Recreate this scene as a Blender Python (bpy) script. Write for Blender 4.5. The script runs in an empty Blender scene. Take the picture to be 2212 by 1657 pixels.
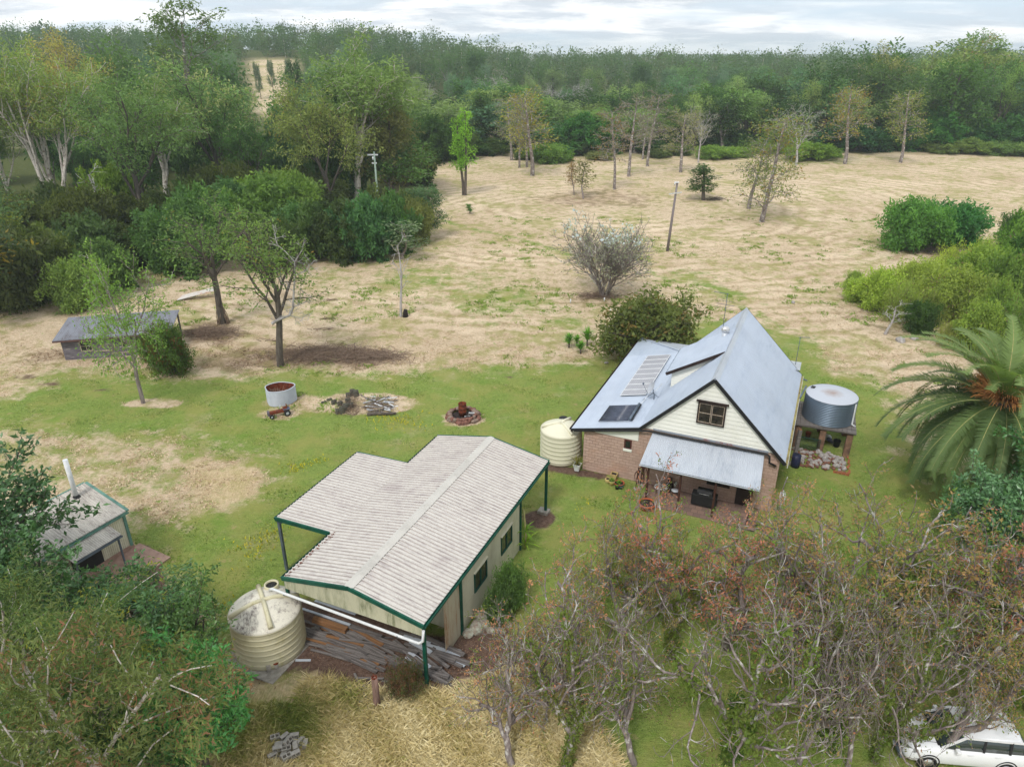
import bpy, bmesh, math, random
import numpy as np
from mathutils import Vector, Matrix, Euler
S = bpy.context.scene
COL = S.collection
R = math.radians
# ------------------------------------------------------------------ camera survey (photo measured on a 2212 x 1657 copy)
FL, CX, CY, PITCH, HC = 1533., 1106., 828.5, R(25.1), 25.4
cP, sP = math.cos(PITCH), math.sin(PITCH)
def at(x, y, z=0.):
    a = (x-CX)/FL; b = (y-CY)/FL
    t = (z-HC)/(-sP-b*cP)
    return (a*t, (cP-b*sP)*t, z)
def top_z(y, Y):
    b = (y-CY)/FL
    return HC + (-sP-b*cP)*Y/(cP-b*sP)
def mpp(Y, z=0.):          # metres per survey pixel at forward distance Y
    return (Y*cP+(HC-z)*sP)/FL
def hill(x, y):
    x = np.asarray(x, float); y = np.asarray(y, float)
    az = x/np.maximum(y, 1.)
    def ss(a, b, v):
        t = np.clip((v-a)/(b-a), 0, 1); return t*t*(3-2*t)
    crest = 9 + 17*(1-ss(-.22, .10, az)) + 4*np.exp(-((az+.28)/.12)**2)*0
    h = crest*ss(235, 520, y)
    h = h + .5*np.sin(x*.03+1)*np.sin(y*.021)*ss(60, 160, y) - .7*np.exp(-(((x-18)/16)**2+((y-134)/11)**2))
    return h
# ------------------------------------------------------------------ object helpers
def link(o, parent=None):
    COL.objects.link(o)
    if parent is not None: o.parent = parent
    return o
def tag(o, label=None, cat=None, group=None, kind=None):
    if label: o['label'] = label
    if cat: o['category'] = cat
    if group: o['group'] = group
    if kind: o['kind'] = kind
    return o
def thing(name, label, cat, loc=(0,0,0), rz=0., group=None):
    o = bpy.data.objects.new(name, None); o.empty_display_size = .3
    link(o); o.location = loc; o.rotation_euler = (0, 0, rz)
    return tag(o, label, cat, group)
def copy_tree(o, parent=None):
    c = o.copy(); link(c, parent)
    for ch in o.children: copy_tree(ch, c)
    return c
class MB:
    def __init__(s): s.v = []; s.f = []; s.sm = []
    def add(s, vs, fs, smooth=False):
        n = len(s.v); s.v += [tuple(map(float, v)) for v in vs]
        s.f += [tuple(i+n for i in f) for f in fs]; s.sm += [smooth]*len(fs); return s
    def box(s, x0, x1, y0, y1, z0, z1, M=None):
        vs = [(x, y, z) for z in (z0, z1) for y in (y0, y1) for x in (x0, x1)]
        if M is not None: vs = [M @ Vector(v) for v in vs]
        return s.add(vs, [(0,2,3,1),(4,5,7,6),(0,1,5,4),(1,3,7,5),(3,2,6,7),(2,0,4,6)])
    def beam(s, p, q, w, h=None, up=(0,0,1)):   # rectangular bar between two points
        h = h or w; p = Vector(p); q = Vector(q); d = (q-p).normalized(); u = Vector(up)
        if abs(d.dot(u)) > .98: u = Vector((0,1,0))
        a = d.cross(u).normalized()*w/2; b = a.cross(d).normalized()*h/2
        vs = [p-a-b, p+a-b, p+a+b, p-a+b, q-a-b, q+a-b, q+a+b, q-a+b]
        return s.add(vs, [(0,1,2,3)[::-1],(4,5,6,7),(0,1,5,4),(1,2,6,5),(2,3,7,6),(3,0,4,7)])
    def tube(s, pts, r, n=8, cap=True, smooth=True):
        pts = [Vector(p) for p in pts]; rs = r if isinstance(r, (list, tuple)) else [r]*len(pts)
        vs = []; d0 = (pts[1]-pts[0]).normalized()
        u = Vector((0,0,1)) if abs(d0.z) < .9 else Vector((1,0,0))
        for i, p in enumerate(pts):
            d = (pts[min(i+1, len(pts)-1)]-pts[max(i-1, 0)]).normalized()
            a = d.cross(u).normalized(); b = d.cross(a)
            vs += [p+(a*math.cos(t)+b*math.sin(t))*rs[i] for t in [2*math.pi*k/n for k in range(n)]]
        fs = [(i*n+k, i*n+(k+1) % n, (i+1)*n+(k+1) % n, (i+1)*n+k) for i in range(len(pts)-1) for k in range(n)]
        s.add(vs, fs, smooth)
        if cap:
            m = len(s.v)-len(vs); s.f += [tuple(m+k for k in range(n))[::-1], tuple(m+len(vs)-n+k for k in range(n))]; s.sm += [False]*2
        return s
    def lathe(s, prof, n=32, c=(0,0), sx=1., sy=1., smooth=True, fn=None):
        vs = []
        for r, z in prof:
            for k in range(n):
                t = 2*math.pi*k/n; rr = r*(fn(t) if fn else 1)
                vs.append((c[0]+rr*math.cos(t)*sx, c[1]+rr*math.sin(t)*sy, z))
        fs = [(i*n+k, i*n+(k+1) % n, (i+1)*n+(k+1) % n, (i+1)*n+k) for i in range(len(prof)-1) for k in range(n)]
        return s.add(vs, fs, smooth)
    def slab(s, ps, t):     # polygon extruded down by t
        n = len(ps); vs = list(ps)+[(p[0], p[1], p[2]-t) for p in ps]
        return s.add(vs, [tuple(range(n)), tuple(range(2*n-1, n-1, -1))]+[(i, i+n, (i+1) % n+n, (i+1) % n) for i in range(n)])
    def ribbed(s, a, b, c, d, pitch, h, kind='sine', t=.03):
        """sheet a-b (eave) d-c (top); ribs run from the a-b edge to the d-c edge; relief along the sheet normal"""
        a, b, c, d = map(Vector, (a, b, c, d)); L = max((b-a).length, (c-d).length); n = max(2, round(L/pitch))
        nrm = (b-a).cross(d-a).normalized()
        if nrm.length == 0: nrm = Vector((0,0,1))
        if nrm.z < -1e-6: nrm = -nrm
        if kind == 'sine': us = [(i/4, (0, 1, 2, 1)[i % 4]/2) for i in range(4*n+1)]
        else:
            us = []
            for i in range(n): us += [(i, 0), (i+.62, 0), (i+.7, 1), (i+.9, 1), (i+.98, 0)]
            us.append((n, 0))
        top = []
        for u, k in us:
            f = u/n; top += [a.lerp(b, f)+nrm*h*k, d.lerp(c, f)+nrm*h*k]
        s.add(top, [(2*i, 2*i+2, 2*i+3, 2*i+1) for i in range(len(us)-1)])
        if t: s.slab([a-nrm*.004, b-nrm*.004, c-nrm*.004, d-nrm*.004], t)
        return s
    def build(s, name, m, parent=None, bevel=0., loc=None, rz=None):
        me = bpy.data.meshes.new(name); me.from_pydata(s.v, [], s.f)
        me.polygons.foreach_set('use_smooth', s.sm); me.validate(); me.update()
        if not isinstance(m, (list, tuple)): m = [m]
        for k in m: me.materials.append(k)
        bm = bmesh.new(); bm.from_mesh(me); bmesh.ops.recalc_face_normals(bm, faces=bm.faces); bm.to_mesh(me); bm.free()
        o = bpy.data.objects.new(name, me); link(o, parent)
        if bevel:
            b = o.modifiers.new('bevel', 'BEVEL'); b.width = bevel; b.segments = 2; b.limit_method = 'ANGLE'
        if loc is not None: o.location = loc
        if rz is not None: o.rotation_euler = (0, 0, rz)
        return o
def npmesh(name, V, F, m, attr=None, smooth=False):
    """V (n,3), F (m,4) quads or (m,3)"""
    me = bpy.data.meshes.new(name); n, k = F.shape
    me.vertices.add(len(V)); me.vertices.foreach_set('co', V.astype(np.float32).ravel())
    me.loops.add(n*k); me.loops.foreach_set('vertex_index', F.astype(np.int32).ravel())
    me.polygons.add(n); me.polygons.foreach_set('loop_start', np.arange(0, n*k, k, dtype=np.int32))
    me.polygons.foreach_set('use_smooth', np.full(n, smooth))
    me.update(calc_edges=True)
    if attr is not None:
        for an, av in attr.items():
            if av.ndim == 1:
                at_ = me.attributes.new(an, 'FLOAT', 'FACE' if len(av) == n else 'POINT'); at_.data.foreach_set('value', av.astype(np.float32))
            else:
                at_ = me.attributes.new(an, 'FLOAT_COLOR', 'POINT'); at_.data.foreach_set('color', av.astype(np.float32).ravel())
    me.materials.append(m)
    return me
# ------------------------------------------------------------------ materials
def lin(c):
    return tuple(((v/255/12.92) if v/255 <= .04045 else ((v/255+.055)/1.055)**2.4) for v in c)
class NT:
    def __init__(s, name):
        s.m = bpy.data.materials.new(name); s.m.use_nodes = True; s.t = s.m.node_tree; s.t.nodes.clear()
        s.out = s.t.nodes.new('ShaderNodeOutputMaterial')
    def n(s, typ, ins=None, **kw):
        nd = s.t.nodes.new('ShaderNode'+typ)
        for k, v in kw.items(): setattr(nd, k, v)
        for k, v in (ins or {}).items():
            if hasattr(v, 'is_output') or isinstance(v, bpy.types.NodeSocket): s.t.links.new(v, nd.inputs[k])
            else: nd.inputs[k].default_value = v
        return nd
    def mix(s, f, a, b, mode='MIX'):
        nd = s.t.nodes.new('ShaderNodeMix'); nd.data_type = 'RGBA'; nd.blend_type = mode; nd.clamp_factor = True
        for i, v in ((0, f), (6, a), (7, b)):
            if isinstance(v, bpy.types.NodeSocket): s.t.links.new(v, nd.inputs[i])
            else: nd.inputs[i].default_value = v if i == 0 else (tuple(v)+(1,))[:4]
        return nd.outputs[2]
    def math(s, op, a, b=0., clamp=False):
        nd = s.t.nodes.new('ShaderNodeMath'); nd.operation = op; nd.use_clamp = clamp
        for i, v in enumerate((a, b)):
            if isinstance(v, bpy.types.NodeSocket): s.t.links.new(v, nd.inputs[i])
            else: nd.inputs[i].default_value = v
        return nd.outputs[0]
    def ramp(s, f, lo, hi):
        nd = s.n('MapRange', {0: f, 1: lo, 2: hi, 3: 0., 4: 1.}); nd.clamp = True; return nd.outputs[0]
    def pos(s, kind='Object', scale=(1,1,1), rot=(0,0,0)):
        tc = s.n('TexCoord'); mp = s.n('Mapping', {'Vector': tc.outputs[kind], 'Scale': scale, 'Rotation': rot}); return mp.outputs[0]
    def noise(s, vec, scale, detail=4., rough=.6, dist=0.):
        return s.n('TexNoise', {'Vector': vec, 'Scale': scale, 'Detail': detail, 'Roughness': rough, 'Distortion': dist}).outputs[0]
    def bsdf(s, col, rough=.8, metal=0., bump=None, bstr=.3, bdist=.02, spec=.3):
        p = s.n('BsdfPrincipled', {'Roughness': rough, 'Metallic': metal, 'Specular IOR Level': spec})
        if isinstance(col, bpy.types.NodeSocket): s.t.links.new(col, p.inputs['Base Color'])
        else: p.inputs['Base Color'].default_value = (tuple(col)+(1,))[:4]
        if bump is not None:
            b = s.n('Bump', {'Height': bump, 'Strength': bstr, 'Distance': bdist}); s.t.links.new(b.outputs[0], p.inputs['Normal'])
        s.t.links.new(p.outputs[0], s.out.inputs[0]); return p
def m_plain(name, c1, c2=None, scale=3., rough=.7, metal=0., bump=.2, spec=.3, stretch=(1,1,1), fine=40.):
    n = NT(name); v = n.pos(scale=stretch); c2 = c2 or tuple(k*.75 for k in c1)
    f = n.noise(v, scale); g = n.noise(v, fine, 2.)
    c = n.mix(n.ramp(f, .35, .65), c1, c2); c = n.mix(n.math('MULTIPLY', n.ramp(g, .4, .7), .35), c, tuple(k*.7 for k in c2))
    n.bsdf(c, rough, metal, bump=g, bstr=bump, spec=spec); return n.m
def m_stain(name, base, dirt, scale=(1,1,1), amount=(.5, .75), rough=.6, metal=0., spec=.4, grime=None, fine=9.):
    """painted or galvanised sheet with stretched dirt"""
    n = NT(name); v = n.pos(scale=scale); a = n.noise(v, 1.2, 6., .65); b = n.noise(n.pos(scale=tuple(3*k for k in scale)), 2.4, 5., .7)
    c = n.mix(n.ramp(n.noise(n.pos(), .5, 3.), .3, .7), base, tuple(k*.88 for k in base))
    m = n.ramp(a, *amount); c = n.mix(n.math('MULTIPLY', m, n.ramp(b, .35, .65)), c, dirt)
    if grime: c = n.mix(n.math('MULTIPLY', n.ramp(n.noise(n.pos(), fine, 4., .7), .55, .7), .8), c, grime)
    n.bsdf(c, rough, metal, bump=b, bstr=.08, spec=spec); return n.m
M = {}
def m_leaf(name, rough=.55, spec=.25, trans=.42, hue=(1.2, 1.14, .72)):
    n = NT(name); oi = n.n('ObjectInfo'); v = n.n('Attribute', attribute_name='v').outputs['Fac']
    w = n.n('Attribute', attribute_name='w').outputs['Fac']
    base = oi.outputs['Color']
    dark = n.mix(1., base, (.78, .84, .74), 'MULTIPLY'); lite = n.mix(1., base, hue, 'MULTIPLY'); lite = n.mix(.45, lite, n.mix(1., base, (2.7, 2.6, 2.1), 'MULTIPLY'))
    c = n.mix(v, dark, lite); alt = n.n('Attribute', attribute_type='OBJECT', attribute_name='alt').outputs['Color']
    c = n.mix(n.math('GREATER_THAN', w, n.n('Attribute', attribute_type='OBJECT', attribute_name='altcut').outputs['Fac']), c, n.mix(v, n.mix(.5, alt, dark), alt))
    rr = n.math('MULTIPLY', oi.outputs['Random'], .5); c = n.mix(rr, c, n.mix(1., c, (1.25, 1.12, .8), 'MULTIPLY'))
    p = n.n('BsdfPrincipled', {'Base Color': c, 'Roughness': rough, 'Specular IOR Level': spec})
    tr = n.n('BsdfTranslucent', {'Color': n.mix(1., c, (1.1, 1.2, .6), 'MULTIPLY')})
    mx = n.n('MixShader', {0: trans, 1: p.outputs[0], 2: tr.outputs[0]}); n.t.links.new(mx.outputs[0], n.out.inputs[0]); return n.m
def m_bark(name, c1, c2, patch=None):
    n = NT(name); v = n.pos(scale=(1,1,.25)); f = n.noise(v, 6., 6., .7); c = n.mix(n.ramp(f, .35, .65), c1, c2)
    if patch: c = n.mix(n.ramp(n.noise(n.pos(), 2.5, 4.), .55, .62), c, patch)
    n.bsdf(c, .9, bump=f, bstr=.5, bdist=.03, spec=.15); return n.m
M['leaf'] = m_leaf('leaf'); M['leaf_gloss'] = m_leaf('leaf_gloss', .35, .5, .2)
M['bark_pale'] = m_bark('bark_pale', lin((214,206,198)), lin((176,168,160)), lin((140,128,118)))
M['bark_dark'] = m_bark('bark_dark', lin((108,100,92)), lin((72,66,60)))
M['bark_grey'] = m_bark('bark_grey', lin((152,142,138)), lin((100,90,86)), lin((184,182,176)))
M['bark_white'] = m_bark('bark_white', lin((190,186,184)), lin((140,134,132)))
M['cream_steel'] = m_stain('cream_steel', lin((214,210,188)), lin((150,142,112)), (.4,.4,.15), (.45,.75))
def m_shedroof():
    n = NT('white_roof'); P = n.pos(); sp = n.n('SeparateXYZ', {0: P}); f = n.math('FRACT', n.math('DIVIDE', sp.outputs[1], .24))
    pan = n.math('MULTIPLY', n.ramp(f, .50, .60), n.ramp(f, .72, .66)); side = n.ramp(f, .93, 1.0)
    a = n.noise(n.pos(scale=(.3,1.4,1)), 1.1, 6., .65); b = n.noise(n.pos(scale=(.6,5,1)), 2.2, 5., .7); blot = n.noise(P, .55, 5., .65); g = n.noise(P, 9., 4., .75)
    c = n.mix(n.ramp(g, .35, .7), lin((206,202,194)), lin((188,182,176))); c = n.mix(n.math('MULTIPLY', n.math('ADD', pan, side, True), n.math('ADD', .12, n.math('MULTIPLY', a, .85))), c, lin((140,128,124)))
    c = n.mix(n.math('MULTIPLY', n.ramp(b, .50, .68), .65), c, lin((136,124,124))); c = n.mix(n.math('MULTIPLY', n.ramp(blot, .55, .72), .5), c, lin((150,138,138)))
    n.bsdf(c, .75, bump=g, bstr=.08, spec=.15); return n.m
M['white_roof'] = m_shedroof()
M['zinc_roof'] = m_stain('zinc_roof', lin((180,190,204)), lin((152,164,182)), (1,.2,1), (.45,.7), rough=.42, metal=.0, spec=.5)
M['zinc_old'] = m_stain('zinc_old', lin((150,158,172)), lin((112,112,120)), (2,.3,1), (.42,.66), rough=.5, metal=.3)
M['ver_roof'] = m_stain('ver_roof', lin((188,194,202)), lin((140,150,164)), (2,.3,1), (.5,.75), rough=.45, metal=.1)
M['green_paint'] = m_plain('green_paint', lin((20,92,72)), lin((14,66,54)), 2., .5, bump=.05)
M['grey_steel'] = m_plain('grey_steel', lin((110,122,136)), lin((84,94,106)), 2., .5, .3, bump=.05)
M['black'] = m_plain('black', (.012,.012,.014), (.02,.02,.02), 5., .6)
M['dark_brown'] = m_plain('dark_brown', lin((56,42,38)), lin((38,28,26)), 3., .6)
M['white_paint'] = m_plain('white_paint', lin((226,228,228)), lin((205,208,210)), 3., .4, bump=.03)
M['cream_board'] = m_stain('cream_board', lin((236,236,226)), lin((210,208,190)), (.3,.3,.3), (.5,.8), rough=.6)
M['rust'] = m_plain('rust', lin((128,62,36)), lin((84,40,28)), 4., .9)
M['stone'] = m_plain('stone', lin((150,132,118)), lin((108,88,78)), 5., .9, bump=.6)
M['pale_stone'] = m_plain('pale_stone', lin((176,170,164)), lin((130,124,120)), 5., .9, bump=.6)
M['red_stone'] = m_plain('red_stone', lin((140,98,84)), lin((96,66,58)), 5., .9, bump=.6)
M['conc'] = m_plain('conc', lin((176,170,160)), lin((140,134,126)), 4., .9, bump=.5)
M['brick'] = m_plain('brick', lin((170,104,66)), lin((130,80,56)), 6., .9, bump=.5)
M['timber_grey'] = m_plain('timber_grey', lin((132,126,122)), lin((86,80,78)), 2.5, .9, bump=.6, stretch=(.3,4,4))
M['timber_brown'] = m_plain('timber_brown', lin((150,108,70)), lin((110,80,56)), 2.5, .9, bump=.6, stretch=(.3,4,4))
M['dry_twig'] = m_plain('dry_twig', lin((150,130,112)), lin((108,88,74)), 5., .9)
M['terracotta'] = m_plain('terracotta', lin((188,100,62)), lin((150,80,52)), 5., .8)
M['glass'] = NT('glass_dark'); M['glass'].bsdf((.015,.018,.02), .08, spec=.6); M['glass'] = M['glass'].m
M['poly_cream'] = m_stain('poly_cream', lin((204,197,166)), lin((160,152,112)), (.6,.6,.25), (.5,.72), rough=.55, grime=lin((176,166,120)), fine=2.2)
M['poly_clean'] = m_stain('poly_clean', lin((218,214,190)), lin((198,194,166)), (.5,.5,.3), (.5,.8), rough=.5)
M['poly_top'] = m_stain('poly_top', lin((214,208,192)), lin((92,80,78)), (1.4,.7,1), (.5,.6), rough=.6, grime=lin((130,118,110)), fine=3.2)
M['tank_zinc'] = m_stain('tank_zinc', lin((112,128,144)), lin((86,98,110)), (1,1,.2), (.5,.75), rough=.45, metal=.5)
def m_tanktop():
    n = NT('tank_lid'); v = n.pos(); d = n.n('VectorMath', {0: v, 1: (1,1,0)}, operation='MULTIPLY'); l = n.n('VectorMath', {0: d.outputs[0]}, operation='LENGTH').outputs['Value']
    nz = n.noise(v, 3., 5., .7); f = n.ramp(n.math('ADD', l, n.math('MULTIPLY', nz, .9)), 1.25, .55)
    c = n.mix(n.math('MULTIPLY', f, .75), lin((186,190,198)), lin((150,122,104))); n.bsdf(c, .5, .2, spec=.4); return n.m
M['tank_lid'] = m_tanktop()
def m_block():
    n = NT('split_block'); v = n.pos(rot=(R(90),0,0)); 
    tc = n.n('TexCoord'); sp = n.n('SeparateXYZ', {0: tc.outputs['Object']}); cx = n.n('CombineXYZ', {0: n.math('ADD', sp.outputs[0], sp.outputs[1]), 1: sp.outputs[2]})
    b = n.n('TexBrick', {'Vector': cx.outputs[0], 'Color1': lin((200,172,158))+(1,), 'Color2': lin((186,158,144))+(1,), 'Mortar': lin((172,144,130))+(1,), 'Scale': 1., 'Mortar Size': .012, 'Mortar Smooth': .3, 'Bias': -.1, 'Brick Width': .42, 'Row Height': .21})
    g = n.noise(tc.outputs['Object'], 14., 5., .75); c = n.mix(n.ramp(g, .3, .7), n.mix(1., b.outputs[0], (.8,.78,.76), 'MULTIPLY'), b.outputs[0])
    c = n.mix(n.ramp(n.noise(tc.outputs['Object'], .8, 3.), .5, .75), c, lin((186,150,130)))
    h = n.math('SUBTRACT', g, n.math('MULTIPLY', b.outputs[1], 1.5)); n.bsdf(c, .95, bump=h, bstr=.8, bdist=.04, spec=.1); return n.m
M['block'] = m_block()
def m_pv():
    n = NT('pv_cells'); tc = n.n('TexCoord'); sp = n.n('SeparateXYZ', {0: tc.outputs['Object']}); cx = n.n('CombineXYZ', {0: sp.outputs[0], 1: sp.outputs[1]})
    b = n.n('TexBrick', {'Vector': cx.outputs[0], 'Color1': lin((150,150,156))+(1,), 'Color2': lin((140,140,146))+(1,), 'Mortar': lin((178,178,182))+(1,), 'Scale': 1., 'Mortar Size': .012, 'Brick Width': .158, 'Row Height': .158}, offset=0.)
    n.bsdf(b.outputs[0], .3, spec=.6); return n.m
M['pv'] = m_pv()
def m_timberwall():
    n = NT('weathered_boards'); v = n.pos(scale=(.4,.4,5)); f = n.noise(v, 3., 6., .7); c = n.mix(n.ramp(f, .35, .65), lin((126,122,128)), lin((78,72,76)))
    c = n.mix(n.ramp(n.noise(n.pos(scale=(.5,.5,4)), 2., 3.), .6, .68), c, lin((160,152,146))); n.bsdf(c, .95, bump=f, bstr=.4, spec=.1); return n.m
M['old_boards'] = m_timberwall()
# ------------------------------------------------------------------ plants
def unit(v): return v/np.maximum(np.linalg.norm(v, axis=-1, keepdims=True), 1e-9)
def rot_from(d, ang, az):
    u = np.array([0,0,1.]) if abs(d[2]) < .95 else np.array([1.,0,0])
    a = unit(np.cross(d, u)); b = np.cross(d, a)
    return unit(d*math.cos(ang)+(a*math.cos(az)+b*math.sin(az))*math.sin(ang))
def skeleton(seed, L, lean=0., base=(0,0,0), stems=1, spread=.3):
    """L: per level dict(n,len,ang,t0,seg,wob,up,cone,r). returns polylines [(pts, radii, level)] and tips (pos, dir)"""
    rg = np.random.default_rng(seed); out = []; tips = []
    def rec(l, p, d, ln, r):
        s = L[l]; k = s.get('seg', 4); pts = [p]; ds = [d]
        for i in range(k):
            d = unit(d+rg.normal(0, s.get('wob', .1), 3)+np.array([0,0,s.get('up', 0.)])); p = p+d*ln/k; pts.append(p); ds.append(d)
        tp = s.get('taper', .55); rs = [r*(1-(1-tp)*i/k) for i in range(k+1)]
        out.append((np.array(pts), rs, l))
        if l == len(L)-1:
            for i in range(1, k+1): tips.append((pts[i], ds[i], l))
            return
        c = L[l+1]; n = c['n']; n = max(1, int(round(n*(.8+.4*rg.random())))) if l else n
        az0 = rg.random()*6.28
        for i in range(n):
            t = c.get('t0', .5)+(1-c.get('t0', .5))*((i+rg.random()*.8)/n); t = min(t, 1.)
            j = min(int(t*k), k-1); f = t*k-j; q = pts[j]*(1-f)+pts[j+1]*f
            ang = math.radians(c.get('ang', 35)*(.7+.6*rg.random())); ang *= (1.-.35*t if c.get('tipup') else 1.)
            dd = rot_from(ds[min(j+1, k)], ang, az0+2.4*i+rg.random()*.7)
            m = (1-c.get('cone', 0.)*(t-c.get('t0', .5))/max(1-c.get('t0', .5), .01))*(.75+.5*rg.random())
            rr = r*(1-(1-tp)*t)*c.get('r', .6)
            rec(l+1, q, dd, c['len']*m, rr)
    for q in range(stems):
        az = 6.28*q/stems+rg.random(); d = unit(np.array([spread*math.cos(az)*(stems > 1)+lean, spread*math.sin(az)*(stems > 1), 1.]))
        rec(0, np.array(base, float)+np.array([math.cos(az), math.sin(az), 0])*.15*(stems > 1), d, L[0]['len']*(.85+.3*rg.random() if stems > 1 else 1), L[0]['r'])
    return out, tips
def tube_arrays(polys, sides=(8,6,5,4,3,3), rmin=.01):
    V = []; F = []; n0 = 0
    for pts, rs, l in polys:
        n = sides[min(l, len(sides)-1)]; k = len(pts); d = np.gradient(pts, axis=0); d = unit(d)
        u = np.array([.31,.12,.94]); a = unit(np.cross(d, u)+1e-6); b = np.cross(d, a); t = np.arange(n)*2*math.pi/n
        r = np.maximum(np.array(rs), rmin)[:, None, None]
        ring = pts[:, None, :]+(a[:, None, :]*np.cos(t)[None, :, None]+b[:, None, :]*np.sin(t)[None, :, None])*r
        V.append(ring.reshape(-1, 3)); i, j = np.meshgrid(np.arange(k-1), np.arange(n), indexing='ij'); j2 = (j+1) % n
        F.append((np.stack([i*n+j, i*n+j2, (i+1)*n+j2, (i+1)*n+j], -1).reshape(-1, 4))+n0); n0 += k*n
    return np.concatenate(V), np.concatenate(F)
def leaf_arrays(seed, tips, n, spread, size, aspect=.4, droop=0., flat=0., out=0., szvar=.35, wfix=None):
    """diamond leaves scattered round every tip"""
    rg = np.random.default_rng(seed); P = np.array([t[0] for t in tips]); D = np.array([t[1] for t in tips]); A = len(P)
    if np.isscalar(spread): spread = (spread,)*3
    c = np.repeat(np.arange(A), n); N = len(c)
    cl = rg.random(A)
    off = rg.normal(0, 1, (N, 3)); off = off/np.maximum(1, np.linalg.norm(off, axis=1, keepdims=True)/1.5)*np.array(spread)
    b = P[c]+off; d = unit(rg.normal(0, 1, (N, 3))+D[c]*.4+off/(np.linalg.norm(off, axis=1, keepdims=True)+1e-6)*out+np.array([0,0,-droop]))
    if flat: d[:, 2] *= (1-flat); d = unit(d)
    s = unit(np.cross(d, unit(rg.normal(0, 1, (N, 3))+np.array([0,0,2.*flat])))); up = np.cross(s, d)
    L = size*(1+szvar*rg.normal(0, 1, N))[:, None].clip(.3, 2); W = L*aspect*.5
    V = np.stack([b, b+d*L*.45+s*W+up*L*.06, b+d*L, b+d*L*.45-s*W+up*L*.06], 1).reshape(-1, 3)
    F = np.arange(4*N).reshape(N, 4); v = (.6*cl[c]+.4*rg.random(N)); w = (.7*rg.random(A)[c]+.3*rg.random(N))
    if wfix is not None: w = w*0+wfix
    return V, F, v, w
class Kind: pass
KINDS = {}
def make_kind(key, seed, L, bark, leaves, lmat='leaf', stems=1, spread=.3, lean=0., rmin=.01, sides=(8,6,5,4,3,3), extra=None, tipfilter=None, trunkname='trunk', crownname='crown', woodlv=None):
    polys, tips = skeleton(seed, L, lean, stems=stems, spread=spread)
    if extra: tips = tips+extra(polys, np.random.default_rng(seed+9))
    if tipfilter: tips = [t for t in tips if tipfilter(t)]
    V, F = tube_arrays([p for p in polys if woodlv is None or p[2] <= woodlv], sides, rmin)
    k = Kind(); k.trunk = npmesh(trunkname, V, F, M[bark], smooth=True)
    allV = [V]; ls = []
    for i, lf in enumerate(leaves):
        ls.append(leaf_arrays(seed*7+i, [t for t in tips if not lf.get('pick') or lf['pick'](t)], **{a: b for a, b in lf.items() if a != 'pick'}))
    if ls:
        n0 = 0; vs = []; fs = []
        for l in ls: vs.append(l[0]); fs.append(l[1]+n0); n0 += len(l[0])
        LV = np.concatenate(vs); k.crown = npmesh(crownname, LV, np.concatenate(fs), M[lmat], {'v': np.concatenate([l[2] for l in ls]), 'w': np.concatenate([l[3] for l in ls])}); allV.append(LV)
    else: k.crown = None
    A = np.concatenate(allV); k.h = float(np.percentile(A[:, 2], 99.7)); c = A[:, :2]
    k.w = float(np.percentile(c[:, 0], 98)-np.percentile(c[:, 0], 2)); k.w2 = float(np.percentile(c[:, 1], 98)-np.percentile(c[:, 1], 2)); k.w = (k.w+k.w2)/2
    k.names = (trunkname, crownname); KINDS[key] = k; return k
RG = random.Random(5)
def plant(key, name, label, x, y, h, w=None, col=(120,130,70), alt=None, altcut=2., rz=None, group=None, cat='tree', z=None, tilt=(0,0)):
    k = KINDS[key]; sz = h/k.h; sx = (w/k.w) if w else sz
    o = thing(name, label, cat, (x, y, float(hill(x, y)) if z is None else z), RG.random()*6.28 if rz is None else rz, group)
    if not key.startswith('crook') and col[0] > 78: col = (col[0]*.93, col[1], min(255, col[2]*1.16+4)); alt = alt and (alt[0]*.95, alt[1], alt[2]*1.1)
    if key.startswith('gum') and w: sx *= .84
    if key.startswith('gum') or key == 'airy': col = tuple(min(230, q*1.13) for q in col)
    o.rotation_euler[0] = tilt[0]; o.rotation_euler[1] = tilt[1]
    for me, nm in ((k.trunk, k.names[0]), (k.crown, k.names[1])):
        if me is None: continue
        c = bpy.data.objects.new(nm, me); link(c, o); c.scale = (sx, sx, sz)
        c.color = lin(col)+(1,); c['alt'] = list(lin(alt or col))+[1.]; c['altcut'] = float(altcut if alt else 2.)
    return o
E = lambda **k: k
# tall gum: bare forked pale limbs, rounded drooping clumps
def gum(key, seed, bark, base=.42, stems=1, wide=1., dens=1., lf=.42, zmin=0.):
    make_kind(key, seed, [E(len=10*base/.42, r=.42, seg=5, wob=.05, up=.05), E(n=5, len=9.5, ang=21*wide, t0=.4, seg=6, wob=.09, up=.07, r=.62), E(n=5, len=4.2, ang=36, t0=.35, seg=3, wob=.14, up=.03, r=.5), E(n=5, len=2.3, ang=42, t0=.35, seg=3, wob=.18, up=.0, r=.45)],
        bark, [E(n=int(26*dens), spread=(.72,.72,.62), size=lf, aspect=.34, droop=.7)], stems=stems, spread=.22, rmin=.03, tipfilter=lambda t: t[0][2] > zmin)
gum('gum_a', 11, 'bark_pale', zmin=11., wide=.9); gum('gum_b', 12, 'bark_pale', base=.5, wide=.7, stems=3, dens=.8, zmin=12.5); gum('gum_c', 13, 'bark_dark', wide=1.25); gum('gum_d', 14, 'bark_dark', base=.3, wide=1.1)
gum('gum_e', 15, 'bark_grey', base=.55, wide=.9, dens=.7)
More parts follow.
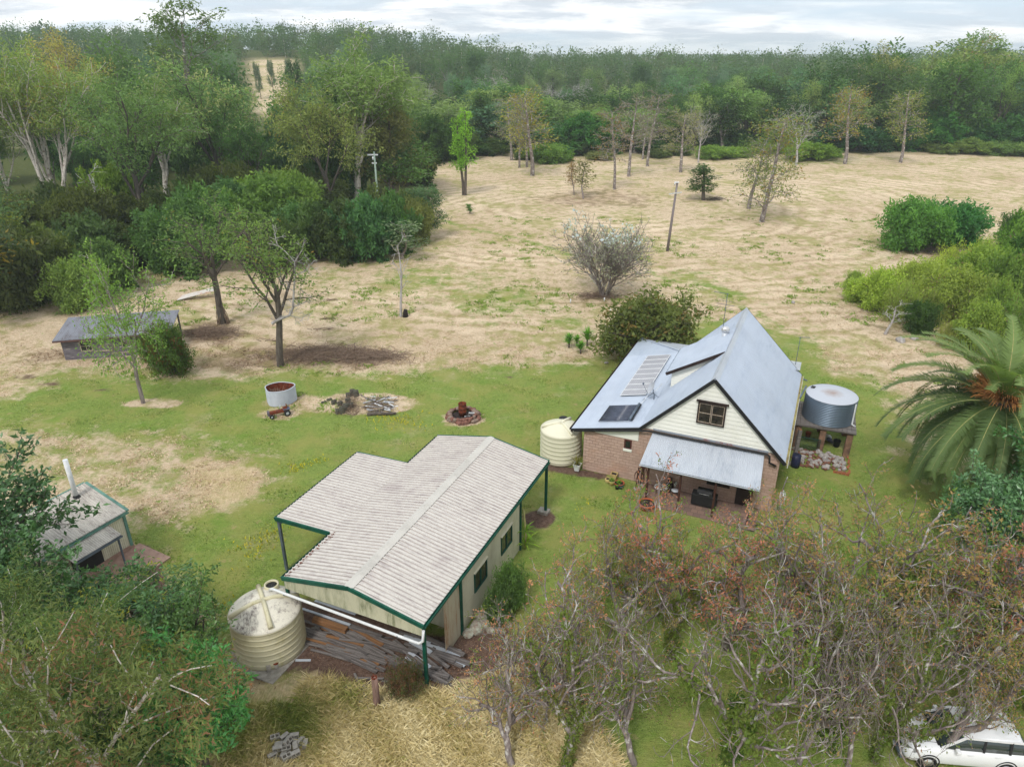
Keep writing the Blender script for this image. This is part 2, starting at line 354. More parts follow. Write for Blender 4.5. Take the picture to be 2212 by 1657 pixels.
# tall forest tree with clumped, airy top
make_kind('airy', 21, [E(len=19, r=.4, seg=8, wob=.03, up=.05, taper=.2), E(n=12, len=5., ang=50, t0=.45, seg=4, wob=.12, up=.12, r=.45, cone=.45), E(n=4, len=1.8, ang=40, t0=.5, seg=2, wob=.2, up=.05, r=.5)],
    'bark_grey', [E(n=34, spread=(.6,.6,.38), size=.4, aspect=.36, droop=.5)], rmin=.03)
# forest edge tree: foliage from low down
make_kind('edge_a', 22, [E(len=9, r=.3, seg=6, wob=.07, up=.05, taper=.4), E(n=9, len=4.6, ang=48, t0=.2, seg=4, wob=.12, up=.1, r=.5, cone=.3), E(n=5, len=2., ang=45, t0=.3, seg=3, wob=.15, up=.03, r=.5)],
    'bark_grey', [E(n=30, spread=(.75,.75,.55), size=.46, aspect=.42, droop=.35)], rmin=.03)
make_kind('edge_b', 23, [E(len=11, r=.3, seg=6, wob=.05, up=.05, taper=.3), E(n=14, len=3.6, ang=58, t0=.15, seg=4, wob=.12, up=.08, r=.45, cone=.55), E(n=4, len=1.5, ang=45, t0=.4, seg=3, wob=.15, up=.0, r=.5)],
    'bark_dark', [E(n=30, spread=(.6,.6,.7), size=.42, aspect=.4, droop=.7)], rmin=.03)
# vine hung column
make_kind('vine_col', 24, [E(len=15, r=.25, seg=10, wob=.03, up=.04, taper=.3), E(n=16, len=1.9, ang=75, t0=.25, seg=3, wob=.2, up=-.1, r=.4, cone=.6)],
    'bark_dark', [E(n=60, spread=(.38,.38,.8), size=.34, aspect=.5, droop=1.)], rmin=.02)
make_kind('vine_trunk', 25, [E(len=13, r=.22, seg=12, wob=.02, up=.04, taper=.4), E(n=22, len=1.3, ang=80, t0=.35, seg=3, wob=.25, up=-.08, r=.3, cone=.35)],
    'bark_dark', [E(n=26, spread=(.22,.22,.45), size=.26, aspect=.5, droop=.8)], rmin=.02, stems=2, spread=.04)
# sparse paddock trees: straight bole, level branches
make_kind('padd_a', 31, [E(len=16, r=.26, seg=9, wob=.025, up=.05, taper=.25), E(n=34, len=2.9, ang=78, t0=.38, seg=4, wob=.16, up=.03, r=.25, cone=.35), E(n=5, len=1.1, ang=40, t0=.3, seg=2, wob=.25, r=.5)],
    'bark_grey', [E(n=4, spread=(.4,.4,.3), size=.28, aspect=.42, droop=.5)], rmin=.03)
make_kind('padd_b', 32, [E(len=15, r=.26, seg=9, wob=.03, up=.05, taper=.25), E(n=28, len=2.8, ang=70, t0=.34, seg=4, wob=.18, up=.06, r=.25, cone=.3), E(n=5, len=1.2, ang=40, t0=.3, seg=2, wob=.25, r=.5)],
    'bark_grey', [E(n=8, spread=(.42,.42,.4), size=.28, aspect=.42, droop=.6)], rmin=.028)
make_kind('padd_c', 33, [E(len=9, r=.22, seg=6, wob=.06, up=.05, taper=.4), E(n=9, len=4.6, ang=42, t0=.35, seg=5, wob=.14, up=.1, r=.45), E(n=6, len=2.0, ang=42, t0=.3, seg=3, wob=.2, up=.06, r=.5), E(n=4, len=.9, ang=40, t0=.3, seg=2, wob=.2, r=.5)],
    'bark_white', [E(n=3, spread=(.35,.35,.3), size=.24, aspect=.4, droop=.4)], rmin=.02)
make_kind('padd_d', 34, [E(len=15, r=.3, seg=9, wob=.03, up=.05, taper=.3), E(n=30, len=3.7, ang=66, t0=.12, seg=4, wob=.16, up=.05, r=.25, cone=.45), E(n=5, len=1.4, ang=42, t0=.3, seg=2, wob=.25, r=.5)],
    'bark_grey', [E(n=13, spread=(.5,.5,.42), size=.27, aspect=.42, droop=.5)], rmin=.022)
# feathery small trees near the cottage
make_kind('feather_a', 41, [E(len=3.4, r=.16, seg=5, wob=.09, up=.05, taper=.7), E(n=6, len=2.9, ang=42, t0=.55, seg=5, wob=.14, up=.08, r=.55), E(n=5, len=1.7, ang=46, t0=.3, seg=4, wob=.18, up=.03, r=.5), E(n=4, len=.9, ang=45, t0=.3, seg=3, wob=.2, up=-.05, r=.5)],
    'bark_grey', [E(n=12, spread=(.3,.3,.14), size=.17, aspect=.4, flat=.45)], rmin=.014)
make_kind('feather_b', 42, [E(len=5.2, r=.24, seg=6, wob=.05, up=.06, taper=.65), E(n=6, len=3.6, ang=34, t0=.5, seg=5, wob=.12, up=.09, r=.55), E(n=6, len=1.9, ang=48, t0=.25, seg=4, wob=.18, up=.02, r=.5), E(n=3, len=.9, ang=45, t0=.3, seg=3, wob=.2, up=-.05, r=.5)],
    'bark_dark', [E(n=12, spread=(.32,.32,.2), size=.17, aspect=.4, flat=.4)], rmin=.014)
# bushes
make_kind('bush_a', 51, [E(len=1.2, r=.1, seg=3, wob=.1, up=0), E(n=6, len=1.9, ang=45, t0=.15, seg=4, wob=.15, up=.08, r=.6), E(n=6, len=1.1, ang=50, t0=.2, seg=3, wob=.2, up=.04, r=.5)],
    'bark_dark', [E(n=42, spread=(.34,.34,.3), size=.24, aspect=.42)], stems=5, spread=.55)
make_kind('bush_b', 52, [E(len=1.5, r=.1, seg=3, wob=.1, up=0), E(n=7, len=1.5, ang=55, t0=.1, seg=3, wob=.2, up=.05, r=.6), E(n=5, len=.8, ang=55, t0=.2, seg=3, wob=.25, up=.02, r=.5)],
    'bark_dark', [E(n=36, spread=(.26,.26,.24), size=.17, aspect=.5)], stems=6, spread=.5)
make_kind('scrub', 53, [E(len=1.3, r=.05, seg=3, wob=.15, up=0), E(n=7, len=1.5, ang=40, t0=.1, seg=4, wob=.2, up=.1, r=.6), E(n=4, len=.8, ang=40, t0=.2, seg=3, wob=.25, up=.08, r=.5)],
    'dry_twig', [E(n=15, spread=(.22,.22,.22), size=.17, aspect=.3)], stems=9, spread=.9)
make_kind('dome', 54, [E(len=1.8, r=.16, seg=3, wob=.08, up=.02), E(n=8, len=3.2, ang=48, t0=.1, seg=4, wob=.16, up=.1, r=.55), E(n=7, len=1.7, ang=45, t0=.3, seg=3, wob=.22, up=.08, r=.5)],
    'bark_dark', [E(n=38, spread=(.32,.32,.26), size=.4, aspect=.42)], stems=3, spread=.4)
make_kind('twiggy', 55, [E(len=2.0, r=.06, seg=4, wob=.1, up=.05), E(n=6, len=1.9, ang=30, t0=.2, seg=4, wob=.14, up=.1, r=.6), E(n=6, len=1.0, ang=34, t0=.25, seg=3, wob=.2, up=.08, r=.55), E(n=3, len=.5, ang=35, t0=.3, seg=2, wob=.2, up=.05, r=.6)],
    'bark_grey', [E(n=3, spread=(.09,.09,.09), size=.13, aspect=.75, wfix=1., pick=lambda t: t[0][2] > 3.4 and (math.sin(t[0][0]*2.3)+math.cos(t[0][1]*1.9+t[0][2])) > .1), E(n=2, spread=(.1,.1,.1), size=.12, aspect=.4, wfix=0.)], stems=11, spread=.5, rmin=.012)
make_kind('sapling', 56, [E(len=5.2, r=.07, seg=7, wob=.06, up=.06, taper=.3), E(n=13, len=1.1, ang=45, t0=.25, seg=3, wob=.2, up=.08, r=.5, cone=.3)],
    'bark_grey', [E(n=16, spread=(.25,.25,.3), size=.22, aspect=.4, droop=.4)], rmin=.012)
make_kind('dead_pole', 57, [E(len=5.5, r=.09, seg=7, wob=.05, up=.06, taper=.3), E(n=9, len=1.1, ang=40, t0=.35, seg=4, wob=.2, up=.1, r=.45, cone=.3), E(n=3, len=.5, ang=40, t0=.3, seg=2, wob=.2, r=.5)], 'bark_white', [E(n=2, spread=(.12,.12,.12), size=.13, aspect=.3)], rmin=.012)
# leafless limb
make_kind('bare_limb', 58, [E(len=3.4, r=.13, seg=6, wob=.14, up=.1, taper=.5), E(n=6, len=2.2, ang=45, t0=.35, seg=5, wob=.18, up=.08, r=.5), E(n=6, len=1.1, ang=42, t0=.3, seg=4, wob=.2, up=.05, r=.5), E(n=3, len=.5, ang=40, t0=.3, seg=2, wob=.2, r=.6)], 'bark_white', [], rmin=.01)
# red-tipped crooked trees (autumn), near the camera
def ivy_tips(polys, rg):
    out = []
    for pts, rs, l in polys:
        if l > 1: continue
        d = rg.random(); 
        if l == 1 and d > .7: continue
        for i in range(len(pts)-1):
            for q in range(14 if l == 0 else 8):
                f = rg.random(); p = pts[i]*(1-f)+pts[i+1]*f; o_ = rg.normal(0, 1, 3); o_ = o_/np.linalg.norm(o_)*(rs[i]+.05); out.append((p+o_, np.array([0,0,-.6]), 99))
    return out
def crooked(key, seed, ln=2.1, ang=38, sides=(8,7,5,4,3,3), ivy=0, nl=8):
    make_kind(key, seed, [E(len=ln, r=.19, seg=7, wob=.16, up=.05, taper=.8), E(n=4, len=3.1, ang=ang, t0=.55, seg=8, wob=.24, up=.05, r=.74, taper=.6), E(n=5, len=2.0, ang=50, t0=.15, seg=7, wob=.28, up=.06, r=.56, taper=.5), E(n=5, len=1.1, ang=48, t0=.15, seg=5, wob=.3, up=.07, r=.5), E(n=4, len=.5, ang=46, t0=.2, seg=3, wob=.3, up=.08, r=.55)],
        'bark_grey', [E(n=nl, spread=(.09,.09,.055), size=.092, aspect=.42, flat=.35, pick=lambda t: t[2] != 99 and t[2] == 4)]+([E(n=20, spread=(.1,.1,.12), size=.12, aspect=.55, wfix=1., pick=lambda t: t[2] == 99)] if ivy else []), rmin=.0095, sides=sides, spread=.3, extra=ivy_tips if ivy else None)
for i in range(5): crooked('crook_%d' % i, 60+i, (1.6, 2.0, 1.9, 2.3, 1.8)[i], (48, 54, 46, 50, 50)[i], ivy=i in (2, 4))
crooked('crook_5', 77, 2.6, 44, nl=2); crooked('crook_6', 78, 2.3, 50, nl=2, ivy=1)
# big near gums and glossy tree (bottom left)
make_kind('near_gum', 71, [E(len=6.5, r=.2, seg=6, wob=.05, up=.05, taper=.7), E(n=6, len=4.4, ang=36, t0=.45, seg=5, wob=.12, up=.08, r=.6), E(n=6, len=2.4, ang=42, t0=.25, seg=4, wob=.18, up=.03, r=.5), E(n=5, len=1.3, ang=44, t0=.2, seg=4, wob=.2, up=-.03, r=.5)],
    'bark_pale', [E(n=30, spread=(.28,.28,.24), size=.2, aspect=.22, droop=.8)], rmin=.012, woodlv=2)
make_kind('near_gloss', 72, [E(len=3., r=.16, seg=5, wob=.06, up=.05, taper=.8), E(n=7, len=3.4, ang=40, t0=.35, seg=5, wob=.12, up=.1, r=.55), E(n=6, len=1.7, ang=46, t0=.2, seg=4, wob=.16, up=.08, r=.5), E(n=5, len=.75, ang=46, t0=.2, seg=3, wob=.18, up=.1, r=.5)],
    'bark_dark', [E(n=16, spread=(.17,.17,.14), size=.2, aspect=.46, flat=.2)], lmat='leaf_gloss', rmin=.012)
# ---- palm
def palm():
    rg = np.random.default_rng(3); o = thing('date_palm', 'squat date palm with arching grey-green fronds and orange flower stalks', 'palm tree', at(2100, 1075))
    x, y, _ = o.location; k = MB(); H = 6.1
    k.lathe([(.62,-.2),(.5,.6),(.45,3.6),(.62,5.4),(.8,6.1),(.6,6.7),(.1,6.9)], 24, fn=lambda t: 1+.05*math.sin(9*t)); k.build('trunk', M['bark_dark'], o)
    V = []; F = []; vv = []; nv = 0; SV = []; 
    for i in range(176):
        az = i*2.39996+rg.random()*.3; e0 = math.radians(86-112*((i+.5)/176)**.8+rg.normal(0, 4)); ln = 6.6*(.85+.25*rg.random())*(1-.12*(i < 14))
        if math.radians(20) < e0 < math.radians(60) and rg.random() > .18: continue
        p = np.array([math.cos(az)*.35, math.sin(az)*.35, H+.5]); n = 16; el = e0; pts = []; ds = []
        for j in range(n+1):
            pts.append(p.copy()); d = np.array([math.cos(az)*math.cos(el), math.sin(az)*math.cos(el), math.sin(el)]); ds.append(d)
            p = p+d*ln/n; el -= math.radians(3.6+1.5*(j/n)*3)*(.8+.3*rg.random())
            if el < math.radians(-84): el = math.radians(-84)
        pts = np.array(pts); ds = np.array(ds); SV.append((pts, [.045*(1-.85*q/n) for q in range(n+1)], 3))
        side = np.array([-math.sin(az), math.cos(az), 0]); up = np.cross(ds, side)*-1; up = np.where(up[:, 2:3] < 0, -up, up)
        tone = rg.random()*.5+(.4 if i < 60 else .0)
        for q in np.linspace(.14, 1., 74):
            t = q*n; j = min(int(t), n-1); f = t-j; b = pts[j]*(1-f)+pts[j+1]*f; L = .7*math.sin(min(1, q*1.15+.12)*math.pi*.93)**.6+.1
            for sg in (-1, 1):
                d = unit(side*sg*1.+ds[j]*.75+up[j]*(.35+.1*rg.normal())+rg.normal(0, .06, 3)); w = unit(np.cross(d, up[j]))*.042
                dl = d*L; g = np.array([0,0,-.1*L]); V += [b-w, b+w, b+dl+g+w*.2, b+dl+g-w*.2]; F.append([nv, nv+1, nv+2, nv+3]); nv += 4; vv.append(tone)
    vv = np.array(vv); me = npmesh('fronds', np.array(V), np.array(F), M['leaf'], {'v': vv, 'w': vv*0})
    c = bpy.data.objects.new('fronds', me); link(c, o); c.color = lin((102,122,82))+(1,); c['alt'] = [0.,0,0,1]; c['altcut'] = 2.
    V2, F2 = tube_arrays(SV, rmin=.01); m2 = npmesh('frond_stems', V2, F2, M['frond_stem'], smooth=True); link(bpy.data.objects.new('frond_stems', m2), o)
    pl = []
    for i in range(620):
        az = rg.random()*6.28; el = rg.uniform(.15, 1.0); r0 = .5; b = np.array([math.cos(az)*r0, math.sin(az)*r0, H+.9]); d = np.array([math.cos(az)*math.cos(el), math.sin(az)*math.cos(el), math.sin(el)])
        L = rg.uniform(1.0, 2.0); pts = np.array([b, b+d*L*.5, b+d*L*.85+np.array([0,0,-.06]), b+d*L+np.array([0,0,-.28])]); pl.append((pts, [.03,.026,.022,.014], 4))
    V3, F3 = tube_arrays(pl, rmin=.012); link(bpy.data.objects.new('flower_stalks', npmesh('flower_stalks', V3, F3, M['palm_orange'])), o)
M['frond_stem'] = m_plain('frond_stem', lin((170,165,100)), lin((140,140,90)), 4.)
M['palm_orange'] = m_plain('palm_orange', lin((196,138,78)), lin((160,108,60)), 4.)
palm()
# ------------------------------------------------------------------ camera, light, sky
cam = bpy.data.cameras.new('camera'); co = bpy.data.objects.new('camera', cam); link(co); S.camera = co
co.location = (0, 0, HC); co.rotation_euler = (R(90)-PITCH, 0, 0)
cam.sensor_width = 36; cam.lens = 36*FL/2212; cam.clip_end = 6000; cam.clip_start = .1
SUN_EL, SUN_AZ = 52., 205.      # degrees; azimuth measured clockwise from +Y
sd = bpy.data.lights.new('sun', 'SUN'); sd.energy = 1.5; sd.angle = R(10); sd.color = (1, .97, .93)
so = bpy.data.objects.new('sun', sd); link(so)
az = R(SUN_AZ); el = R(SUN_EL); tosun = Vector((math.sin(az)*math.cos(el), math.cos(az)*math.cos(el), math.sin(el)))
so.rotation_euler = tosun.to_track_quat('Z', 'Y').to_euler(); so.location = (0, -20, 60)
W = bpy.data.worlds.new('World'); S.world = W; W.use_nodes = True
wt = W.node_tree; wt.nodes.clear()
def wn(t, **kw):
    nd = wt.nodes.new('ShaderNode'+t)
    for k, v in kw.items(): setattr(nd, k, v)
    return nd
out = wn('OutputWorld'); bg = wn('Background'); sky = wn('TexSky', sky_type='NISHITA', sun_disc=False); sky.sun_elevation = el; sky.sun_rotation = az; sky.altitude = 50; sky.dust_density = 2.
tc = wn('TexCoord'); sep = wn('SeparateXYZ'); wt.links.new(tc.outputs['Generated'], sep.inputs[0])
def wm(op, a, b=0., clamp=False):
    m = wn('Math', operation=op); m.use_clamp = clamp
    for i, v in enumerate((a, b)):
        if isinstance(v, bpy.types.NodeSocket): wt.links.new(v, m.inputs[i])
        else: m.inputs[i].default_value = v
    return m.outputs[0]
# cloud layer: project the direction on to a plane overhead
den = wm('ADD', wm('MAXIMUM', sep.outputs[2], 0.), .13)
cx = wm('DIVIDE', sep.outputs[0], den); cy = wm('DIVIDE', sep.outputs[1], den)
cb = wn('CombineXYZ'); wt.links.new(cx, cb.inputs[0]); wt.links.new(cy, cb.inputs[1])
def wnoise(scale, det, rough, off):
    mp = wn('Mapping'); wt.links.new(cb.outputs[0], mp.inputs[0]); mp.inputs['Location'].default_value = off; mp.inputs['Scale'].default_value = (1, 1.3, 1)
    n = wn('TexNoise'); wt.links.new(mp.outputs[0], n.inputs['Vector']); n.inputs['Scale'].default_value = scale; n.inputs['Detail'].default_value = det; n.inputs['Roughness'].default_value = rough; n.inputs['Distortion'].default_value = .3
    return n.outputs[0]
def wramp(v, lo, hi):
    m = wn('MapRange'); m.clamp = True; wt.links.new(v, m.inputs[0]); m.inputs[1].default_value = lo; m.inputs[2].default_value = hi; return m.outputs[0]
def wmix(f, a, b):
    m = wn('Mix', data_type='RGBA')
    for i, v in ((0, f), (6, a), (7, b)):
        if isinstance(v, bpy.types.NodeSocket): wt.links.new(v, m.inputs[i])
        else: m.inputs[i].default_value = v if i == 0 else v+(1,)
    return m.outputs[2]
n1 = wnoise(.45, 7, .55, (3.1, 1.7, 0)); n2 = wnoise(.8, 7, .62, (7.3, 2.2, 0))
cover = wramp(n1, .36, .50); shade = wramp(n2, .44, .56)
cloudc = wmix(shade, (6.9, 7.5, 8.2), (11.6, 11.6, 11.6))      # scaled by the Background strength
thin = wmix(.8, sky.outputs[0], (7.4, 8.8, 10.2))
skyc = wmix(cover, thin, cloudc)
wt.links.new(skyc, bg.inputs[0]); bg.inputs[1].default_value = .074; wt.links.new(bg.outputs[0], out.inputs[0])
S.view_settings.view_transform = 'Standard'; S.view_settings.look = 'None'; S.view_settings.gamma = 1.; S.view_settings.exposure = .58
S.cycles.max_bounces = 5; S.cycles.diffuse_bounces = 3; S.cycles.transmission_bounces = 3; S.cycles.volume_bounces = 1; S.cycles.transparent_max_bounces = 4
S.cycles.use_denoising = True; S.cycles.use_adaptive_sampling = True; S.cycles.adaptive_threshold = .02
# ------------------------------------------------------------------ ground
def lines(a, b, st, ext, g):
    c = list(np.arange(a, b+.01, st)); lo = [a]; hi = [b]; d = st
    while hi[-1] < ext[1] or lo[-1] > ext[0]:
        d = min(d*g, 120.)
        if hi[-1] < ext[1]: hi.append(hi[-1]+d)
        if lo[-1] > ext[0]: lo.append(lo[-1]-d)
    return np.array(lo[:0:-1]+c+hi[1:])
gx = lines(-48, 62, .42, (-2600, 2600), 1.06); gy = lines(8, 108, .42, (-400, 4200), 1.035)
X, Y = np.meshgrid(gx, gy); Zg = hill(X, Y)
PX = np.stack([X.ravel(), Y.ravel()], 1)
def wpoly(pts): return np.array([at(*p)[:2] for p in pts])
def pmask(P, poly, soft):
    poly = np.asarray(poly); a = poly; b = np.roll(poly, -1, 0); ins = np.zeros(len(P), bool); dm = np.full(len(P), 1e9)
    for p, q in zip(a, b):
        c = ((p[1] > P[:, 1]) != (q[1] > P[:, 1])); t = (q[0]-p[0])*(P[:, 1]-p[1])/((q[1]-p[1]) or 1e-9)+p[0]; ins ^= c & (P[:, 0] < t)
        e = q-p; u = np.clip(((P-p)@e)/max(e@e, 1e-9), 0, 1); dm = np.minimum(dm, np.linalg.norm(P-p-u[:, None]*e, axis=1))
    s = np.where(ins, dm, -dm); return np.clip(.5+s/soft, 0, 1)
def pline(P, pts, w, soft):
    w0 = wpoly(pts); dm = np.full(len(P), 1e9)
    for p, q in zip(w0[:-1], w0[1:]):
        e = q-p; u = np.clip(((P-p)@e)/max(e@e, 1e-9), 0, 1); dm = np.minimum(dm, np.linalg.norm(P-p-u[:, None]*e, axis=1))
    return np.clip((w-dm)/soft, 0, 1)
def spot(P, x, y, r, soft=.6, ry=None):
    c = at(x, y); ry = ry or r; d = np.hypot((P[:, 0]-c[0])/r, (P[:, 1]-c[1])/ry); return np.clip((1-d)/soft+.0, 0, 1)
LAWN = [(-200,905),(60,850),(125,800),(330,815),(560,812),(640,795),(760,812),(900,800),(1100,792),(1240,782),(1330,770),(1480,700),(1560,690),(1640,700),(1760,735),(1800,800),(1890,815),(1950,880),(2000,1000),(2120,1060),(2400,1060),(2600,1760),(1180,1760),(1100,1480),(1010,1400),(600,1440),(380,1330),(250,1200),(290,1130),(420,1100),(560,1050),(540,1000),(440,975),(330,945),(160,950),(0,930),(-200,960)]
def zones(P):
    g = pmask(P, wpoly(LAWN), 6.)
    for t, w in (([(930,470),(1010,495),(1130,520),(1250,560)], 1.5), ([(1400,590),(1500,620),(1580,650),(1680,700),(1760,780)], 1.3), ([(1430,580),(1530,610),(1612,642),(1716,694),(1796,770)], .9), ([(1480,600),(1600,640)], 2.), ([(1900,430),(1700,440),(1500,470)], 1.)):
        g = np.maximum(g, .72*pline(P, t, w, 1.6))
    for x, y, r, a in ((900,600,9,.5),(1080,650,10,.5),(800,560,8,.35),(1000,610,8,.45),(720,600,7,.35),(1230,700,3.,.6),(1760,345,16,.5),(1050,690,4,.4),(560,380,22,.9),(620,360,15,.8),(90,660,8,.3),(1480,600,7,.4),(700,680,5,.3),(180,985,9,.42),(330,1020,7,.42),(450,1060,6,.42),(60,960,8,.4)):
        g = np.maximum(g, a*spot(P, x, y, r))
    g *= 1-.95*np.maximum(spot(P, 790, 872, 4.6, .2, 2.2), np.maximum(spot(P, 330, 872, 2.8, .3, 1.0), spot(P, 1002, 905, 1.9, .25, 1.35)))
    g *= 1-.8*np.maximum(spot(P, 640, 868, 3., .4, 1.6), np.maximum(spot(P, 690, 878, 2.6, .4, 1.2), spot(P, 603, 893, 2.2, .4, 1.2)))
    d = np.maximum(pmask(P, wpoly([(470,760),(560,745),(700,742),(830,755),(880,775),(800,800),(640,795),(500,805),(430,790)]), 2.2), pmask(P, wpoly([(380,700),(500,690),(540,720),(480,750),(400,745)]), 2.))
    d = np.maximum(d, np.maximum(.6*spot(P, 1290, 650, 5, .6, 3), np.maximum(.6*spot(P, 2030, 545, 7, .5, 3), .7*spot(P, 100, 770, 4, .7, 3))))
    d = np.maximum(d, .75*pmask(P, wpoly([(1120,425),(1300,405),(1420,420),(1400,445),(1200,440)]), 6))
    d = np.maximum(d, .5*np.maximum(spot(P, 1590, 475, 8, .8, 5), spot(P, 1510, 430, 6, .8, 4)))
    d = np.maximum(d, .55*pmask(P, wpoly([(1850,600),(2000,640),(2000,760),(1880,730),(1800,680)]), 4))
    s = pmask(P, wpoly([(620,1290),(760,1310),(920,1370),(1010,1370),(1090,1330),(1130,1400),(1080,1450),(960,1475),(900,1490),(800,1490),(690,1455),(640,1445),(560,1475),(510,1450)]), 1.1)
    s = np.maximum(s, np.maximum(spot(P, 1165, 1120, 1.3, .5), pline(P, [(300,1190),(330,1240),(340,1290)], .9, .7)))
    s = np.maximum(s, .9*pline(P, [(1165,1008),(1260,1022),(1300,1030)], .7, .5))
    for x, y, r in ((55,815,2.2),(110,830,2.),(225,842,1.5),(1100,815,1.2)): s = np.maximum(s, .62*spot(P, x, y, r, .9, r*.6))
    t = pmask(P, wpoly([(470,1500),(560,1480),(700,1470),(830,1500),(980,1500),(1120,1440),(1230,1500),(1330,1640),(1350,1800),(300,1800),(380,1560)]), 1.6)
    t = np.maximum(t, .5*pmask(P, wpoly([(410,1000),(560,1010),(560,1080),(430,1110)]), 1.5))
    g2 = pmask(P, wpoly([(470,1510),(640,1490),(760,1500),(700,1600),(500,1640),(420,1600)]), 1.8)
    g = np.maximum(g*(1-t), .75*g2)
    f = np.clip((P[:, 1]-195)/25, 0, 1)          # forest floor beyond the paddock
    f = np.maximum(f*(1-.0*f), pmask(P, np.array([(-260,75),(-58,72),(-40,98),(-28,103),(-15,112),(-19,130),(-24,165),(-15,205),(-260,230)]), 8))
    return g, d, s, t, f
zg, zd, zs, zt, zf = zones(PX)
azz = X.ravel()/np.maximum(Y.ravel(), 1); hilly = np.clip(1-np.abs(azz+.309)/.04, 0, 1)*np.clip((Y.ravel()-280)/20, 0, 1)*np.clip((450-Y.ravel())/20, 0, 1); zf = zf*(1-np.clip(hilly*2., 0, 1)); zf *= 1-.6*np.exp(-(((Y.ravel()-262)/22)**2))*np.clip((azz+.1)/.05, 0, 1)
Zg = Zg+.05*np.sin(X*1.1+np.sin(Y*.7)*2)*np.cos(Y*.93+X*.2)*(Y < 160)
ny, nx = X.shape; V = np.stack([X.ravel(), Y.ravel(), Zg.ravel()], 1); ii, jj = np.meshgrid(np.arange(ny-1), np.arange(nx-1), indexing='ij')
Fq = np.stack([ii*nx+jj, ii*nx+jj+1, (ii+1)*nx+jj+1, (ii+1)*nx+jj], -1).reshape(-1, 4)
def m_ground():
    n = NT('ground'); P = n.pos(); z = n.n('Attribute', attribute_name='zone'); sp = n.n('SeparateColor', {0: z.outputs['Color']}); g, d, s = sp.outputs
    t = n.n('Attribute', attribute_name='tall').outputs['Fac']; f = n.n('Attribute', attribute_name='floor').outputs['Fac']
    big = n.noise(P, .12, 4., .6); mid = n.noise(P, .7, 5., .65); fine = n.noise(P, 5., 5., .75); vf = n.noise(P, 22., 3., .8)
    # mown rings round the hollow, wobbling
    v = n.n('VectorMath', {0: P, 1: (18., 128., 0.)}, operation='SUBTRACT'); v = n.n('VectorMath', {0: v.outputs[0], 1: (1., 1.25, 0.)}, operation='MULTIPLY')
    l = n.n('VectorMath', {0: v.outputs[0]}, operation='LENGTH').outputs['Value']; l = n.math('ADD', l, n.math('MULTIPLY', n.noise(P, .045, 3., .5), 14.)); l = n.math('ADD', l, n.math('MULTIPLY', n.noise(P, .5, 4.), 2.4))
    ring = n.math('MULTIPLY', n.math('ADD', n.math('SINE', n.math('MULTIPLY', l, 1.9)), 1.), .5); furrow = n.ramp(ring, .32, .05)
    rm_ = n.math('MULTIPLY', n.ramp(n.noise(P, .05, 3.), .40, .60), n.math('ADD', .45, n.math('MULTIPLY', mid, .8))); ring = n.math('MULTIPLY', ring, rm_); furrow = n.math('MULTIPLY', furrow, rm_)
    st = n.noise(n.pos(scale=(1., 3.2, 1), rot=(0,0,.25)), 2.6, 5., .75); st2 = n.noise(n.pos(scale=(3.2, 1., 1), rot=(0,0,.6)), 3.4, 5., .75)
    hay = n.mix(n.ramp(st, .36, .64), lin((152,128,98)), lin((222,203,170))); hay = n.mix(n.ramp(st2, .42, .62), hay, n.mix(.5, hay, lin((230,210,186))))
    hay = n.mix(n.math('MULTIPLY', ring, .8), hay, lin((232,212,184))); hay = n.mix(n.math('MULTIPLY', furrow, n.math('MULTIPLY', n.ramp(n.noise(P, .3, 3.), .4, .6), .55)), hay, lin((150,128,92))); hay = n.mix(n.math('MULTIPLY', n.ramp(mid, .5, .7), .5), hay, lin((136,110,84)))
    hay = n.mix(n.ramp(fine, .60, .72), hay, lin((128,100,78)))
    hay = n.mix(n.math('MULTIPLY', n.ramp(n.noise(P, .06, 5., .65), .46, .62), .4), hay, lin((168,142,116))); hg = n.math('MULTIPLY', n.ramp(n.math('ADD', mid, n.math('MULTIPLY', big, .8)), .88, 1.04), .62); hay = n.mix(hg, hay, lin((146,150,78)))
    tuft = n.math('MULTIPLY', n.ramp(n.noise(P, 1.1, 3.), .62, .68), n.ramp(n.noise(P, .25, 2.), .42, .6)); hay = n.mix(n.math('MULTIPLY', tuft, .65), hay, lin((120,150,62)))
    gr = n.mix(n.ramp(fine, .3, .7), lin((82,106,46)), lin((134,153,76))); gr = n.mix(n.math('MULTIPLY', n.ramp(vf, .42, .62), .75), gr, lin((156,172,90)))
    gr = n.mix(n.math('MULTIPLY', n.ramp(n.noise(P, 3., 5., .8), .5, .68), .5), gr, lin((76,94,38))); gr = n.mix(n.math('MULTIPLY', n.ramp(n.noise(P, .35, 4., .6), .42, .62), .7), gr, lin((150,148,84))); gr = n.mix(n.math('MULTIPLY', n.ramp(n.noise(P, .5, 3., .6), .55, .7), .45), gr, lin((104,142,52)))
    gr = n.mix(n.math('MULTIPLY', n.ramp(n.noise(P, 1.3, 5., .7), .60, .70), .7), gr, lin((172,148,112))); gr = n.mix(n.math('MULTIPLY', n.ramp(n.noise(P, .22, 5., .7), .56, .66), .55), gr, n.mix(.5, hay, gr))
    gm = n.ramp(n.math('ADD', g, n.math('MULTIPLY', n.math('SUBTRACT', n.noise(P, .55, 6., .75), .5), 2.4)), .30, .70)
    c = n.mix(gm, hay, gr)
    lit = n.mix(n.ramp(fine, .35, .65), lin((92,72,58)), lin((150,124,102))); dm = n.ramp(n.math('ADD', d, n.math('MULTIPLY', n.math('SUBTRACT', mid, .5), 2.6)), .35, .95); c = n.mix(n.math('MULTIPLY', dm, .55), c, lit)
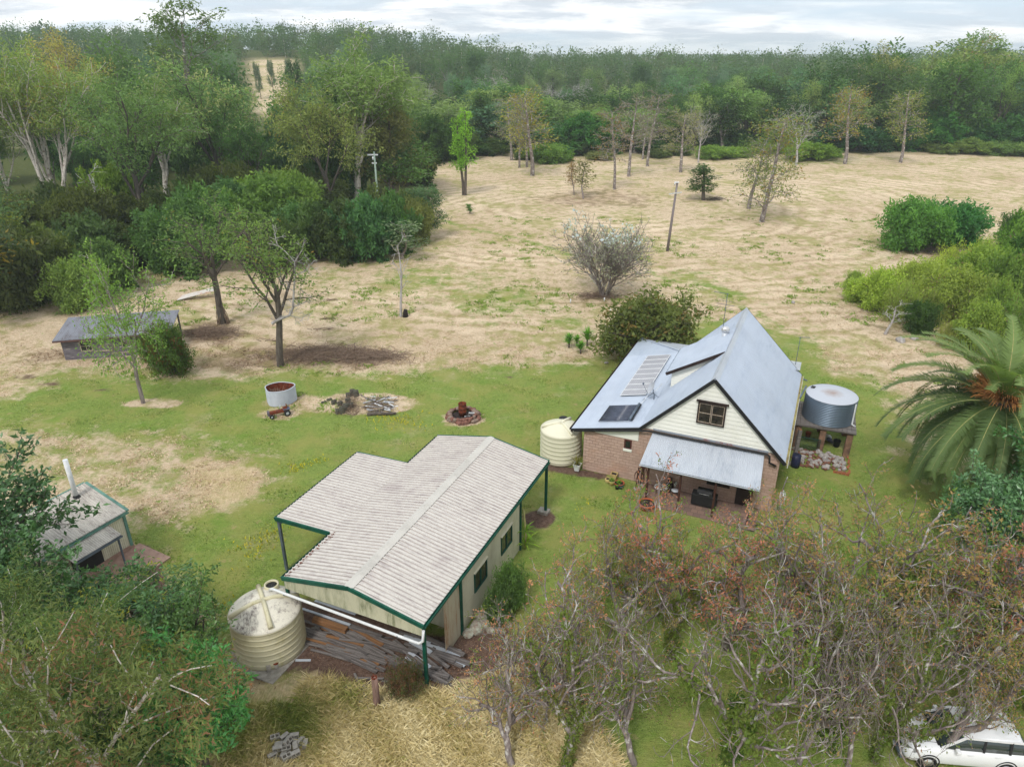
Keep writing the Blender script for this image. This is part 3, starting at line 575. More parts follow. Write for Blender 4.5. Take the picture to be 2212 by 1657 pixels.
    tall = n.mix(n.ramp(st2, .35, .65), lin((172,152,104)), lin((224,204,158))); c = n.mix(n.math('MULTIPLY', t, n.math('SUBTRACT', 1., n.math('MULTIPLY', gm, .7))), c, tall)
    soil = n.mix(n.ramp(fine, .35, .65), lin((88,68,58)), lin((122,100,88))); soil = n.mix(n.ramp(vf, .62, .7), soil, lin((180,164,150)))
    sm = n.ramp(n.math('ADD', s, n.math('MULTIPLY', n.math('SUBTRACT', n.noise(P, 1.6, 4.), .5), .9)), .35, .65); c = n.mix(sm, c, soil)
    fl = n.mix(n.ramp(fine, .35, .65), lin((60,72,38)), lin((100,104,60))); c = n.mix(f, c, fl)
    h = n.math('ADD', n.math('MULTIPLY', fine, .8), n.math('ADD', st, n.math('MULTIPLY', vf, .4)))
    n.bsdf(c, .95, bump=h, bstr=.9, bdist=.12, spec=.08); return n.m
gm_ = npmesh('ground', V, Fq, m_ground(), {'zone': np.stack([zg, zd, zs, np.ones_like(zg)], 1), 'tall': zt, 'floor': zf}, smooth=True)
gobj = bpy.data.objects.new('ground', gm_); link(gobj); tag(gobj, kind='structure')
# ------------------------------------------------------------------ grass and hay (uncountable)
def m_blade(name, cols):
    n = NT(name); w = n.n('Attribute', attribute_name='w').outputs['Fac']; cr = n.n('ValToRGB', {0: w}); el_ = cr.color_ramp.elements
    cr.color_ramp.interpolation = 'LINEAR'
    while len(el_) < len(cols): el_.new(.5)
    for i, c in enumerate(cols): el_[i].position = i/(len(cols)-1); el_[i].color = lin(c)+(1,)
    n.bsdf(cr.outputs[0], .9, spec=.08); return n.m
def blades(name, P, h, wd, tone, m, lean=.6, seed=1, per=3):
    rg = np.random.default_rng(seed); P = np.repeat(P, per, 0); tone = np.repeat(tone, per); h = np.repeat(h, per)*(.6+.8*rg.random(len(P))); n = len(P)
    b = np.stack([P[:, 0]+rg.normal(0, .05, n), P[:, 1]+rg.normal(0, .05, n), np.zeros(n)], 1); b[:, 2] = hill(b[:, 0], b[:, 1])-.01
    a = rg.random(n)*6.28; d = np.stack([np.cos(a)*lean*rg.random(n)*1.6, np.sin(a)*lean*rg.random(n)*1.6, np.ones(n)], 1); d = unit(d)*h[:, None]
    a2 = rg.random(n)*6.28; s = np.stack([np.cos(a2), np.sin(a2), np.zeros(n)], 1)*(wd*(.6+.8*rg.random(n)))[:, None]
    V = np.stack([b-s, b+s, b+d*.6+s*.6, b+d*np.array([1.35,1.35,.95])], 1).reshape(-1, 3)
    me = npmesh(name, V, np.arange(4*n).reshape(n, 4), m, {'w': np.clip(tone+rg.normal(0, .12, n), 0, 1)}); o = bpy.data.objects.new(name, me); link(o); return o
rg = np.random.default_rng(77)
def scatter(n, x0, x1, y0, y1, power=1.):
    y = y0+(y1-y0)*rg.random(n)**power; x = (x0+(x1-x0)*rg.random(n))*y; return np.stack([x, y], 1)     # wedge in front of the camera
P = scatter(150000, -.85, .95, 15, 62, 1.); g, d, s, t, f = zones(P); nz = np.sin(P[:, 0]*1.7+np.sin(P[:, 1]*1.3)*2)*.5+np.sin(P[:, 1]*2.1+P[:, 0]*.6)*.5
k = (g+.25*nz > .45) & (s < .3) & (t < .4) & (f < .5); Pk = P[k]
o = blades('lawn_grass', Pk, .05+.09*np.clip(np.sin(Pk[:, 0]*.9+2*np.sin(Pk[:, 1]*.6))*np.sin(Pk[:, 1]*1.1+Pk[:, 0]*.4), 0, 1), .018, .38+.25*nz[k]*.8+.28*rg.normal(0, 1, len(Pk)), m_blade('lawn_blade', [(74,100,38),(104,132,50),(138,160,72),(184,184,112)]), 1.2, 3, 2); tag(o, 'short patchy green lawn grass round the sheds and the house', 'grass', kind='stuff')
k = (g+.2*nz < .5) & (s < .3) & (f < .5); Pk = P[k]
P2 = scatter(60000, -.8, 1.0, 60, 110, 1.); g2, d2, s2, t2, f2 = zones(P2); k2 = (g2 < .5) & (f2 < .4); Pk = np.concatenate([Pk, P2[k2]]); hh = np.concatenate([np.full(k.sum(), .13), np.full(k2.sum(), .16)])
dd = np.concatenate([d[k], d2[k2]])
o = blades('mown_hay', Pk, hh, .028, np.clip(.62-.5*dd, 0, 1)+.18*rg.normal(0, 1, len(Pk)), m_blade('hay_blade', [(96,74,56),(158,132,102),(206,182,150),(226,206,176)]), 3., 4, 2); tag(o, 'pale dry mown grass lying over the paddock', 'dry grass', kind='stuff')
P = scatter(60000, -.75, .35, 15.5, 27, 1.); g, d, s, t, f = zones(P); k = (t > .3+.3*rg.random(len(P))) | ((g > .3) & (g < .8) & (P[:, 1] < 23) & (P[:, 0] < -3)); Pk = P[k]; hp_ = at(621, 1628); Pk = Pk[np.hypot(Pk[:, 0]-hp_[0], Pk[:, 1]-hp_[1]-.1) > .8]; Pk = Pk[~((Pk[:, 0] < -9.2) & (Pk[:, 1] > 21.6))]; gt = pmask(Pk, wpoly([(470,1510),(640,1490),(760,1500),(700,1600),(500,1640),(420,1600)]), 2.)
o = blades('tall_grass', Pk, np.full(len(Pk), .42), .012, .8-.5*gt+.15*np.sin(Pk[:, 0]*2+Pk[:, 1]*1.4), m_blade('tall_blade', [(110,134,58),(164,168,90),(224,206,150),(244,232,190)]), 1.3, 5, 3); tag(o, 'long straw and green grass in front of the woodpile', 'grass', kind='stuff')
# green tufts in the paddock
P = scatter(2600, -.6, .75, 44, 120, 1.); g, d, s, t, f = zones(P); nzz = np.sin(P[:, 0]*.35+1)+np.sin(P[:, 1]*.27); k = (f < .2) & (g < .6) & (nzz+.5*rg.random(len(P)) > .55); Pk = np.repeat(P[k], 16, 0)+rg.normal(0, .3, (k.sum()*16, 2))
o = blades('green_tufts', Pk, np.full(len(Pk), .22), .03, .45+.2*rg.normal(0, 1, len(Pk)), m_blade('tuft_blade', [(84,112,40),(126,156,62),(158,176,84)]), .8, 6, 3); tag(o, 'small bright green weed tufts dotted through the mown paddock', 'weeds', kind='stuff')
# yellow flowering weeds
F_ = []
for (x, y, r, m_) in ((850,905,1.6,60),(890,915,1.6,60),(640,1010,.9,60),(560,1170,1.4,60),(540,1200,1.2,40),(590,1150,1.,40),(690,995,.8,40),(820,900,1.4,40),(500,1300,1.,30),(1260,1090,.9,24)):
    c = at(x, y); F_.append(np.array(c[:2])+rg.normal(0, r*.5, (m_, 2)))
Pf = np.concatenate(F_); o = blades('yellow_weeds', Pf, np.full(len(Pf), .16), .028, np.full(len(Pf), .75)+.3*rg.normal(0, 1, len(Pf)), m_blade('flower', [(120,150,50),(170,176,60),(206,190,50)]), .6, 7, 2); tag(o, 'tiny yellow flowering weeds in the lawn beside the big shed', 'flowers', kind='stuff')
# fallen leaves and twigs under the crooked trees and on the brown patches
P = scatter(30000, -.3, 1.05, 15.5, 32, 1.); Pk = P[(P[:, 0] > 1.5+.25*(30-P[:, 1]))]; 
P3 = scatter(40000, -.6, .1, 55, 75); dz = zones(P3)[1]; Pk = np.concatenate([Pk, P3[dz > .4]]); P4 = scatter(16000, -.6, .12, 20, 30); sz = zones(P4)[2]; Pk = np.concatenate([Pk, P4[sz > .5]])
o = blades('leaf_litter', Pk, np.full(len(Pk), .045), .03, .5+.3*rg.normal(0, 1, len(Pk)), m_blade('litter', [(78,56,46),(128,98,78),(170,142,120)]), 6., 8, 1); tag(o, 'brown fallen leaves and twigs under the crooked trees', 'leaf litter', kind='stuff')
M['ridge_white'] = m_stain('ridge_white', lin((196,192,184)), lin((150,146,138)), (.8,.8,.8), (.5,.8), rough=.75, spec=.15)
M['cream_dirty'] = m_stain('cream_dirty', lin((196,194,168)), lin((116,122,92)), (1.2,1.2,.25), (.42,.62))
M['cream_rusty'] = m_stain('cream_rusty', lin((196,190,168)), lin((150,94,50)), (1.4,1.4,.2), (.42,.58))
M['flash_rust'] = m_stain('flash_rust', lin((150,158,168)), lin((142,66,48)), (.9,.9,.9), (.5,.56))
M['gutter_dirty'] = m_stain('gutter_dirty', lin((168,158,96)), lin((84,60,48)), (1,1,1), (.4,.6))
M['post_brown'] = m_plain('post_brown', lin((84,50,40)), lin((62,38,32)), 3., .7)
M['dark_red'] = m_plain('dark_red', lin((92,40,34)), lin((70,32,30)), 3., .6)
M['white_worn'] = m_plain('white_worn', lin((190,180,166)), lin((140,120,100)), 9., .7)
M['dish_grey'] = m_plain('dish_grey', lin((190,194,200)), lin((170,174,182)), 3., .5)
M['chrome'] = m_plain('chrome', (.75,.75,.75), (.6,.6,.6), 3., .3, .8, bump=.02)
M['tube_dark'] = m_plain('tube_dark', lin((72,80,98)), lin((56,62,80)), 3., .25, bump=0., spec=.6)
g_ = NT('glass_warm'); g_.bsdf(g_.mix(g_.ramp(g_.noise(g_.pos(), 3.), .4, .6), lin((62,56,50)), lin((34,32,32))), .15, spec=.6); M['glass_warm'] = g_.m
g_ = NT('glass_tint'); g_.bsdf(g_.mix(g_.ramp(g_.noise(g_.pos(), 4.), .45, .6), lin((40,40,46)), lin((74,66,62))), .12, spec=.7); M['glass_tint'] = g_.m
def m_paving():
    n = NT('paving'); v = n.pos(); b = n.n('TexBrick', {'Vector': v, 'Color1': lin((138,112,98))+(1,), 'Color2': lin((112,92,84))+(1,), 'Mortar': lin((84,74,68))+(1,), 'Scale': 1., 'Mortar Size': .012, 'Brick Width': .4, 'Row Height': .4}); n.bsdf(b.outputs[0], .9, bump=n.noise(v, 20.), bstr=.3); return n.m
M['paving'] = m_paving()
M['roof_weathered'] = m_stain('roof_weathered', lin((196,190,180)), lin((128,118,112)), (.5,2.,1), (.42,.62), rough=.75, spec=.15)
M['pale_green'] = m_plain('pale_green', lin((110,150,136)), lin((86,124,112)), 3., .6)
M['pink_conc'] = m_plain('pink_conc', lin((176,146,130)), lin((148,120,106)), 3., .9)
M['old_iron'] = m_stain('old_iron', lin((140,142,150)), lin((92,80,78)), (2.2,.5,1), (.46,.64), rough=.6, metal=.3)
M['old_red'] = m_plain('old_red', lin((104,74,68)), lin((80,60,56)), 3., .9)
M['old_block'] = m_plain('old_block', lin((148,116,94)), lin((92,72,60)), 2.5, .95, bump=.6)
M['dark_green'] = m_plain('dark_green', lin((44,76,60)), lin((32,58,46)), 3., .8)
M['brick_dull'] = m_plain('brick_dull', lin((142,96,74)), lin((100,70,58)), 6., .95, bump=.6)
M['soil_dark'] = m_plain('soil_dark', lin((60,48,44)), lin((40,34,34)), 9., .95, bump=.6)
M['pot_sand'] = m_plain('pot_sand', lin((206,184,124)), lin((176,154,100)), 4., .8)
M['teal'] = m_plain('teal', lin((70,120,112)), lin((50,96,92)), 3., .6)
g_ = NT('mosaic'); v_ = g_.n('TexVoronoi', {'Vector': g_.pos(), 'Scale': 16.}); g_.bsdf(g_.mix(g_.ramp(v_.outputs[0], .35, .5), lin((206,206,200)), lin((60,52,48))), .5); M['mosaic'] = g_.m
M['blue_old'] = m_plain('blue_old', lin((84,104,134)), lin((108,84,76)), 4., .7)
M['conc_dark'] = m_plain('conc_dark', lin((112,108,98)), lin((74,74,64)), 5., .95, bump=.6)
M['old_post'] = m_plain('old_post', lin((160,130,118)), lin((112,90,80)), 3., .95, bump=.6, stretch=(4,4,.4))
M['lichen_stone'] = m_plain('lichen_stone', lin((132,112,100)), lin((168,172,156)), 4., .95, bump=.6)
M['grey_pole'] = m_plain('grey_pole', lin((144,136,136)), lin((108,100,102)), 3., .9, bump=.4, stretch=(4,4,.4))
M['pole_green'] = m_plain('pole_green', lin((160,178,164)), lin((136,156,142)), 3., .8)
M['white_worn2'] = m_plain('white_worn2', lin((206,208,206)), lin((176,176,172)), 3., .7)
M['sheet_orange'] = m_stain('sheet_orange', lin((206,200,192)), lin((190,120,70)), (.6,.6,.6), (.5,.56))
M['black_bark'] = m_plain('black_bark', lin((52,44,40)), lin((34,30,28)), 6., .95, bump=.6)
M['mint'] = m_plain('mint', lin((176,204,186)), lin((156,186,168)), 3., .5)
M['navy'] = m_plain('navy', lin((34,40,70)), lin((28,32,54)), 3., .5)
M['car_white'] = NT('car_white'); M['car_white'].bsdf((.78,.79,.8), .22, spec=.6); M['car_white'] = M['car_white'].m
M['car_glass'] = NT('car_glass'); M['car_glass'].bsdf((.03,.045,.045), .06, spec=.8); M['car_glass'] = M['car_glass'].m
# ------------------------------------------------------------------ big shed
A24 = R(-24)
def loc2w(o, x, y, ang=-24):
    c, s = math.cos(R(ang)), math.sin(R(ang)); return (o[0]+x*c-y*s, o[1]+x*s+y*c)
SH = (-10.49, 25.67)
sh = thing('steel_shed', 'large cream steel shed with dirt-streaked white roof, green trim and side carport', 'shed', (SH[0], SH[1], 0), A24)
WD, LN, EV, RZ = 7.4, 14.4, 3.6, 4.32
b = MB(); b.ribbed((0,0,EV),(0,LN,EV),(WD/2,LN,RZ),(WD/2,0,RZ),.24,.05,'rib'); b.ribbed((WD,0,EV),(WD,LN,EV),(WD/2,LN,RZ),(WD/2,0,RZ),.24,.05,'rib')
b.ribbed((-3.55,3.6,EV-.12),(-3.55,10.8,EV-.12),(0.02,10.8,EV+.012),(0.02,3.6,EV+.012),.24,.05,'rib'); rf = b.build('roof', M['white_roof'], sh)
# roof build keeps ribs along local x
b = MB(); b.slab([(WD/2-.24,-.03,RZ+.01),(WD/2,-.03,RZ+.075),(WD/2,LN+.03,RZ+.075),(WD/2-.24,LN+.03,RZ+.01)],.02); b.slab([(WD/2,-.03,RZ+.075),(WD/2+.24,-.03,RZ+.01),(WD/2+.24,LN+.03,RZ+.01),(WD/2,LN+.03,RZ+.075)],.02); b.build('ridge_cap', M['ridge_white'], sh)
def trim(name, pts, w, h, m, par): 
    b = MB()
    for p, q in zip(pts[:-1], pts[1:]): b.beam(p, q, w, h)
    return b.build(name, m, par)
for y in (-.04, LN+.04): trim('barge_board', [(-.05,y,EV-.06),(WD/2,y,RZ-.04),(WD+.05,y,EV-.06)], .09, .2, M['green_paint'], sh)
trim('barge_board', [(-3.6,3.6,EV-.2),(-.1,3.6,EV-.1)], .09, .22, M['green_paint'], sh); trim('barge_board', [(-3.6,10.86,EV-.2),(-.1,10.86,EV-.1)], .09, .22, M['green_paint'], sh)
def gutter(p, q, par, m=M['green_paint'], w=.12, h=.1, lip=None, name='gutter'):
    p = Vector(p); q = Vector(q); b = MB(); d = (q-p).normalized(); n_ = Vector((0,0,1)).cross(d)*w/2
    b.beam(p+n_, q+n_, .012, h); b.beam(p-n_, q-n_, .012, h); b.beam(p-Vector((0,0,h/2)), q-Vector((0,0,h/2)), w, .012); return b.build(name, lip or m, par)
gutter((-.07,-.02,EV-.07),(-.07,3.56,EV-.07), sh); gutter((-.07,10.92,EV-.07),(-.07,LN,EV-.07), sh); gutter((-3.62,3.6,EV-.2),(-3.62,10.86,EV-.2), sh); gutter((WD+.07,-.02,EV-.07),(WD+.07,LN+.02,EV-.07), sh)
# enclosed room: y from 3.4 to 10.3 on the right side
wallm = lambda a, bb, z0, z1, name, mat_='cream_steel', p=.085: (MB().ribbed((a[0],a[1],z0),(bb[0],bb[1],z0),(bb[0],bb[1],z1),(a[0],a[1],z1),p,.018,'sine',0)).build(name, M[mat_], sh)
X1 = WD-.1
def wallseg(z0, z1, y0, y1, b): b.ribbed((X1,y0,z0),(X1,y1,z0),(X1,y1,z1),(X1,y0,z1),.085,.016,'sine',0)
b = MB(); WN = [(4.85,6.25,1.35,2.55),(7.95,9.35,1.35,2.55)]
wallseg(0,1.35,3.45,10.4,b); wallseg(2.55,EV-.08,3.45,10.4,b); wallseg(1.35,2.55,3.45,4.85,b); wallseg(1.35,2.55,6.25,7.95,b); wallseg(1.35,2.55,9.35,10.4,b)
for y in (3.45, 10.4): b.ribbed((.1,y,0),(X1-.01,y,0),(X1-.01,y,EV-.05),(.1,y,EV-.05),.085,.016,'sine',0)
b.ribbed((.1,3.45,0),(.1,10.4,0),(.1,10.4,EV-.05),(.1,3.45,EV-.05),.085,.016,'sine',0)
b.build('wall', M['cream_steel'], sh)
b = MB(); b.ribbed((.05,-.02,EV-.62),(WD-.05,-.02,EV-.62),(WD-.05,-.02,EV-.1),(.05,-.02,EV-.1),.085,.016,'sine',0)
vs = [(.05,-.025,EV-.12),(WD-.05,-.025,EV-.12),(WD/2,-.025,RZ-.06)]; b.add(vs+[(x,y+.05,z) for x,y,z in vs],[(0,1,2),(5,4,3),(0,3,4,1),(1,4,5,2),(2,5,3,0)]); b.build('gable_panel', M['cream_dirty'], sh)
b = MB(); b.ribbed((X1-.02,1.9,.0),(X1-.02,3.4,.0),(X1-.02,3.4,EV-.12),(X1-.02,1.9,EV-.12),.085,.016,'sine',0); b.build('rusty_side_panel', M['cream_rusty'], sh)['label'] = 'rust-streaked cream side sheet beside the woodpile'
for y0, y1, z0, z1 in WN:
    f = MB()
    for yy in (y0+.03, (y0+y1)/2, y1-.03): f.box(X1-.03, X1+.05, yy-.03, yy+.03, z0, z1)
    f.box(X1-.03, X1+.06, y0+.06, y1-.06, z0, z0+.05); f.box(X1-.03, X1+.06, y0+.06, y1-.06, z1-.05, z1)
    w = f.build('window', M['green_paint'], sh); MB().box(X1-.01, X1+.004, y0+.04, y1-.04, z0+.04, z1-.04).build('pane', M['glass_tint'], w); MB().box(X1+.0, X1+.1, y0-.03, y1+.03, z1+.0, z1+.035).build('window_hood', M['cream_steel'], w)
for x, y, m in ((.06,.08,'green_paint'),(WD-.06,.08,'green_paint'),(WD-.06,LN-.08,'green_paint'),(.06,LN-.08,'green_paint'),(X1+.03,3.42,'green_paint'),(X1+.03,10.42,'green_paint'),(-3.5,3.72,'grey_steel'),(-3.5,10.7,'grey_steel'),(.06,3.6,'grey_steel')):
    q = MB().box(x-.08, x+.08, y-.06, y+.06, -.1, EV-.13).build('post', M[m], sh, bevel=.01)
MB().box(-3.53,-3.3,3.68,3.8,EV-.5,EV-.28).build('bracket', M['grey_steel'], sh)
# pipe under the front eave
b = MB(); zz = EV-.75; b.tube([(-.75,-.2,zz-.12),(-.6,-.2,zz+.0),(-.4,-.2,zz+.0),(3,-.2,zz-.06),(WD-.35,-.2,zz-.14),(WD-.12,-.2,zz-.13),(WD+.05,-.18,zz+.05),(WD+.06,-.1,EV-.2)], .065, 12)
b.build('downpipe', M['white_paint'], sh)
for x in (.1, 3.1, 6.2): MB().tube([(x,-.2,zz-.06-x*.012),(x+.05,-.2,zz-.06-x*.012)], .072, 12).build('pipe_strap', M['grey_steel'], sh)
b = MB(); b.box(0,X1,3.5,10.3,.02,.06); b.build('floor_slab', M['conc'], sh)
x, y = loc2w(SH, WD-.05, LN-.1); MB().box(-.35,.3,-.28,.28,-.05,.16).build('footing', M['conc'], sh, bevel=.02).location = (WD-.15, LN-.1, 0)
# dead leaves caught on the roof edge
V_ = []; r_ = random.Random(4)
b = MB()
for i in range(150):
    y = r_.uniform(0, 3.6); x = abs(r_.gauss(0, .06))+(.1 if y > 2.6 else 0)*r_.random(); z = EV+x*.19+.045; a = r_.random()*6; s_ = r_.uniform(.04,.09); b.add([(x+.12,y,z),(x+.12+s_*math.cos(a),y+s_*math.sin(a),z+.03),(x+.12+s_*math.cos(a+1),y+s_*math.sin(a+1),z+.01)],[(0,1,2)])
tag(b.build('roof_leaves', M['rust'], None, loc=(SH[0],SH[1],0), rz=A24), 'rusty dead leaves caught along the low edge of the shed roof', 'leaf litter', kind='stuff')
# ------------------------------------------------------------------ house
HO = (4.71, 40.67)
ho = thing('house', 'block cottage with steep blue-grey gable roof, cream gable boards and lean-to wings', 'house', (HO[0], HO[1], 0), A24)
Rg = (7.8, 8.2); LF = (3.7, 4.12); RT = (12.36, 3.62); Y0, Y1 = -.15, 13.5
def zl(x): return LF[1]+(x-LF[0])*(Rg[1]-LF[1])/(Rg[0]-LF[0])
def zr(x): return RT[1]+(RT[0]-x)*(Rg[1]-RT[1])/(RT[0]-Rg[0])
b = MB(); b.ribbed((RT[0],Y0,RT[1]),(RT[0],Y1,RT[1]),(Rg[0],Y1,Rg[1]),(Rg[0],Y0,Rg[1]),.19,.03,'rib',.05); b.ribbed((LF[0]-.02,Y0,LF[1]-.02),(LF[0]-.02,Y1,LF[1]-.02),(Rg[0],Y1,Rg[1]),(Rg[0],Y0,Rg[1]),.19,.022,'rib',.05)
b.build('main_roof', M['zinc_roof'], ho)
ls = (4.1-3.02)/4.5
b = MB(); L0 = (-.82, 3.02)
def lz(x): return L0[1]+(x-L0[0])*ls
b.ribbed((L0[0],Y0,lz(L0[0])),(L0[0],13.1,lz(L0[0])),(3.72,13.1,lz(3.72)),(3.72,Y0,lz(3.72)),.19,.018,'rib',.03)
# hip end beyond: triangle toward the hip line
for i in range(22):
    y0 = 13.1+i*.2; y1 = y0+.2; x0 = 3.72-(y0-13.1)*4.54/4.4; x1 = 3.72-(y1-13.1)*4.54/4.4
    b.add([(L0[0],y0,lz(L0[0])),(L0[0],y1,lz(L0[0])),(max(x1,L0[0]),y1,lz(max(x1,L0[0]))),(x0,y0,lz(x0)),(L0[0],y0+.1,lz(L0[0])+.0)],[(0,1,2,3)])
b.build('lean_to_roof', M['zinc_roof'], ho)
b = MB(); n_ = 100; xa, xb = L0[0], 12.2
for i in range(n_*2):
    x0 = xa+(xb-xa)*i/(2*n_); x1 = xa+(xb-xa)*(i+1)/(2*n_)
    def yy(x): return max(13.1, 17.5-(x-L0[0])*4.4/4.54)
    def zz_(y): return 3.02+(17.5-y)*1.09/4.4
    o1 = .0 if i % 2 else .03; o2 = .03-o1
    b.add([(x0,17.5,3.02+o1),(x1,17.5,3.02+o2),(x1,yy(x1),zz_(yy(x1))+o2),(x0,yy(x0),zz_(yy(x0))+o1)],[(0,1,2,3)])
b.build('rear_verandah_roof', M['ver_roof'], ho)
trim('hip_cap', [(L0[0],17.5,3.06),(3.72,13.1,4.15)], .16, .03, M['zinc_roof'], ho)
b = MB(); b.slab([(Rg[0]-.22,Y0-.02,zl(Rg[0]-.22)+.03),(Rg[0],Y0-.02,Rg[1]+.06),(Rg[0],Y1+.02,Rg[1]+.06),(Rg[0]-.22,Y1+.02,zl(Rg[0]-.22)+.03)],.02); b.slab([(Rg[0],Y0-.02,Rg[1]+.06),(Rg[0]+.22,Y0-.02,zr(Rg[0]+.22)+.03),(Rg[0]+.22,Y1+.02,zr(Rg[0]+.22)+.03),(Rg[0],Y1+.02,Rg[1]+.06)],.02); b.build('ridge_cap', M['ver_roof'], ho)
# dormer
DY0, DY1, DX, DZ = 4.45, 9.05, 4.12, 6.05
b = MB(); b.ribbed((DX,DY0,DZ),(DX,DY1,DZ),(Rg[0]-.1,DY1,Rg[1]-.02),(Rg[0]-.1,DY0,Rg[1]-.02),.19,.022,'rib',.04); b.build('dormer_roof', M['zinc_roof'], ho)
trim('dormer_fascia', [(DX-.03,DY0-.02,DZ-.12),(Rg[0]-.12,DY0-.02,Rg[1]-.16)], .05, .2, M['dark_brown'], ho); trim('dormer_fascia', [(DX-.03,DY0,DZ-.1),(DX-.03,DY1,DZ-.1)], .05, .14, M['grey_steel'], ho)
def boards(poly_fn, z0, z1, st, y, m, par, name, axis='x', out=-1):
    b = MB(); z = z0
    while z < z1-.01:
        zt = min(z+st, z1); a0, c0 = poly_fn(z); a1, c1 = poly_fn(zt)
        if c0-a0 > .02:
            lo = y+out*.04; hi = y+out*.006
            b.add([(a0,lo,z),(c0,lo,z),(max(c1,a1),hi,zt),(a1,hi,zt),(a0,y,z),(c0,y,z),(max(c1,a1),y,zt),(a1,y,zt)],[(0,1,2,3),(4,7,6,5),(0,4,5,1),(2,6,7,3),(0,3,7,4),(1,5,6,2)])
        z = zt
    return b.build(name, m, par)
boards(lambda z: (4.45 if z < zl(4.45) else LF[0]+(z-LF[1])/((Rg[1]-LF[1])/(Rg[0]-LF[0]))*1., 0) if False else (max(4.45, DX+.35), min(Rg[0]-.3, LF[0]+(z-.03-LF[1])*(Rg[0]-LF[0])/(Rg[1]-LF[1]))) , 4.2, 6.0, .2, 4.75, M['cream_board'], ho, 'dormer_wall')
# cheek wall above: between main slope and dormer roof (triangle)
def cheek(z):
    xr = LF[0]+(z-LF[1])*(Rg[0]-LF[0])/(Rg[1]-LF[1])-.02; xl = 4.45 if z < DZ+.05 else DX+(z-DZ+.12)*(Rg[0]-DX)/(Rg[1]-DZ); return (xl, xr)
boards(cheek, 6.0, 7.9, .2, 4.75, M['cream_board'], ho, 'dormer_wall')
MB().box(4.42,4.5,4.76,8.9,4.5,6.05).build('dormer_wall', M['cream_board'], ho)
# gable boards
gx0 = lambda z: max(3.95, LF[0]+(z+.02-LF[1])*(Rg[0]-LF[0])/(Rg[1]-LF[1])); gx1 = lambda z: min(11.95, RT[0]-(z+.02-RT[1])*(RT[0]-Rg[0])/(Rg[1]-RT[1]))
boards(lambda z: (gx0(z), gx1(z)), 4.05, 8.12, .27, 0.02, M['cream_board'], ho, 'gable_wall'); boards(lambda z: (gx0(z), gx1(z)), 4.05, 8.12, .2, 13.42, M['cream_board'], ho, 'gable_wall', out=1)
b = MB(); b.box(0,12.05,.03,.2,0,2.98); b.box(3.62,12.05,.032,.2,2.98,3.98)
b.box(0,.2,.2,13.3,0,2.98); b.box(11.85,12.05,.2,13.3,0,3.7); b.box(.2,3.7,13.2,13.4,0,2.9); b.box(3.7,11.85,13.2,13.4,0,3.9); b.build('block_wall', M['block'], ho)
b = MB(); b.add([(.75,0,3.0),(3.6,0,3.0),(3.6,0,lz(3.6)-.1),(.75,0,lz(.75)-.1),(.75,.12,3.0),(3.6,.12,3.0),(3.6,.12,lz(3.6)-.1),(.75,.12,lz(.75)-.1)],[(0,1,2,3),(7,6,5,4),(0,4,5,1),(1,5,6,2),(2,6,7,3),(3,7,4,0)]); b.build('infill_board', M['cream_board'], ho)
trim('barge_board', [(LF[0]-.02,Y0-.03,LF[1]-.14),(Rg[0],Y0-.03,Rg[1]-.1),(RT[0]+.02,Y0-.03,RT[1]-.1)], .06, .2, M['black'], ho)
trim('barge_board', [(LF[0],Y1+.03,LF[1]-.12),(Rg[0],Y1+.03,Rg[1]-.1),(RT[0],Y1+.03,RT[1]-.1)], .06, .2, M['black'], ho)
trim('fascia', [(L0[0]-.02,Y0-.03,lz(L0[0])-.09),(LF[0],Y0-.03,lz(LF[0])-.12)], .06, .15, M['black'], ho)
gutter((L0[0]-.07,Y0,lz(L0[0])-.06),(L0[0]-.07,17.4,lz(L0[0])-.06), ho, M['dark_brown']); gutter((RT[0]+.07,Y0-.05,RT[1]-.06),(RT[0]+.07,Y1,RT[1]-.06), ho, M['gutter_dirty'], w=.14)
b = MB(); b.beam((RT[0]+.15,Y0-.05,RT[1]-.16),(RT[0]+.15,Y1,RT[1]-.16),.03,.2); b.build('eave_fascia', M['white_paint'], ho)
# black gutter pipe above the verandah and flashing strip
b = MB(); b.tube([(L0[0]+.2,-.22,2.92),(2.,-.25,3.5),(3.7,-.26,3.9),(4.3,-.22,4.0),(5.6,-.2,3.96),(8.6,-.2,3.98),(11.3,-.2,4.0),(11.45,-.2,3.9),(11.5,-.16,3.45),(11.9,-.12,3.3)], .06, 10); b.build('black_pipe', M['black'], ho)
b = MB(); b.box(4.5,11.35,-.06,-.035,4.02,4.14); b.build('flashing', M['flash_rust'], ho)
# verandah
b = MB(); b.ribbed((4.3,-2.2,2.72),(11.3,-2.2,2.72),(11.15,-.06,3.86),(4.48,-.06,3.86),.12,.034,'sine',0.012); b.build('verandah_roof', M['ver_roof'], ho)
trim('verandah_beam', [(4.4,-2.12,2.6),(11.2,-2.12,2.6)], .07, .12, M['dark_brown'], ho); trim('verandah_gutter', [(4.28,-2.26,2.68),(11.32,-2.26,2.68)], .06, .05, M['ver_roof'], ho)
for x in (4.83, 6.8, 8.85, 10.9): MB().box(x-.06,x+.06,-2.04,-1.92,0,2.6).build('post', M['post_brown'], ho, bevel=.01)
b = MB(); b.box(4.5,11.4,-2.4,.02,-.05,.05); b.build('verandah_paving', M['paving'], ho)
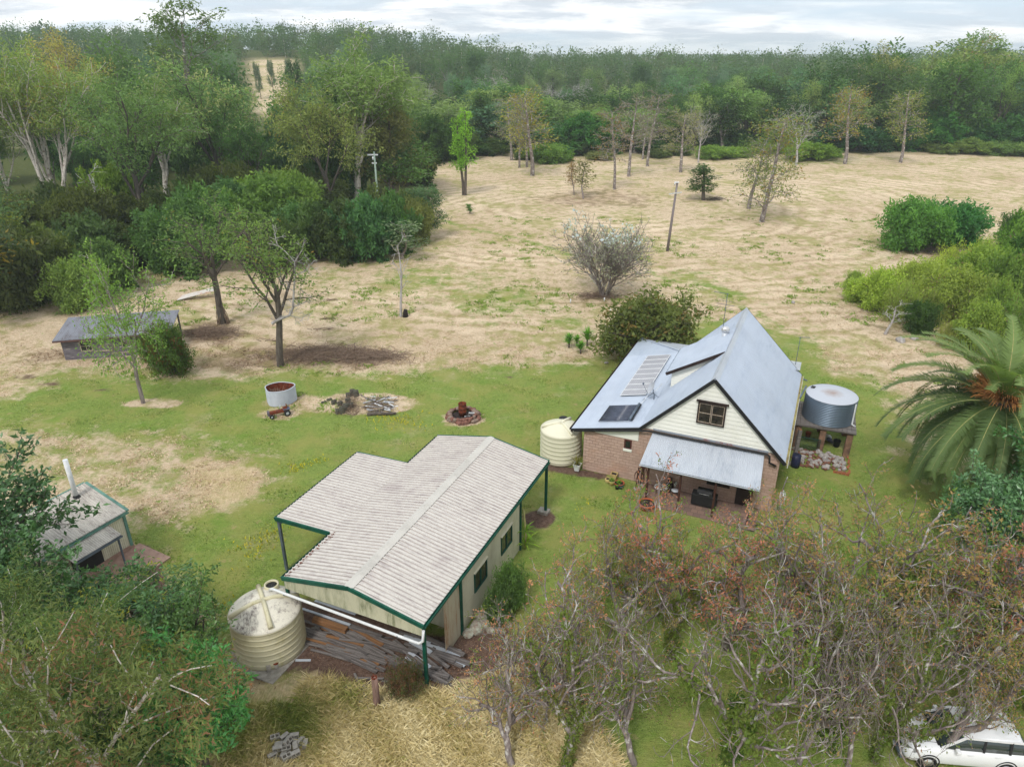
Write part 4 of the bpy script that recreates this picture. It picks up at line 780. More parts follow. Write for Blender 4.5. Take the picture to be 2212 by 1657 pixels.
# windows
def casement(x0, x1, z0, z1, y, par, header=True):
    f = MB(); t = .09
    f.box(x0,x0+t,y-.07,y+.02,z0,z1); f.box(x1-t,x1,y-.07,y+.02,z0,z1); f.box(x0+t,x1-t,y-.068,y+.02,z0,z0+t); f.box(x0+t,x1-t,y-.068,y+.02,z1-t,z1)
    if header: f.box(x0-.12,x1+.12,y-.1,y+.02,z1+.002,z1+.1)
    w = f.build('window', M['dark_brown'], par, bevel=.008); xm = (x0+x1)/2; s = MB()
    for a, c in ((x0+t,xm-.02),(xm+.02,x1-t)):
        for q in (a, c-.035): s.box(q,q+.035,y-.05,y-.01,z0+t,z1-t)
        for zz in (z0+t, (z0+z1)/2-.015, z1-t-.035): s.box(a+.035,c-.035,y-.048,y-.012,zz,zz+.035)
    s.build('sash', M['white_worn'], w); MB().box(x0+t,x1-t,y-.02,y-.005,z0+t,z1-t).build('pane', M['glass_warm'], w); f2 = MB(); f2.box(xm-.02,xm+.02,y-.055,y,z0+t,z1-t); f2.build('mullion', M['dark_brown'], w)
casement(7.02, 8.66, 5.15, 6.58, -.075, ho)
f = MB(); f.box(2.72,2.8,-.02,.03,2.3,2.93); f.box(3.12,3.2,-.02,.03,2.3,2.93); f.box(2.8,3.12,-.02,.03,2.3,2.37); f.box(2.8,3.12,-.02,.03,2.86,2.93); w = f.build('small_window', M['dark_red'], ho); MB().box(2.8,3.12,.0,.028,2.37,2.86).build('pane', M['glass'], w); MB().box(2.68,3.24,-.06,.03,2.12,2.29).build('sill', M['cream_board'], w)
f = MB(); f.box(8.1,9.5,-.01,.03,1.0,2.2); w = f.build('verandah_window', M['dark_brown'], ho); MB().box(8.2,9.4,-.03,-.005,1.75,1.82).build('sash_rail', M['white_paint'], w); MB().box(8.2,9.4,-.022,-.012,1.1,2.1).build('pane', M['glass'], w)
f = MB(); f.box(9.9,10.8,-.01,.03,.05,2.15); f.build('door', M['dark_brown'], ho)
# gutter pipes to the tanks
b = MB(); b.tube([(-.85,.1,2.88),(-.85,.12,2.7),(-1.0,.3,2.55)], .06, 10); b.build('downpipe', M['dark_brown'], ho)
b = MB(); b.tube([(12.5,13.2,3.45),(12.8,12.9,3.5)], .05, 8); b.build('downpipe', M['grey_steel'], ho)
b = MB(); b.box(11.2,12.0,15.0,17.6,2.9,2.95); b.build('rear_wing', M['cream_board'], ho)
for x in (0,3,6,9,12): MB().box(x-.05,x+.05,17.3,17.4,0,2.95).build('post', M['post_brown'], ho)
# things on the roof
lt = math.atan(ls)
pv = thing('solar_array', 'row of pale framed solar panels on the lean-to roof', 'solar panels', (*loc2w(HO, 1.0, 4.75), 0), A24)
for i in range(8):
    y0 = i*.975; f = MB(); t = .045
    def q(x, y, z): return (x*math.cos(lt), y, lz(1.0)+.14+x*math.sin(lt)+z)
    bb = MB(); 
    for (xa_, xb_, ya, yb) in ((0,1.86,y0,y0+t),(0,1.86,y0+.93-t,y0+.93),(0,t,y0+t,y0+.93-t),(1.86-t,1.86,y0+t,y0+.93-t)):
        vs = [q(xa_,ya,-.03),q(xb_,ya,-.03),q(xb_,yb,-.03),q(xa_,yb,-.03),q(xa_,ya,.012),q(xb_,ya,.012),q(xb_,yb,.012),q(xa_,yb,.012)]; bb.add(vs,[(0,3,2,1),(4,5,6,7),(0,1,5,4),(1,2,6,5),(2,3,7,6),(3,0,4,7)])
    fr = bb.build('panel', M['white_paint'], pv); c_ = MB(); c_.add([q(t,y0+t,0),q(1.86-t,y0+t,0),q(1.86-t,y0+.93-t,0),q(t,y0+.93-t,0)],[(0,1,2,3)]); c_.build('cells', M['pv'], fr)
sc_ = thing('solar_water_heater', 'dark tube solar water heater lying on the lower lean-to roof', 'solar water heater', (*loc2w(HO, .78, .62), 0), A24)
b = MB(); q = lambda x, y, z: (x*math.cos(lt), y, lz(.78)+.12+x*math.sin(lt)+z)
for i in range(24): b.tube([q(.04,.05+i*.098,.03),q(1.98,.05+i*.098,.03)], .034, 6)
b.build('glass_tubes', M['tube_dark'], sc_); b = MB(); b.tube([q(2.08,0,.08),q(2.08,2.4,.08)], .09, 10); b.build('manifold', M['grey_steel'], sc_); b = MB(); b.tube([q(2.2,.0,.03),q(2.2,2.4,.03)], .05, 8); b.tube([q(0,-.02,0),q(0,2.4,0)], .03, 6); b.build('rail', M['black'], sc_)
b = MB(); b.tube([q(2.2,2.4,.1),q(2.25,2.7,.1),q(2.3,3.6,.12),q(2.6,4.1,.15),q(3.0,5.,.4)], .02, 6); b.build('conduit', M['white_paint'], sc_)
dx, dy = loc2w(HO, 3.45, 4.2); ds_ = thing('satellite_dish', 'grey satellite dish with feed arm on lean-to roof by the solar panels', 'satellite dish', (dx, dy, lz(3.4)), A24)
b = MB(); b.tube([(.05,-.05,0),(.05,-.02,.35),(-.05,0,.5),(-.05,0,.72)], .03, 8); b.tube([(-.05,0,.45),(.45,.1,.1)], .015, 6); b.tube([(-.05,0,.45),(-.65,-.3,-.05)], .015, 6); b.build('mount', M['grey_steel'], ds_)
prof = [(.02+.43*k/8, .13*((.02+.43*k/8)/.45)**2) for k in range(9)]; b = MB(); b.lathe(prof+[(p[0]-.008, p[1]+.012) for p in prof[::-1]], 28, sy=1.1); d_ = b.build('reflector', M['dish_grey'], ds_)
d_.location = (-.12, 0, .78); d_.rotation_euler = (R(10), R(-62), R(12))
b = MB(); b.tube([(-.15,0,.45),(-.45,-.12,.5),(-.75,-.05,1.0)], .015, 6); b.box(-.8,-.7,-.1,.0,.98,1.1); b.build('feed_arm', M['grey_steel'], ds_)
vx, vy = loc2w(HO, 7.1, 8.15); vt = thing('roof_vent', 'round silver whirlybird vent near the house ridge', 'roof vent', (vx, vy, 7.45), A24)
MB().lathe([(.32,.0),(.25,.12),(.2,.2),(.2,.6),(.01,.6)], 20).build('vent_base', M['ver_roof'], vt); b = MB(); b.lathe([(.14,.6),(.22,.66),(.27,.78),(.25,.9),(.16,1.0),(.01,1.04)], 40, fn=lambda t: 1+.06*(1 if math.sin(20*t) > 0 else -1), smooth=False); b.build('vent_turbine', M['chrome'], vt)
def antenna(x, y, z, h, label, ang, els, boom=.9, top=True):
    a = thing('tv_antenna', label, 'antenna', (*loc2w(HO, x, y), z), A24+ang, 'roof antennas'); b = MB(); b.tube([(0,0,0),(0,0,h)], .022, 6); b.build('mast', M['grey_steel'], a)
    b = MB(); b.beam((-boom,0,h-.03),(.12,0,h-.03),.03); 
    for i in range(6): b.tube([(-boom*i/6-.05,-.12,h-.03),(-boom*i/6-.05,.12,h-.03)],.008,4)
    b.build('boom', M['grey_steel'], a)
    if els:
        b = MB()
        for i, zz in enumerate((h*.62, h*.68, h*.66, h*.74)): b.tube([(-.7,-.3+.2*i,zz),(.6,-.3+.2*i,zz)], .008, 4)
        b.build('elements', M['grey_steel'], a)
antenna(6.45, 12.3, 6.9, 2.6, 'tall branching antenna behind the ridge of the house', R(-10), True, 1.0)
antenna(11.8, 15.6, 3.3, 2.5, 'short lone antenna on the rear corner of the house roof', R(200), False, .7)
# ------------------------------------------------------------------ small shed with flue
SS = (-21.38, 32.36); A29 = R(-28)
ss = thing('small_shed', 'small cream corrugated shed with green trim and tall white flue', 'shed', (SS[0], SS[1], 0), A29)
b = MB(); b.ribbed((.12,-4.6,2.5),(.12,.12,2.5),(-3.2,.12,3.3),(-3.2,-4.6,3.3),.14,.03,'sine'); b.build('roof', M['roof_weathered'], ss)
trim('roof_trim', [(-3.2,.16,3.28),(.15,.16,2.49)], .16, .1, M['pale_green'], ss); trim('roof_trim', [(-3.24,-4.6,3.28),(-3.24,.1,3.28)], .1, .12, M['pale_green'], ss); gutter((.2,-4.6,2.42),(.2,.14,2.42), ss, M['pale_green'])
b = MB(); 
for (a, c, z1, z2) in (((0,-4.5),(0,0),2.42,2.42),((0,0),(-3,0),2.42,3.18),((-3,0),(-3,-4.5),3.18,3.18),((0,-4.5),(-3,-4.5),2.42,3.18)):
    b.ribbed((a[0],a[1],.3),(c[0],c[1],.3),(c[0],c[1],z2),(a[0],a[1],z1),.11,.02,'sine',0)
b.build('wall', M['cream_steel'], ss); MB().box(.012,.05,-3.3,-1.7,.1,2.0).build('dark_doorway_sheet', M['black'], ss)  # black sheet on the wall stands for the shade in the open entrance
for x, y in ((.02,-.05),): MB().box(x-.02,x+.06,y-.1,y+.06,.25,2.42).build('corner_trim', M['pale_green'], ss)
MB().box(-3.05,.06,-4.55,.06,-.1,.3).build('base', M['pink_conc'], ss)
b = MB(); b.ribbed((1.15,-3.7,2.05),(1.15,-1.05,2.05),(.03,-1.05,2.36),(.03,-3.7,2.36),.11,.02,'sine'); b.build('porch_roof', M['roof_weathered'], ss); gutter((1.2,-3.7,1.98),(1.2,-1.05,1.98), ss, M['grey_steel'])
MB().box(1.0,1.08,-1.25,-1.17,0,2.0).build('post', M['grey_steel'], ss); MB().box(1.0,1.08,-3.6,-3.52,0,2.0).build('post', M['grey_steel'], ss); MB().box(0,2.6,-3.9,.4,-.05,.06).build('paving', M['pink_conc'], ss)
b = MB(); b.tube([(-2.55,-.85,3.05),(-2.55,-.85,5.5)], .125, 16); b.build('flue', M['white_paint'], ss); MB().lathe([(.24,3.1),(.14,3.22),(.13,3.26)], 16, c=(-2.55,-.85)).build('flue_flashing', M['black'], ss)
x, y, _ = at(206, 1222); k = thing('barrel', 'dark grey barrel under the porch of the small shed', 'barrel', (x, y, .06)); MB().lathe([(.01,0),(.3,0),(.32,.4),(.3,.85),(.27,.86),(.26,.8),(.01,.8)], 20).build('drum', M['grey_steel'], k); MB().lathe([(.31,.84),(.33,.86),(.31,.89),(.28,.86)], 20).build('rim', M['black'], k)
# ------------------------------------------------------------------ old timber cottage
CO = (-40.4, 59.1); A13 = R(13)
ct = thing('timber_shack', 'weathered grey timber shack with rusty flat iron roof behind the slim tree', 'shack', (CO[0], CO[1], 0), A13)
b = MB(); b.ribbed((-.5,-.45,2.1),(9.3,-.45,2.1),(9.3,4.4,2.62),(-.5,4.4,2.62),.16,.035,'sine',.04); b.build('roof', M['old_iron'], ct)
def bw(a, c, z0, z1, st=.14):
    b = MB(); z = z0; A = Vector((a[0],a[1],0)); B = Vector((c[0],c[1],0)); n_ = (B-A).normalized().cross(Vector((0,0,1)))
    while z < z1-.02:
        e = .035; b.add([A+n_*e+Vector((0,0,z)), B+n_*e+Vector((0,0,z)), B+n_*.01+Vector((0,0,z+st*.96)), A+n_*.01+Vector((0,0,z+st*.96)), A-n_*.02+Vector((0,0,z)), B-n_*.02+Vector((0,0,z)), B-n_*.02+Vector((0,0,z+st*.96)), A-n_*.02+Vector((0,0,z+st*.96))],[(0,1,2,3),(7,6,5,4),(0,4,5,1),(3,2,6,7),(0,3,7,4),(1,5,6,2)]); z += st
    return b
w_ = MB()
for a, c, z0, z1 in (((0,0),(1.45,0),0,1.9),((1.45,0),(2.45,0),0,.75),((1.45,0),(2.45,0),1.75,1.9),((2.45,0),(4.9,0),0,1.9),((4.9,0),(5.5,0),0,.75),((5.5,0),(6.1,0),0,1.9),((0,4),(0,0),0,1.9),((6.1,0),(6.1,4),0,1.9),((6.1,4),(0,4),0,2.3)):
    t_ = bw(a, c, z0, z1); w_.add(t_.v, t_.f)
w_.build('wall', M['old_boards'], ct)
MB().box(-.5,9.3,-.5,-.42,1.93,2.06).build('fascia', M['old_red'], ct)
for x0, x1 in ((1.45,2.45),(4.9,5.5)):
    f = MB(); t = .07; f.box(x0,x0+t,-.06,.02,.75,1.75); f.box(x1-t,x1,-.06,.02,.75,1.75); f.box(x0+t,x1-t,-.06,.02,.75,.75+t); f.box(x0+t,x1-t,-.06,.02,1.75-t,1.75); f.box(x0+t,x1-t,-.04,.0,1.23,1.27); f.box((x0+x1)/2-.02,(x0+x1)/2+.02,-.045,-.0,.82,1.68); f.build('window', M['white_worn'], ct)
MB().box(.1,6,.1,3.9,-.1,.1).build('floor', M['timber_grey'], ct); b = MB(); b.box(1.45,5.5,.0,.02,.75,1.75); b.build('painted_dark_interior', M['black'], ct)  # black sheet behind the windows paints in the shade of the room
for x, y in ((9.1,-.3),(9.1,4.2),(7.6,-.3),(6.2,4.2)): MB().box(x-.07,x+.07,y-.07,y+.07,0,2.05 if y < 0 else 2.5).build('post', M['timber_grey'], ct)
MB().box(2.5,4.0,-.07,-.03,.62,.74).build('loose_board', M['white_worn'], ct); MB().box(3.9,6.0,-.08,-.04,.3,.42).build('loose_board', M['white_worn'], ct)
# ------------------------------------------------------------------ water tanks
def poly_tank(x, y, r, h, label, top, wall, rot, rings=7, dome=.5, arms=4):
    t = thing('water_tank', label, 'water tank', (x, y, .05), rot); prof = [(.01,0),(r,0)]
    for i in range(rings):
        z = h*(i+.85)/(rings+.1); prof += [(r,z-.1),(r,z-.04),(r+.02,z-.022),(r+.02,z+.012),(r,z+.03),(r,z+.09)]
    prof = [p for p in prof if p[1] <= h]; prof += [(r,h)]; prof.sort(key=lambda p: p[1]) if False else None
    MB().lathe(prof, 64).build('wall', M[wall], t)
    MB().lathe([(r+.01,h-.05),(r+.02,h),(r-.1,h+.06),(r*.62,h+dome*.62),(r*.28,h+dome*.95),(.01,h+dome)], 64).build('lid', M[top], t)
    for k in range(arms):
        a = 2*math.pi*k/arms; b = MB(); pts = [(0,0,h+dome*1.0),(r*.3*math.cos(a),r*.3*math.sin(a),h+dome*.98),(r*.62*math.cos(a),r*.62*math.sin(a),h+dome*.7),(r*.96*math.cos(a),r*.96*math.sin(a),h+.16)]
        b.tube(pts, [.1,.1,.1,.12], 10); b.build('ridge_rib', M[wall], t)
    return t
ft = poly_tank(-11.35, 25.12, 1.6, 2.15, 'big cream poly tank with mould-streaked lid beside the shed front', 'poly_top', 'poly_cream', R(28), rings=7, dome=.55)
b = MB(); a = R(62); cx_, cy_ = 1.18*math.cos(a), 1.18*math.sin(a); b.lathe([(.34,2.36),(.34,2.6),(.27,2.61),(.26,2.5)], 28, c=(cx_, cy_)); b.build('inlet', M['poly_cream'], ft); MB().lathe([(.01,2.52),(.262,2.52),(.262,2.5)], 24, c=(cx_, cy_)).build('strainer', M['black'], ft)
sl = thing('tank_slab', 'thin concrete slab under the big cream tank', 'slab', (-10.6, 22.8, 0), R(-24)); MB().box(-3.1,0,0,3.4,-.1,.05).build('slab', M['conc'], sl, bevel=.02)
ht = poly_tank(3.35, 42.26, 1.4, 2.2, 'clean cream poly tank under the house eave', 'poly_clean', 'poly_clean', R(60), rings=7, dome=.42, arms=3)
MB().lathe([(.3,2.36),(.3,2.46),(.26,2.47),(.01,2.44)], 24, c=(1.0,.35)).build('strainer', M['black'], ht)
tt = thing('water_tank', 'round corrugated steel tank with flat pale lid on the timber stand', 'water tank', (22.3, 44.45, 1.98), R(-20)); r_, h_ = 1.68, 1.72
prof = [(.01,0),(r_,0)]+[(r_+.035*math.sin(i*math.pi/2), .02+i*h_/(4*14)) for i in range(4*14+1)]+[(r_+.03,h_+.01),(r_+.02,h_+.05)]
MB().lathe(prof, 72).build('wall', M['tank_zinc'], tt); MB().lathe([(r_+.03,h_+.03),(r_-.02,h_+.06),(r_*.5,h_+.14),(.01,h_+.18)], 72).build('lid', M['tank_lid'], tt)
b = MB(); b.tube([(1.5,-.78,h_-.1),(1.52,-.8,.9),(1.52,-.82,.1),(1.75,-.98,.02)], .06, 10); b.build('overflow_pipe', M['white_paint'], tt); b = MB(); b.beam((-1.35,.7,h_+.12),(-1.1,.62,h_+.12),.36,.03); b.build('inlet', M['black'], tt)
ix, iy = 22.3-1.35, 44.45+.95; p_ = MB(); q0 = loc2w(HO, 12.5, 9.4); p_.tube([(q0[0],q0[1],3.52),(ix-.15,iy-.05,3.95)], .06, 10); tag(p_.build('inlet_pipe', M['grey_steel']), 'grey pipe running from the house gutter to the corrugated tank', 'pipe')
st_ = thing('tank_stand', 'timber and block tank stand beside the house', 'tank stand', (22.25, 44.55, 0), R(-22)); 
for i in range(13): MB().box(-1.95+i*.3,-1.95+i*.3+.28,-1.95,1.95,1.86,1.96).build('deck_board', M['timber_grey'], st_)
for y in (-1.7, 0, 1.7): MB().box(-1.95,1.95,y-.06,y+.06,1.72,1.855).build('bearer', M['timber_grey'], st_)
for x in (-1.7, -.1, 1.6):
    for y in (-1.6, 1.6): MB().box(x-.2,x+.2,y-.2,y+.2,-.1,1.71).build('pillar', M['old_block'], st_, bevel=.02)
def standw(x, y): return loc2w((22.25, 44.55), x, y, -22)
la = thing('lattice_panel', 'green timber lattice panel leaning under the tank stand', 'lattice', (*standw(-.95, -1.95), .0), R(-22)); b = MB()
for i in range(-8, 12):
    for s_ in (1, -1):
        x0 = i*.14; z0, z1 = .05, 1.0; x1 = x0+s_*.95; a, c = sorted(((x0, z0), (x1, z1)))
        def clipx(p, q):
            (xa_, za_), (xb_, zb_) = p, q; out_ = []
            for X_ in (-.75, .75):
                pass
            t0, t1 = 0., 1.
            dx_ = xb_-xa_
            for lo_, hi_ in ((-.75, .75),):
                ta = (lo_-xa_)/dx_; tb = (hi_-xa_)/dx_; ta, tb = min(ta, tb), max(ta, tb); t0 = max(t0, ta); t1 = min(t1, tb)
            return None if t0 >= t1 else ((xa_+dx_*t0, za_+(zb_-za_)*t0), (xa_+dx_*t1, za_+(zb_-za_)*t1))
        r__ = clipx(a, c)
        if r__: b.beam((r__[0][0], .01*s_, r__[0][1]), (r__[1][0], .01*s_, r__[1][1]), .012, .035, up=(0,1,0))
b.build('lattice', M['dark_green'], la); trim('frame', [(-.78,0,.03),(.78,0,.03),(.78,0,1.02),(-.78,0,1.02),(-.78,0,.03)], .03, .05, M['dark_green'], la)
r_ = random.Random(8)
def rock(bm, x, y, z, s, flat=.7, seed=0):
    q = random.Random(seed); tmp = bmesh.new(); bmesh.ops.create_icosphere(tmp, subdivisions=2, radius=1); off = Vector((q.random()*9, q.random()*9, q.random()*9))
    from mathutils import noise as NZ
    M_ = Euler((q.random()*3, q.random()*3, q.random()*3)).to_matrix(); sc_v = Vector((1, .55+.5*q.random(), flat*(.6+.4*q.random())))
    vs = []
    for v in tmp.verts:
        c = v.co*(1+.38*NZ.noise(v.co*1.1+off)); c = Vector((round(c.x*2.6)/2.6*.5+c.x*.5, round(c.y*2.6)/2.6*.5+c.y*.5, c.z)); c = M_ @ Vector((c.x*sc_v.x, c.y*sc_v.y, c.z)); c.z *= flat; vs.append(c*s+Vector((x, y, z)))
    bm.add(vs, [tuple(v.index for v in f.verts) for f in tmp.faces]); tmp.free()
# rubble bed under the stand
b1, b2, b3 = MB(), MB(), MB()
for i in range(280):
    x = r_.uniform(-1.9, 1.5); y = r_.uniform(-4.3, -2.0); wx, wy = standw(x, y); s = r_.choice((.06,.07,.08,.09,.1,.11,.12,.15,.2)); (b1, b2, b3)[i % 3 if s < .14 else 1].v and 0
    rock((b1, b3, b3)[i % 3] if s < .14 else b2, wx, wy, s*.35+.1*max(0, 1-abs(x)/1.8), s, .8, i)
rb = b1.build('rubble', M['red_stone']); tag(rb, 'heap of broken brick and stone in front of the tank stand', 'rubble', kind='stuff'); b3.build('brick_bits', M['brick_dull'], rb); b2.build('white_rocks', M['pale_stone'], rb)
def brick(bm, M4): bm.box(-.115,.115,-.055,.055,-.038,.038, M4)
def blockthing(name, label, cat, loc, rz, n, m, group=None, sz=(.23,.11,.076)):
    t = thing(name, label, cat, loc, rz, group); return t
k = 0
for i in range(10):
    wx, wy = standw(1.75+r_.uniform(-.06,.06), -4.2+i*.24); o = MB().box(-.115,.115,-.055,.055,0,.08).build('brick', M['brick'], bevel=.004, loc=(wx, wy, .0 if i % 3 else .08), rz=R(60+r_.uniform(-20,20))); tag(o, 'orange perforated brick in the row edging the rubble heap', 'brick', 'bricks edging the rubble heap')
for i in range(8):
    wx, wy = standw(.9+(i % 4)*.25, -4.35+(i//4)*.02); o = MB().box(-.115,.115,-.055,.055,0,.08).build('brick', M['brick'], bevel=.004, loc=(wx, wy, .08*(i//4)), rz=R(-22)); tag(o, 'orange perforated brick in the row edging the rubble heap', 'brick', 'bricks edging the rubble heap')
x, y = 19.5, 41.9; o = thing('leaning_post', 'thick grey timber post standing before the tank stand', 'post', (19.3, 41.75, 0)); MB().beam((0,0,-.1),(.12,.2,2.3),.22,.2).build('shaft', M['timber_grey'], o, bevel=.01); MB().beam((.12,.2,2.3),(.125,.2,2.33),.21,.19).build('cut_end', M['timber_brown'], o)
def pot(x, y, z, prof, m, label, soil=True, plantkind=None, cat='plant pot', square=False, n=24, rz=0, h=None):
    t = thing('plant_pot', label, cat, (x, y, z), rz); MB().lathe(prof, 4 if square else n, smooth=not square).build('pot', M[m], t)
    rmax = max(p[0] for p in prof); zt = max(p[1] for p in prof)
    MB().lathe([(.005,zt-.05),(rmax*.86,zt-.05),(rmax*.86,zt-.07)], 4 if square else n).build('soil', M['soil_dark'], t)
    if plantkind: leafy(t, zt, *plantkind)
    return t
def leafy(t, z, n, L, w, col, droop=.5, seed=3):
    q = np.random.default_rng(seed); a = q.random(n)*6.28; e = q.uniform(.3, 1.35, n); d = np.stack([np.cos(a)*np.cos(e), np.sin(a)*np.cos(e), np.sin(e)], 1); l = L*(.6+.5*q.random(n))[:, None]
    s = np.stack([-np.sin(a), np.cos(a), a*0], 1)*w; b0 = np.tile([0,0,z-.04], (n, 1))+d*.02; m1 = b0+d*l*.55; m2 = b0+d*l+np.array([0,0,-1])*droop*l*.5
    V = np.stack([b0-s*.4, b0+s*.4, m1+s, m1-s, m2+s*.2, m2-s*.2], 1).reshape(-1, 3); i = np.arange(n)[:, None]*6; F = np.concatenate([i+np.array([[0,1,2,3]]), i+np.array([[3,2,4,5]])])
    v = np.tile(q.random(n), 2); me = npmesh('leaves', V, F, M['leaf'], {'v': v, 'w': v*0}); c = bpy.data.objects.new('leaves', me); link(c, t); c.color = lin(col)+(1,); c['alt'] = [0.,0,0,1]; c['altcut'] = 2.
P_ = [(.01,0),(.17,0),(.2,.3),(.24,.32),(.24,.36),(.2,.36),(.19,.3)]
pot(4.35, 40.45, .06, [(.01,0),(.2,0),(.3,.42),(.34,.44),(.34,.5),(.28,.5),(.27,.45)], 'white_paint', 'white square planter of strappy leaves at the house corner', square=True, plantkind=(46,.95,.02,(120,118,70)), rz=R(20))
pot(*at(352.3*0+1326, 1036)[:2], 0, [(.01,0),(.2,0),(.26,.4),(.3,.42),(.3,.48),(.24,.48),(.23,.43)], 'pot_sand', 'square sand-coloured pot against the block wall', square=True, rz=R(20))
pot(*at(1313, 1042)[:2], 0, [(.01,0),(.14,0),(.2,.14),(.2,.26),(.16,.3),(.13,.28)], 'pot_sand', 'small rounded sand pot beside the square one')
pot(*at(1321, 1048)[:2], 0, [(.01,0),(.13,0),(.2,.28),(.22,.36),(.19,.36),(.18,.32)], 'pot_sand', 'sand pot with a drooping grassy plant', plantkind=(60,.4,.012,(100,130,60),1.2))
pot(*at(1337, 1049)[:2], 0, [(.01,0),(.24,0),(.33,.2),(.35,.24),(.3,.24),(.28,.2)], 'terracotta', 'wide terracotta bowl of green seedlings', plantkind=(70,.24,.03,(96,140,50)))
pot(*at(1333, 1056)[:2], 0, [(.01,0),(.11,0),(.14,.2),(.15,.22),(.12,.22),(.11,.2)], 'black', 'little black pot before the terracotta bowl', plantkind=(20,.15,.03,(96,140,50)))
pot(*at(1341, 1055)[:2], 0, [(.01,0),(.12,0),(.15,.18),(.16,.2),(.13,.2),(.12,.18)], 'teal', 'little blue-green pot before the terracotta bowl')
pot(*at(1397, 1098)[:2], 0, [(.01,0),(.38,0),(.5,.3),(.54,.34),(.54,.42),(.46,.42),(.44,.36)], 'terracotta', 'large terracotta tub of dark soil by the verandah post')
# statues
def statue(px, py, rz, label, h=1.62, sw=1.):
    t = thing('garden_statue', label, 'statue', at(px, py), rz); MB().box(-.2,.2,-.14,.14,-.03,.09).build('base', M['conc'], t, bevel=.01)
    J = {'pel':(0,0,.86,.062,.05),'ch':(.0,.01,1.22,.1,.055),'nk':(0,.015,1.4,.03,.03),'hd':(0,.03,1.5,.062,.07),'tp':(0,.02,1.6,.055,.055),
         'hl':(.06,0,.8,.045,.045),'kl':(.07,.02,.45,.032,.032),'al':(.08,-.02,.1,.022,.022),'fl':(.08,.1,.09,.02,.02),'hr':(-.06,0,.8,.045,.045),'kr':(-.06,-.0,.45,.032,.032),'ar':(-.07,-.06,.1,.022,.022),'fr':(-.07,.06,.09,.02,.02),
         'sl':(.15,.0,1.3,.035,.035),'el':(.22,-.03,1.02,.022,.022),'wl':(.2,.05,.74,.016,.016),'sr':(-.15,0,1.3,.035,.035),'er':(-.24,.0,1.05,.022,.022),'wr':(-.22*sw,.1,.78,.016,.016)}
    ed = [('pel','ch'),('ch','nk'),('nk','hd'),('hd','tp'),('pel','hl'),('hl','kl'),('kl','al'),('al','fl'),('pel','hr'),('hr','kr'),('kr','ar'),('ar','fr'),('ch','sl'),('sl','el'),('el','wl'),('ch','sr'),('sr','er'),('er','wr')]
    for sd_, w_x in (('l', .2), ('r', -.22*sw)):
        for f in range(3): J['f%s%d' % (sd_, f)] = (w_x+(-.02+.02*f), (.05 if sd_ == 'l' else .1)+.02, .65-.01*f, .008, .008); ed.append(('w'+sd_, 'f%s%d' % (sd_, f)))
    names = list(J); me = bpy.data.meshes.new('body'); s = h/1.62; me.from_pydata([tuple(c*s for c in J[n_][:3]) for n_ in names], [(names.index(a), names.index(c)) for a, c in ed], []); me.materials.append(M['statue']); o = bpy.data.objects.new('body', me); link(o, t)
    m_ = o.modifiers.new('skin', 'SKIN'); m_.use_smooth_shade = True
    for i, n_ in enumerate(names): me.skin_vertices[0].data[i].radius = (J[n_][3], J[n_][4])
    me.skin_vertices[0].data[0].use_root = True; sb = o.modifiers.new('sub', 'SUBSURF'); sb.levels = 1; sb.render_levels = 1
M['statue'] = M['post_brown']
for me_try in (0,):
    pass
statue(1375.5, 1056.5, R(200), 'slim rusty human figure with bent arm standing on the lawn edge', 1.68)
statue(1386, 1048.5, R(160), 'slim rusty human figure close to the block wall under the roof edge', 1.72, 1.2)
# verandah furniture
x, y = loc2w(HO, 5.55, -1.15); t = thing('bistro_table', 'round mosaic topped iron table on the verandah', 'table', (x, y, .05)); MB().lathe([(.01,.71),(.42,.71),(.44,.73),(.42,.75),(.01,.75)], 32).build('table_top', M['mosaic'], t)
for i in range(3): a = 2.1*i; MB().tube([(.04*math.cos(a),.04*math.sin(a),.7),(.12*math.cos(a),.12*math.sin(a),.35),(.36*math.cos(a),.36*math.sin(a),0)], .014, 6).build('leg', M['black'], t)
def chair(lx, ly, rz, label):
    x, y = loc2w(HO, lx, ly); t = thing('bistro_chair', label, 'chair', (x, y, .05), rz); MB().lathe([(.01,.43),(.22,.43),(.23,.45),(.22,.47),(.01,.47)], 24).build('seat', M['dish_grey'], t)
    for sx in (-1, 1):
        for sy in (-1, 1): MB().tube([(.14*sx,.14*sy,.43),(.2*sx,.2*sy,0)], .011, 6).build('leg', M['black'], t)
    b = MB(); b.tube([(-.18,.16,.45),(-.2,.2,.75),(-.12,.22,.95),(0,.23,1.02),(.12,.22,.95),(.2,.2,.75),(.18,.16,.45)], .012, 6); b.build('back_frame', M['black'], t); b = MB(); b.slab([(0,.2,.5),(.1,.21,.8),(.06,.22,.95),(-.06,.22,.95),(-.1,.21,.8)], .0); 
    b = MB(); vs = [(0,.19,.5),(.11,.205,.82),(.06,.215,.96),(-.06,.215,.96),(-.11,.205,.82)]; b.add(vs+[(v[0],v[1]+.02,v[2]) for v in vs],[(0,1,2,3,4),(9,8,7,6,5)]+[(i,i+5,(i+1) % 5+5,(i+1) % 5) for i in range(5)]); b.build('back_panel', M['mosaic'], t)
chair(6.35, -.75, R(-10), 'iron bistro chair with mosaic back beside the verandah table')
x, y = loc2w(HO, 8.2, -1.0); t = thing('barbecue', 'black covered barbecue standing on the verandah', 'barbecue', (x, y, .05), A24)
b = MB(); b.box(-.75,.75,-.3,.3,.12,.86); b.build('cabinet', M['black'], t, bevel=.03); b = MB()
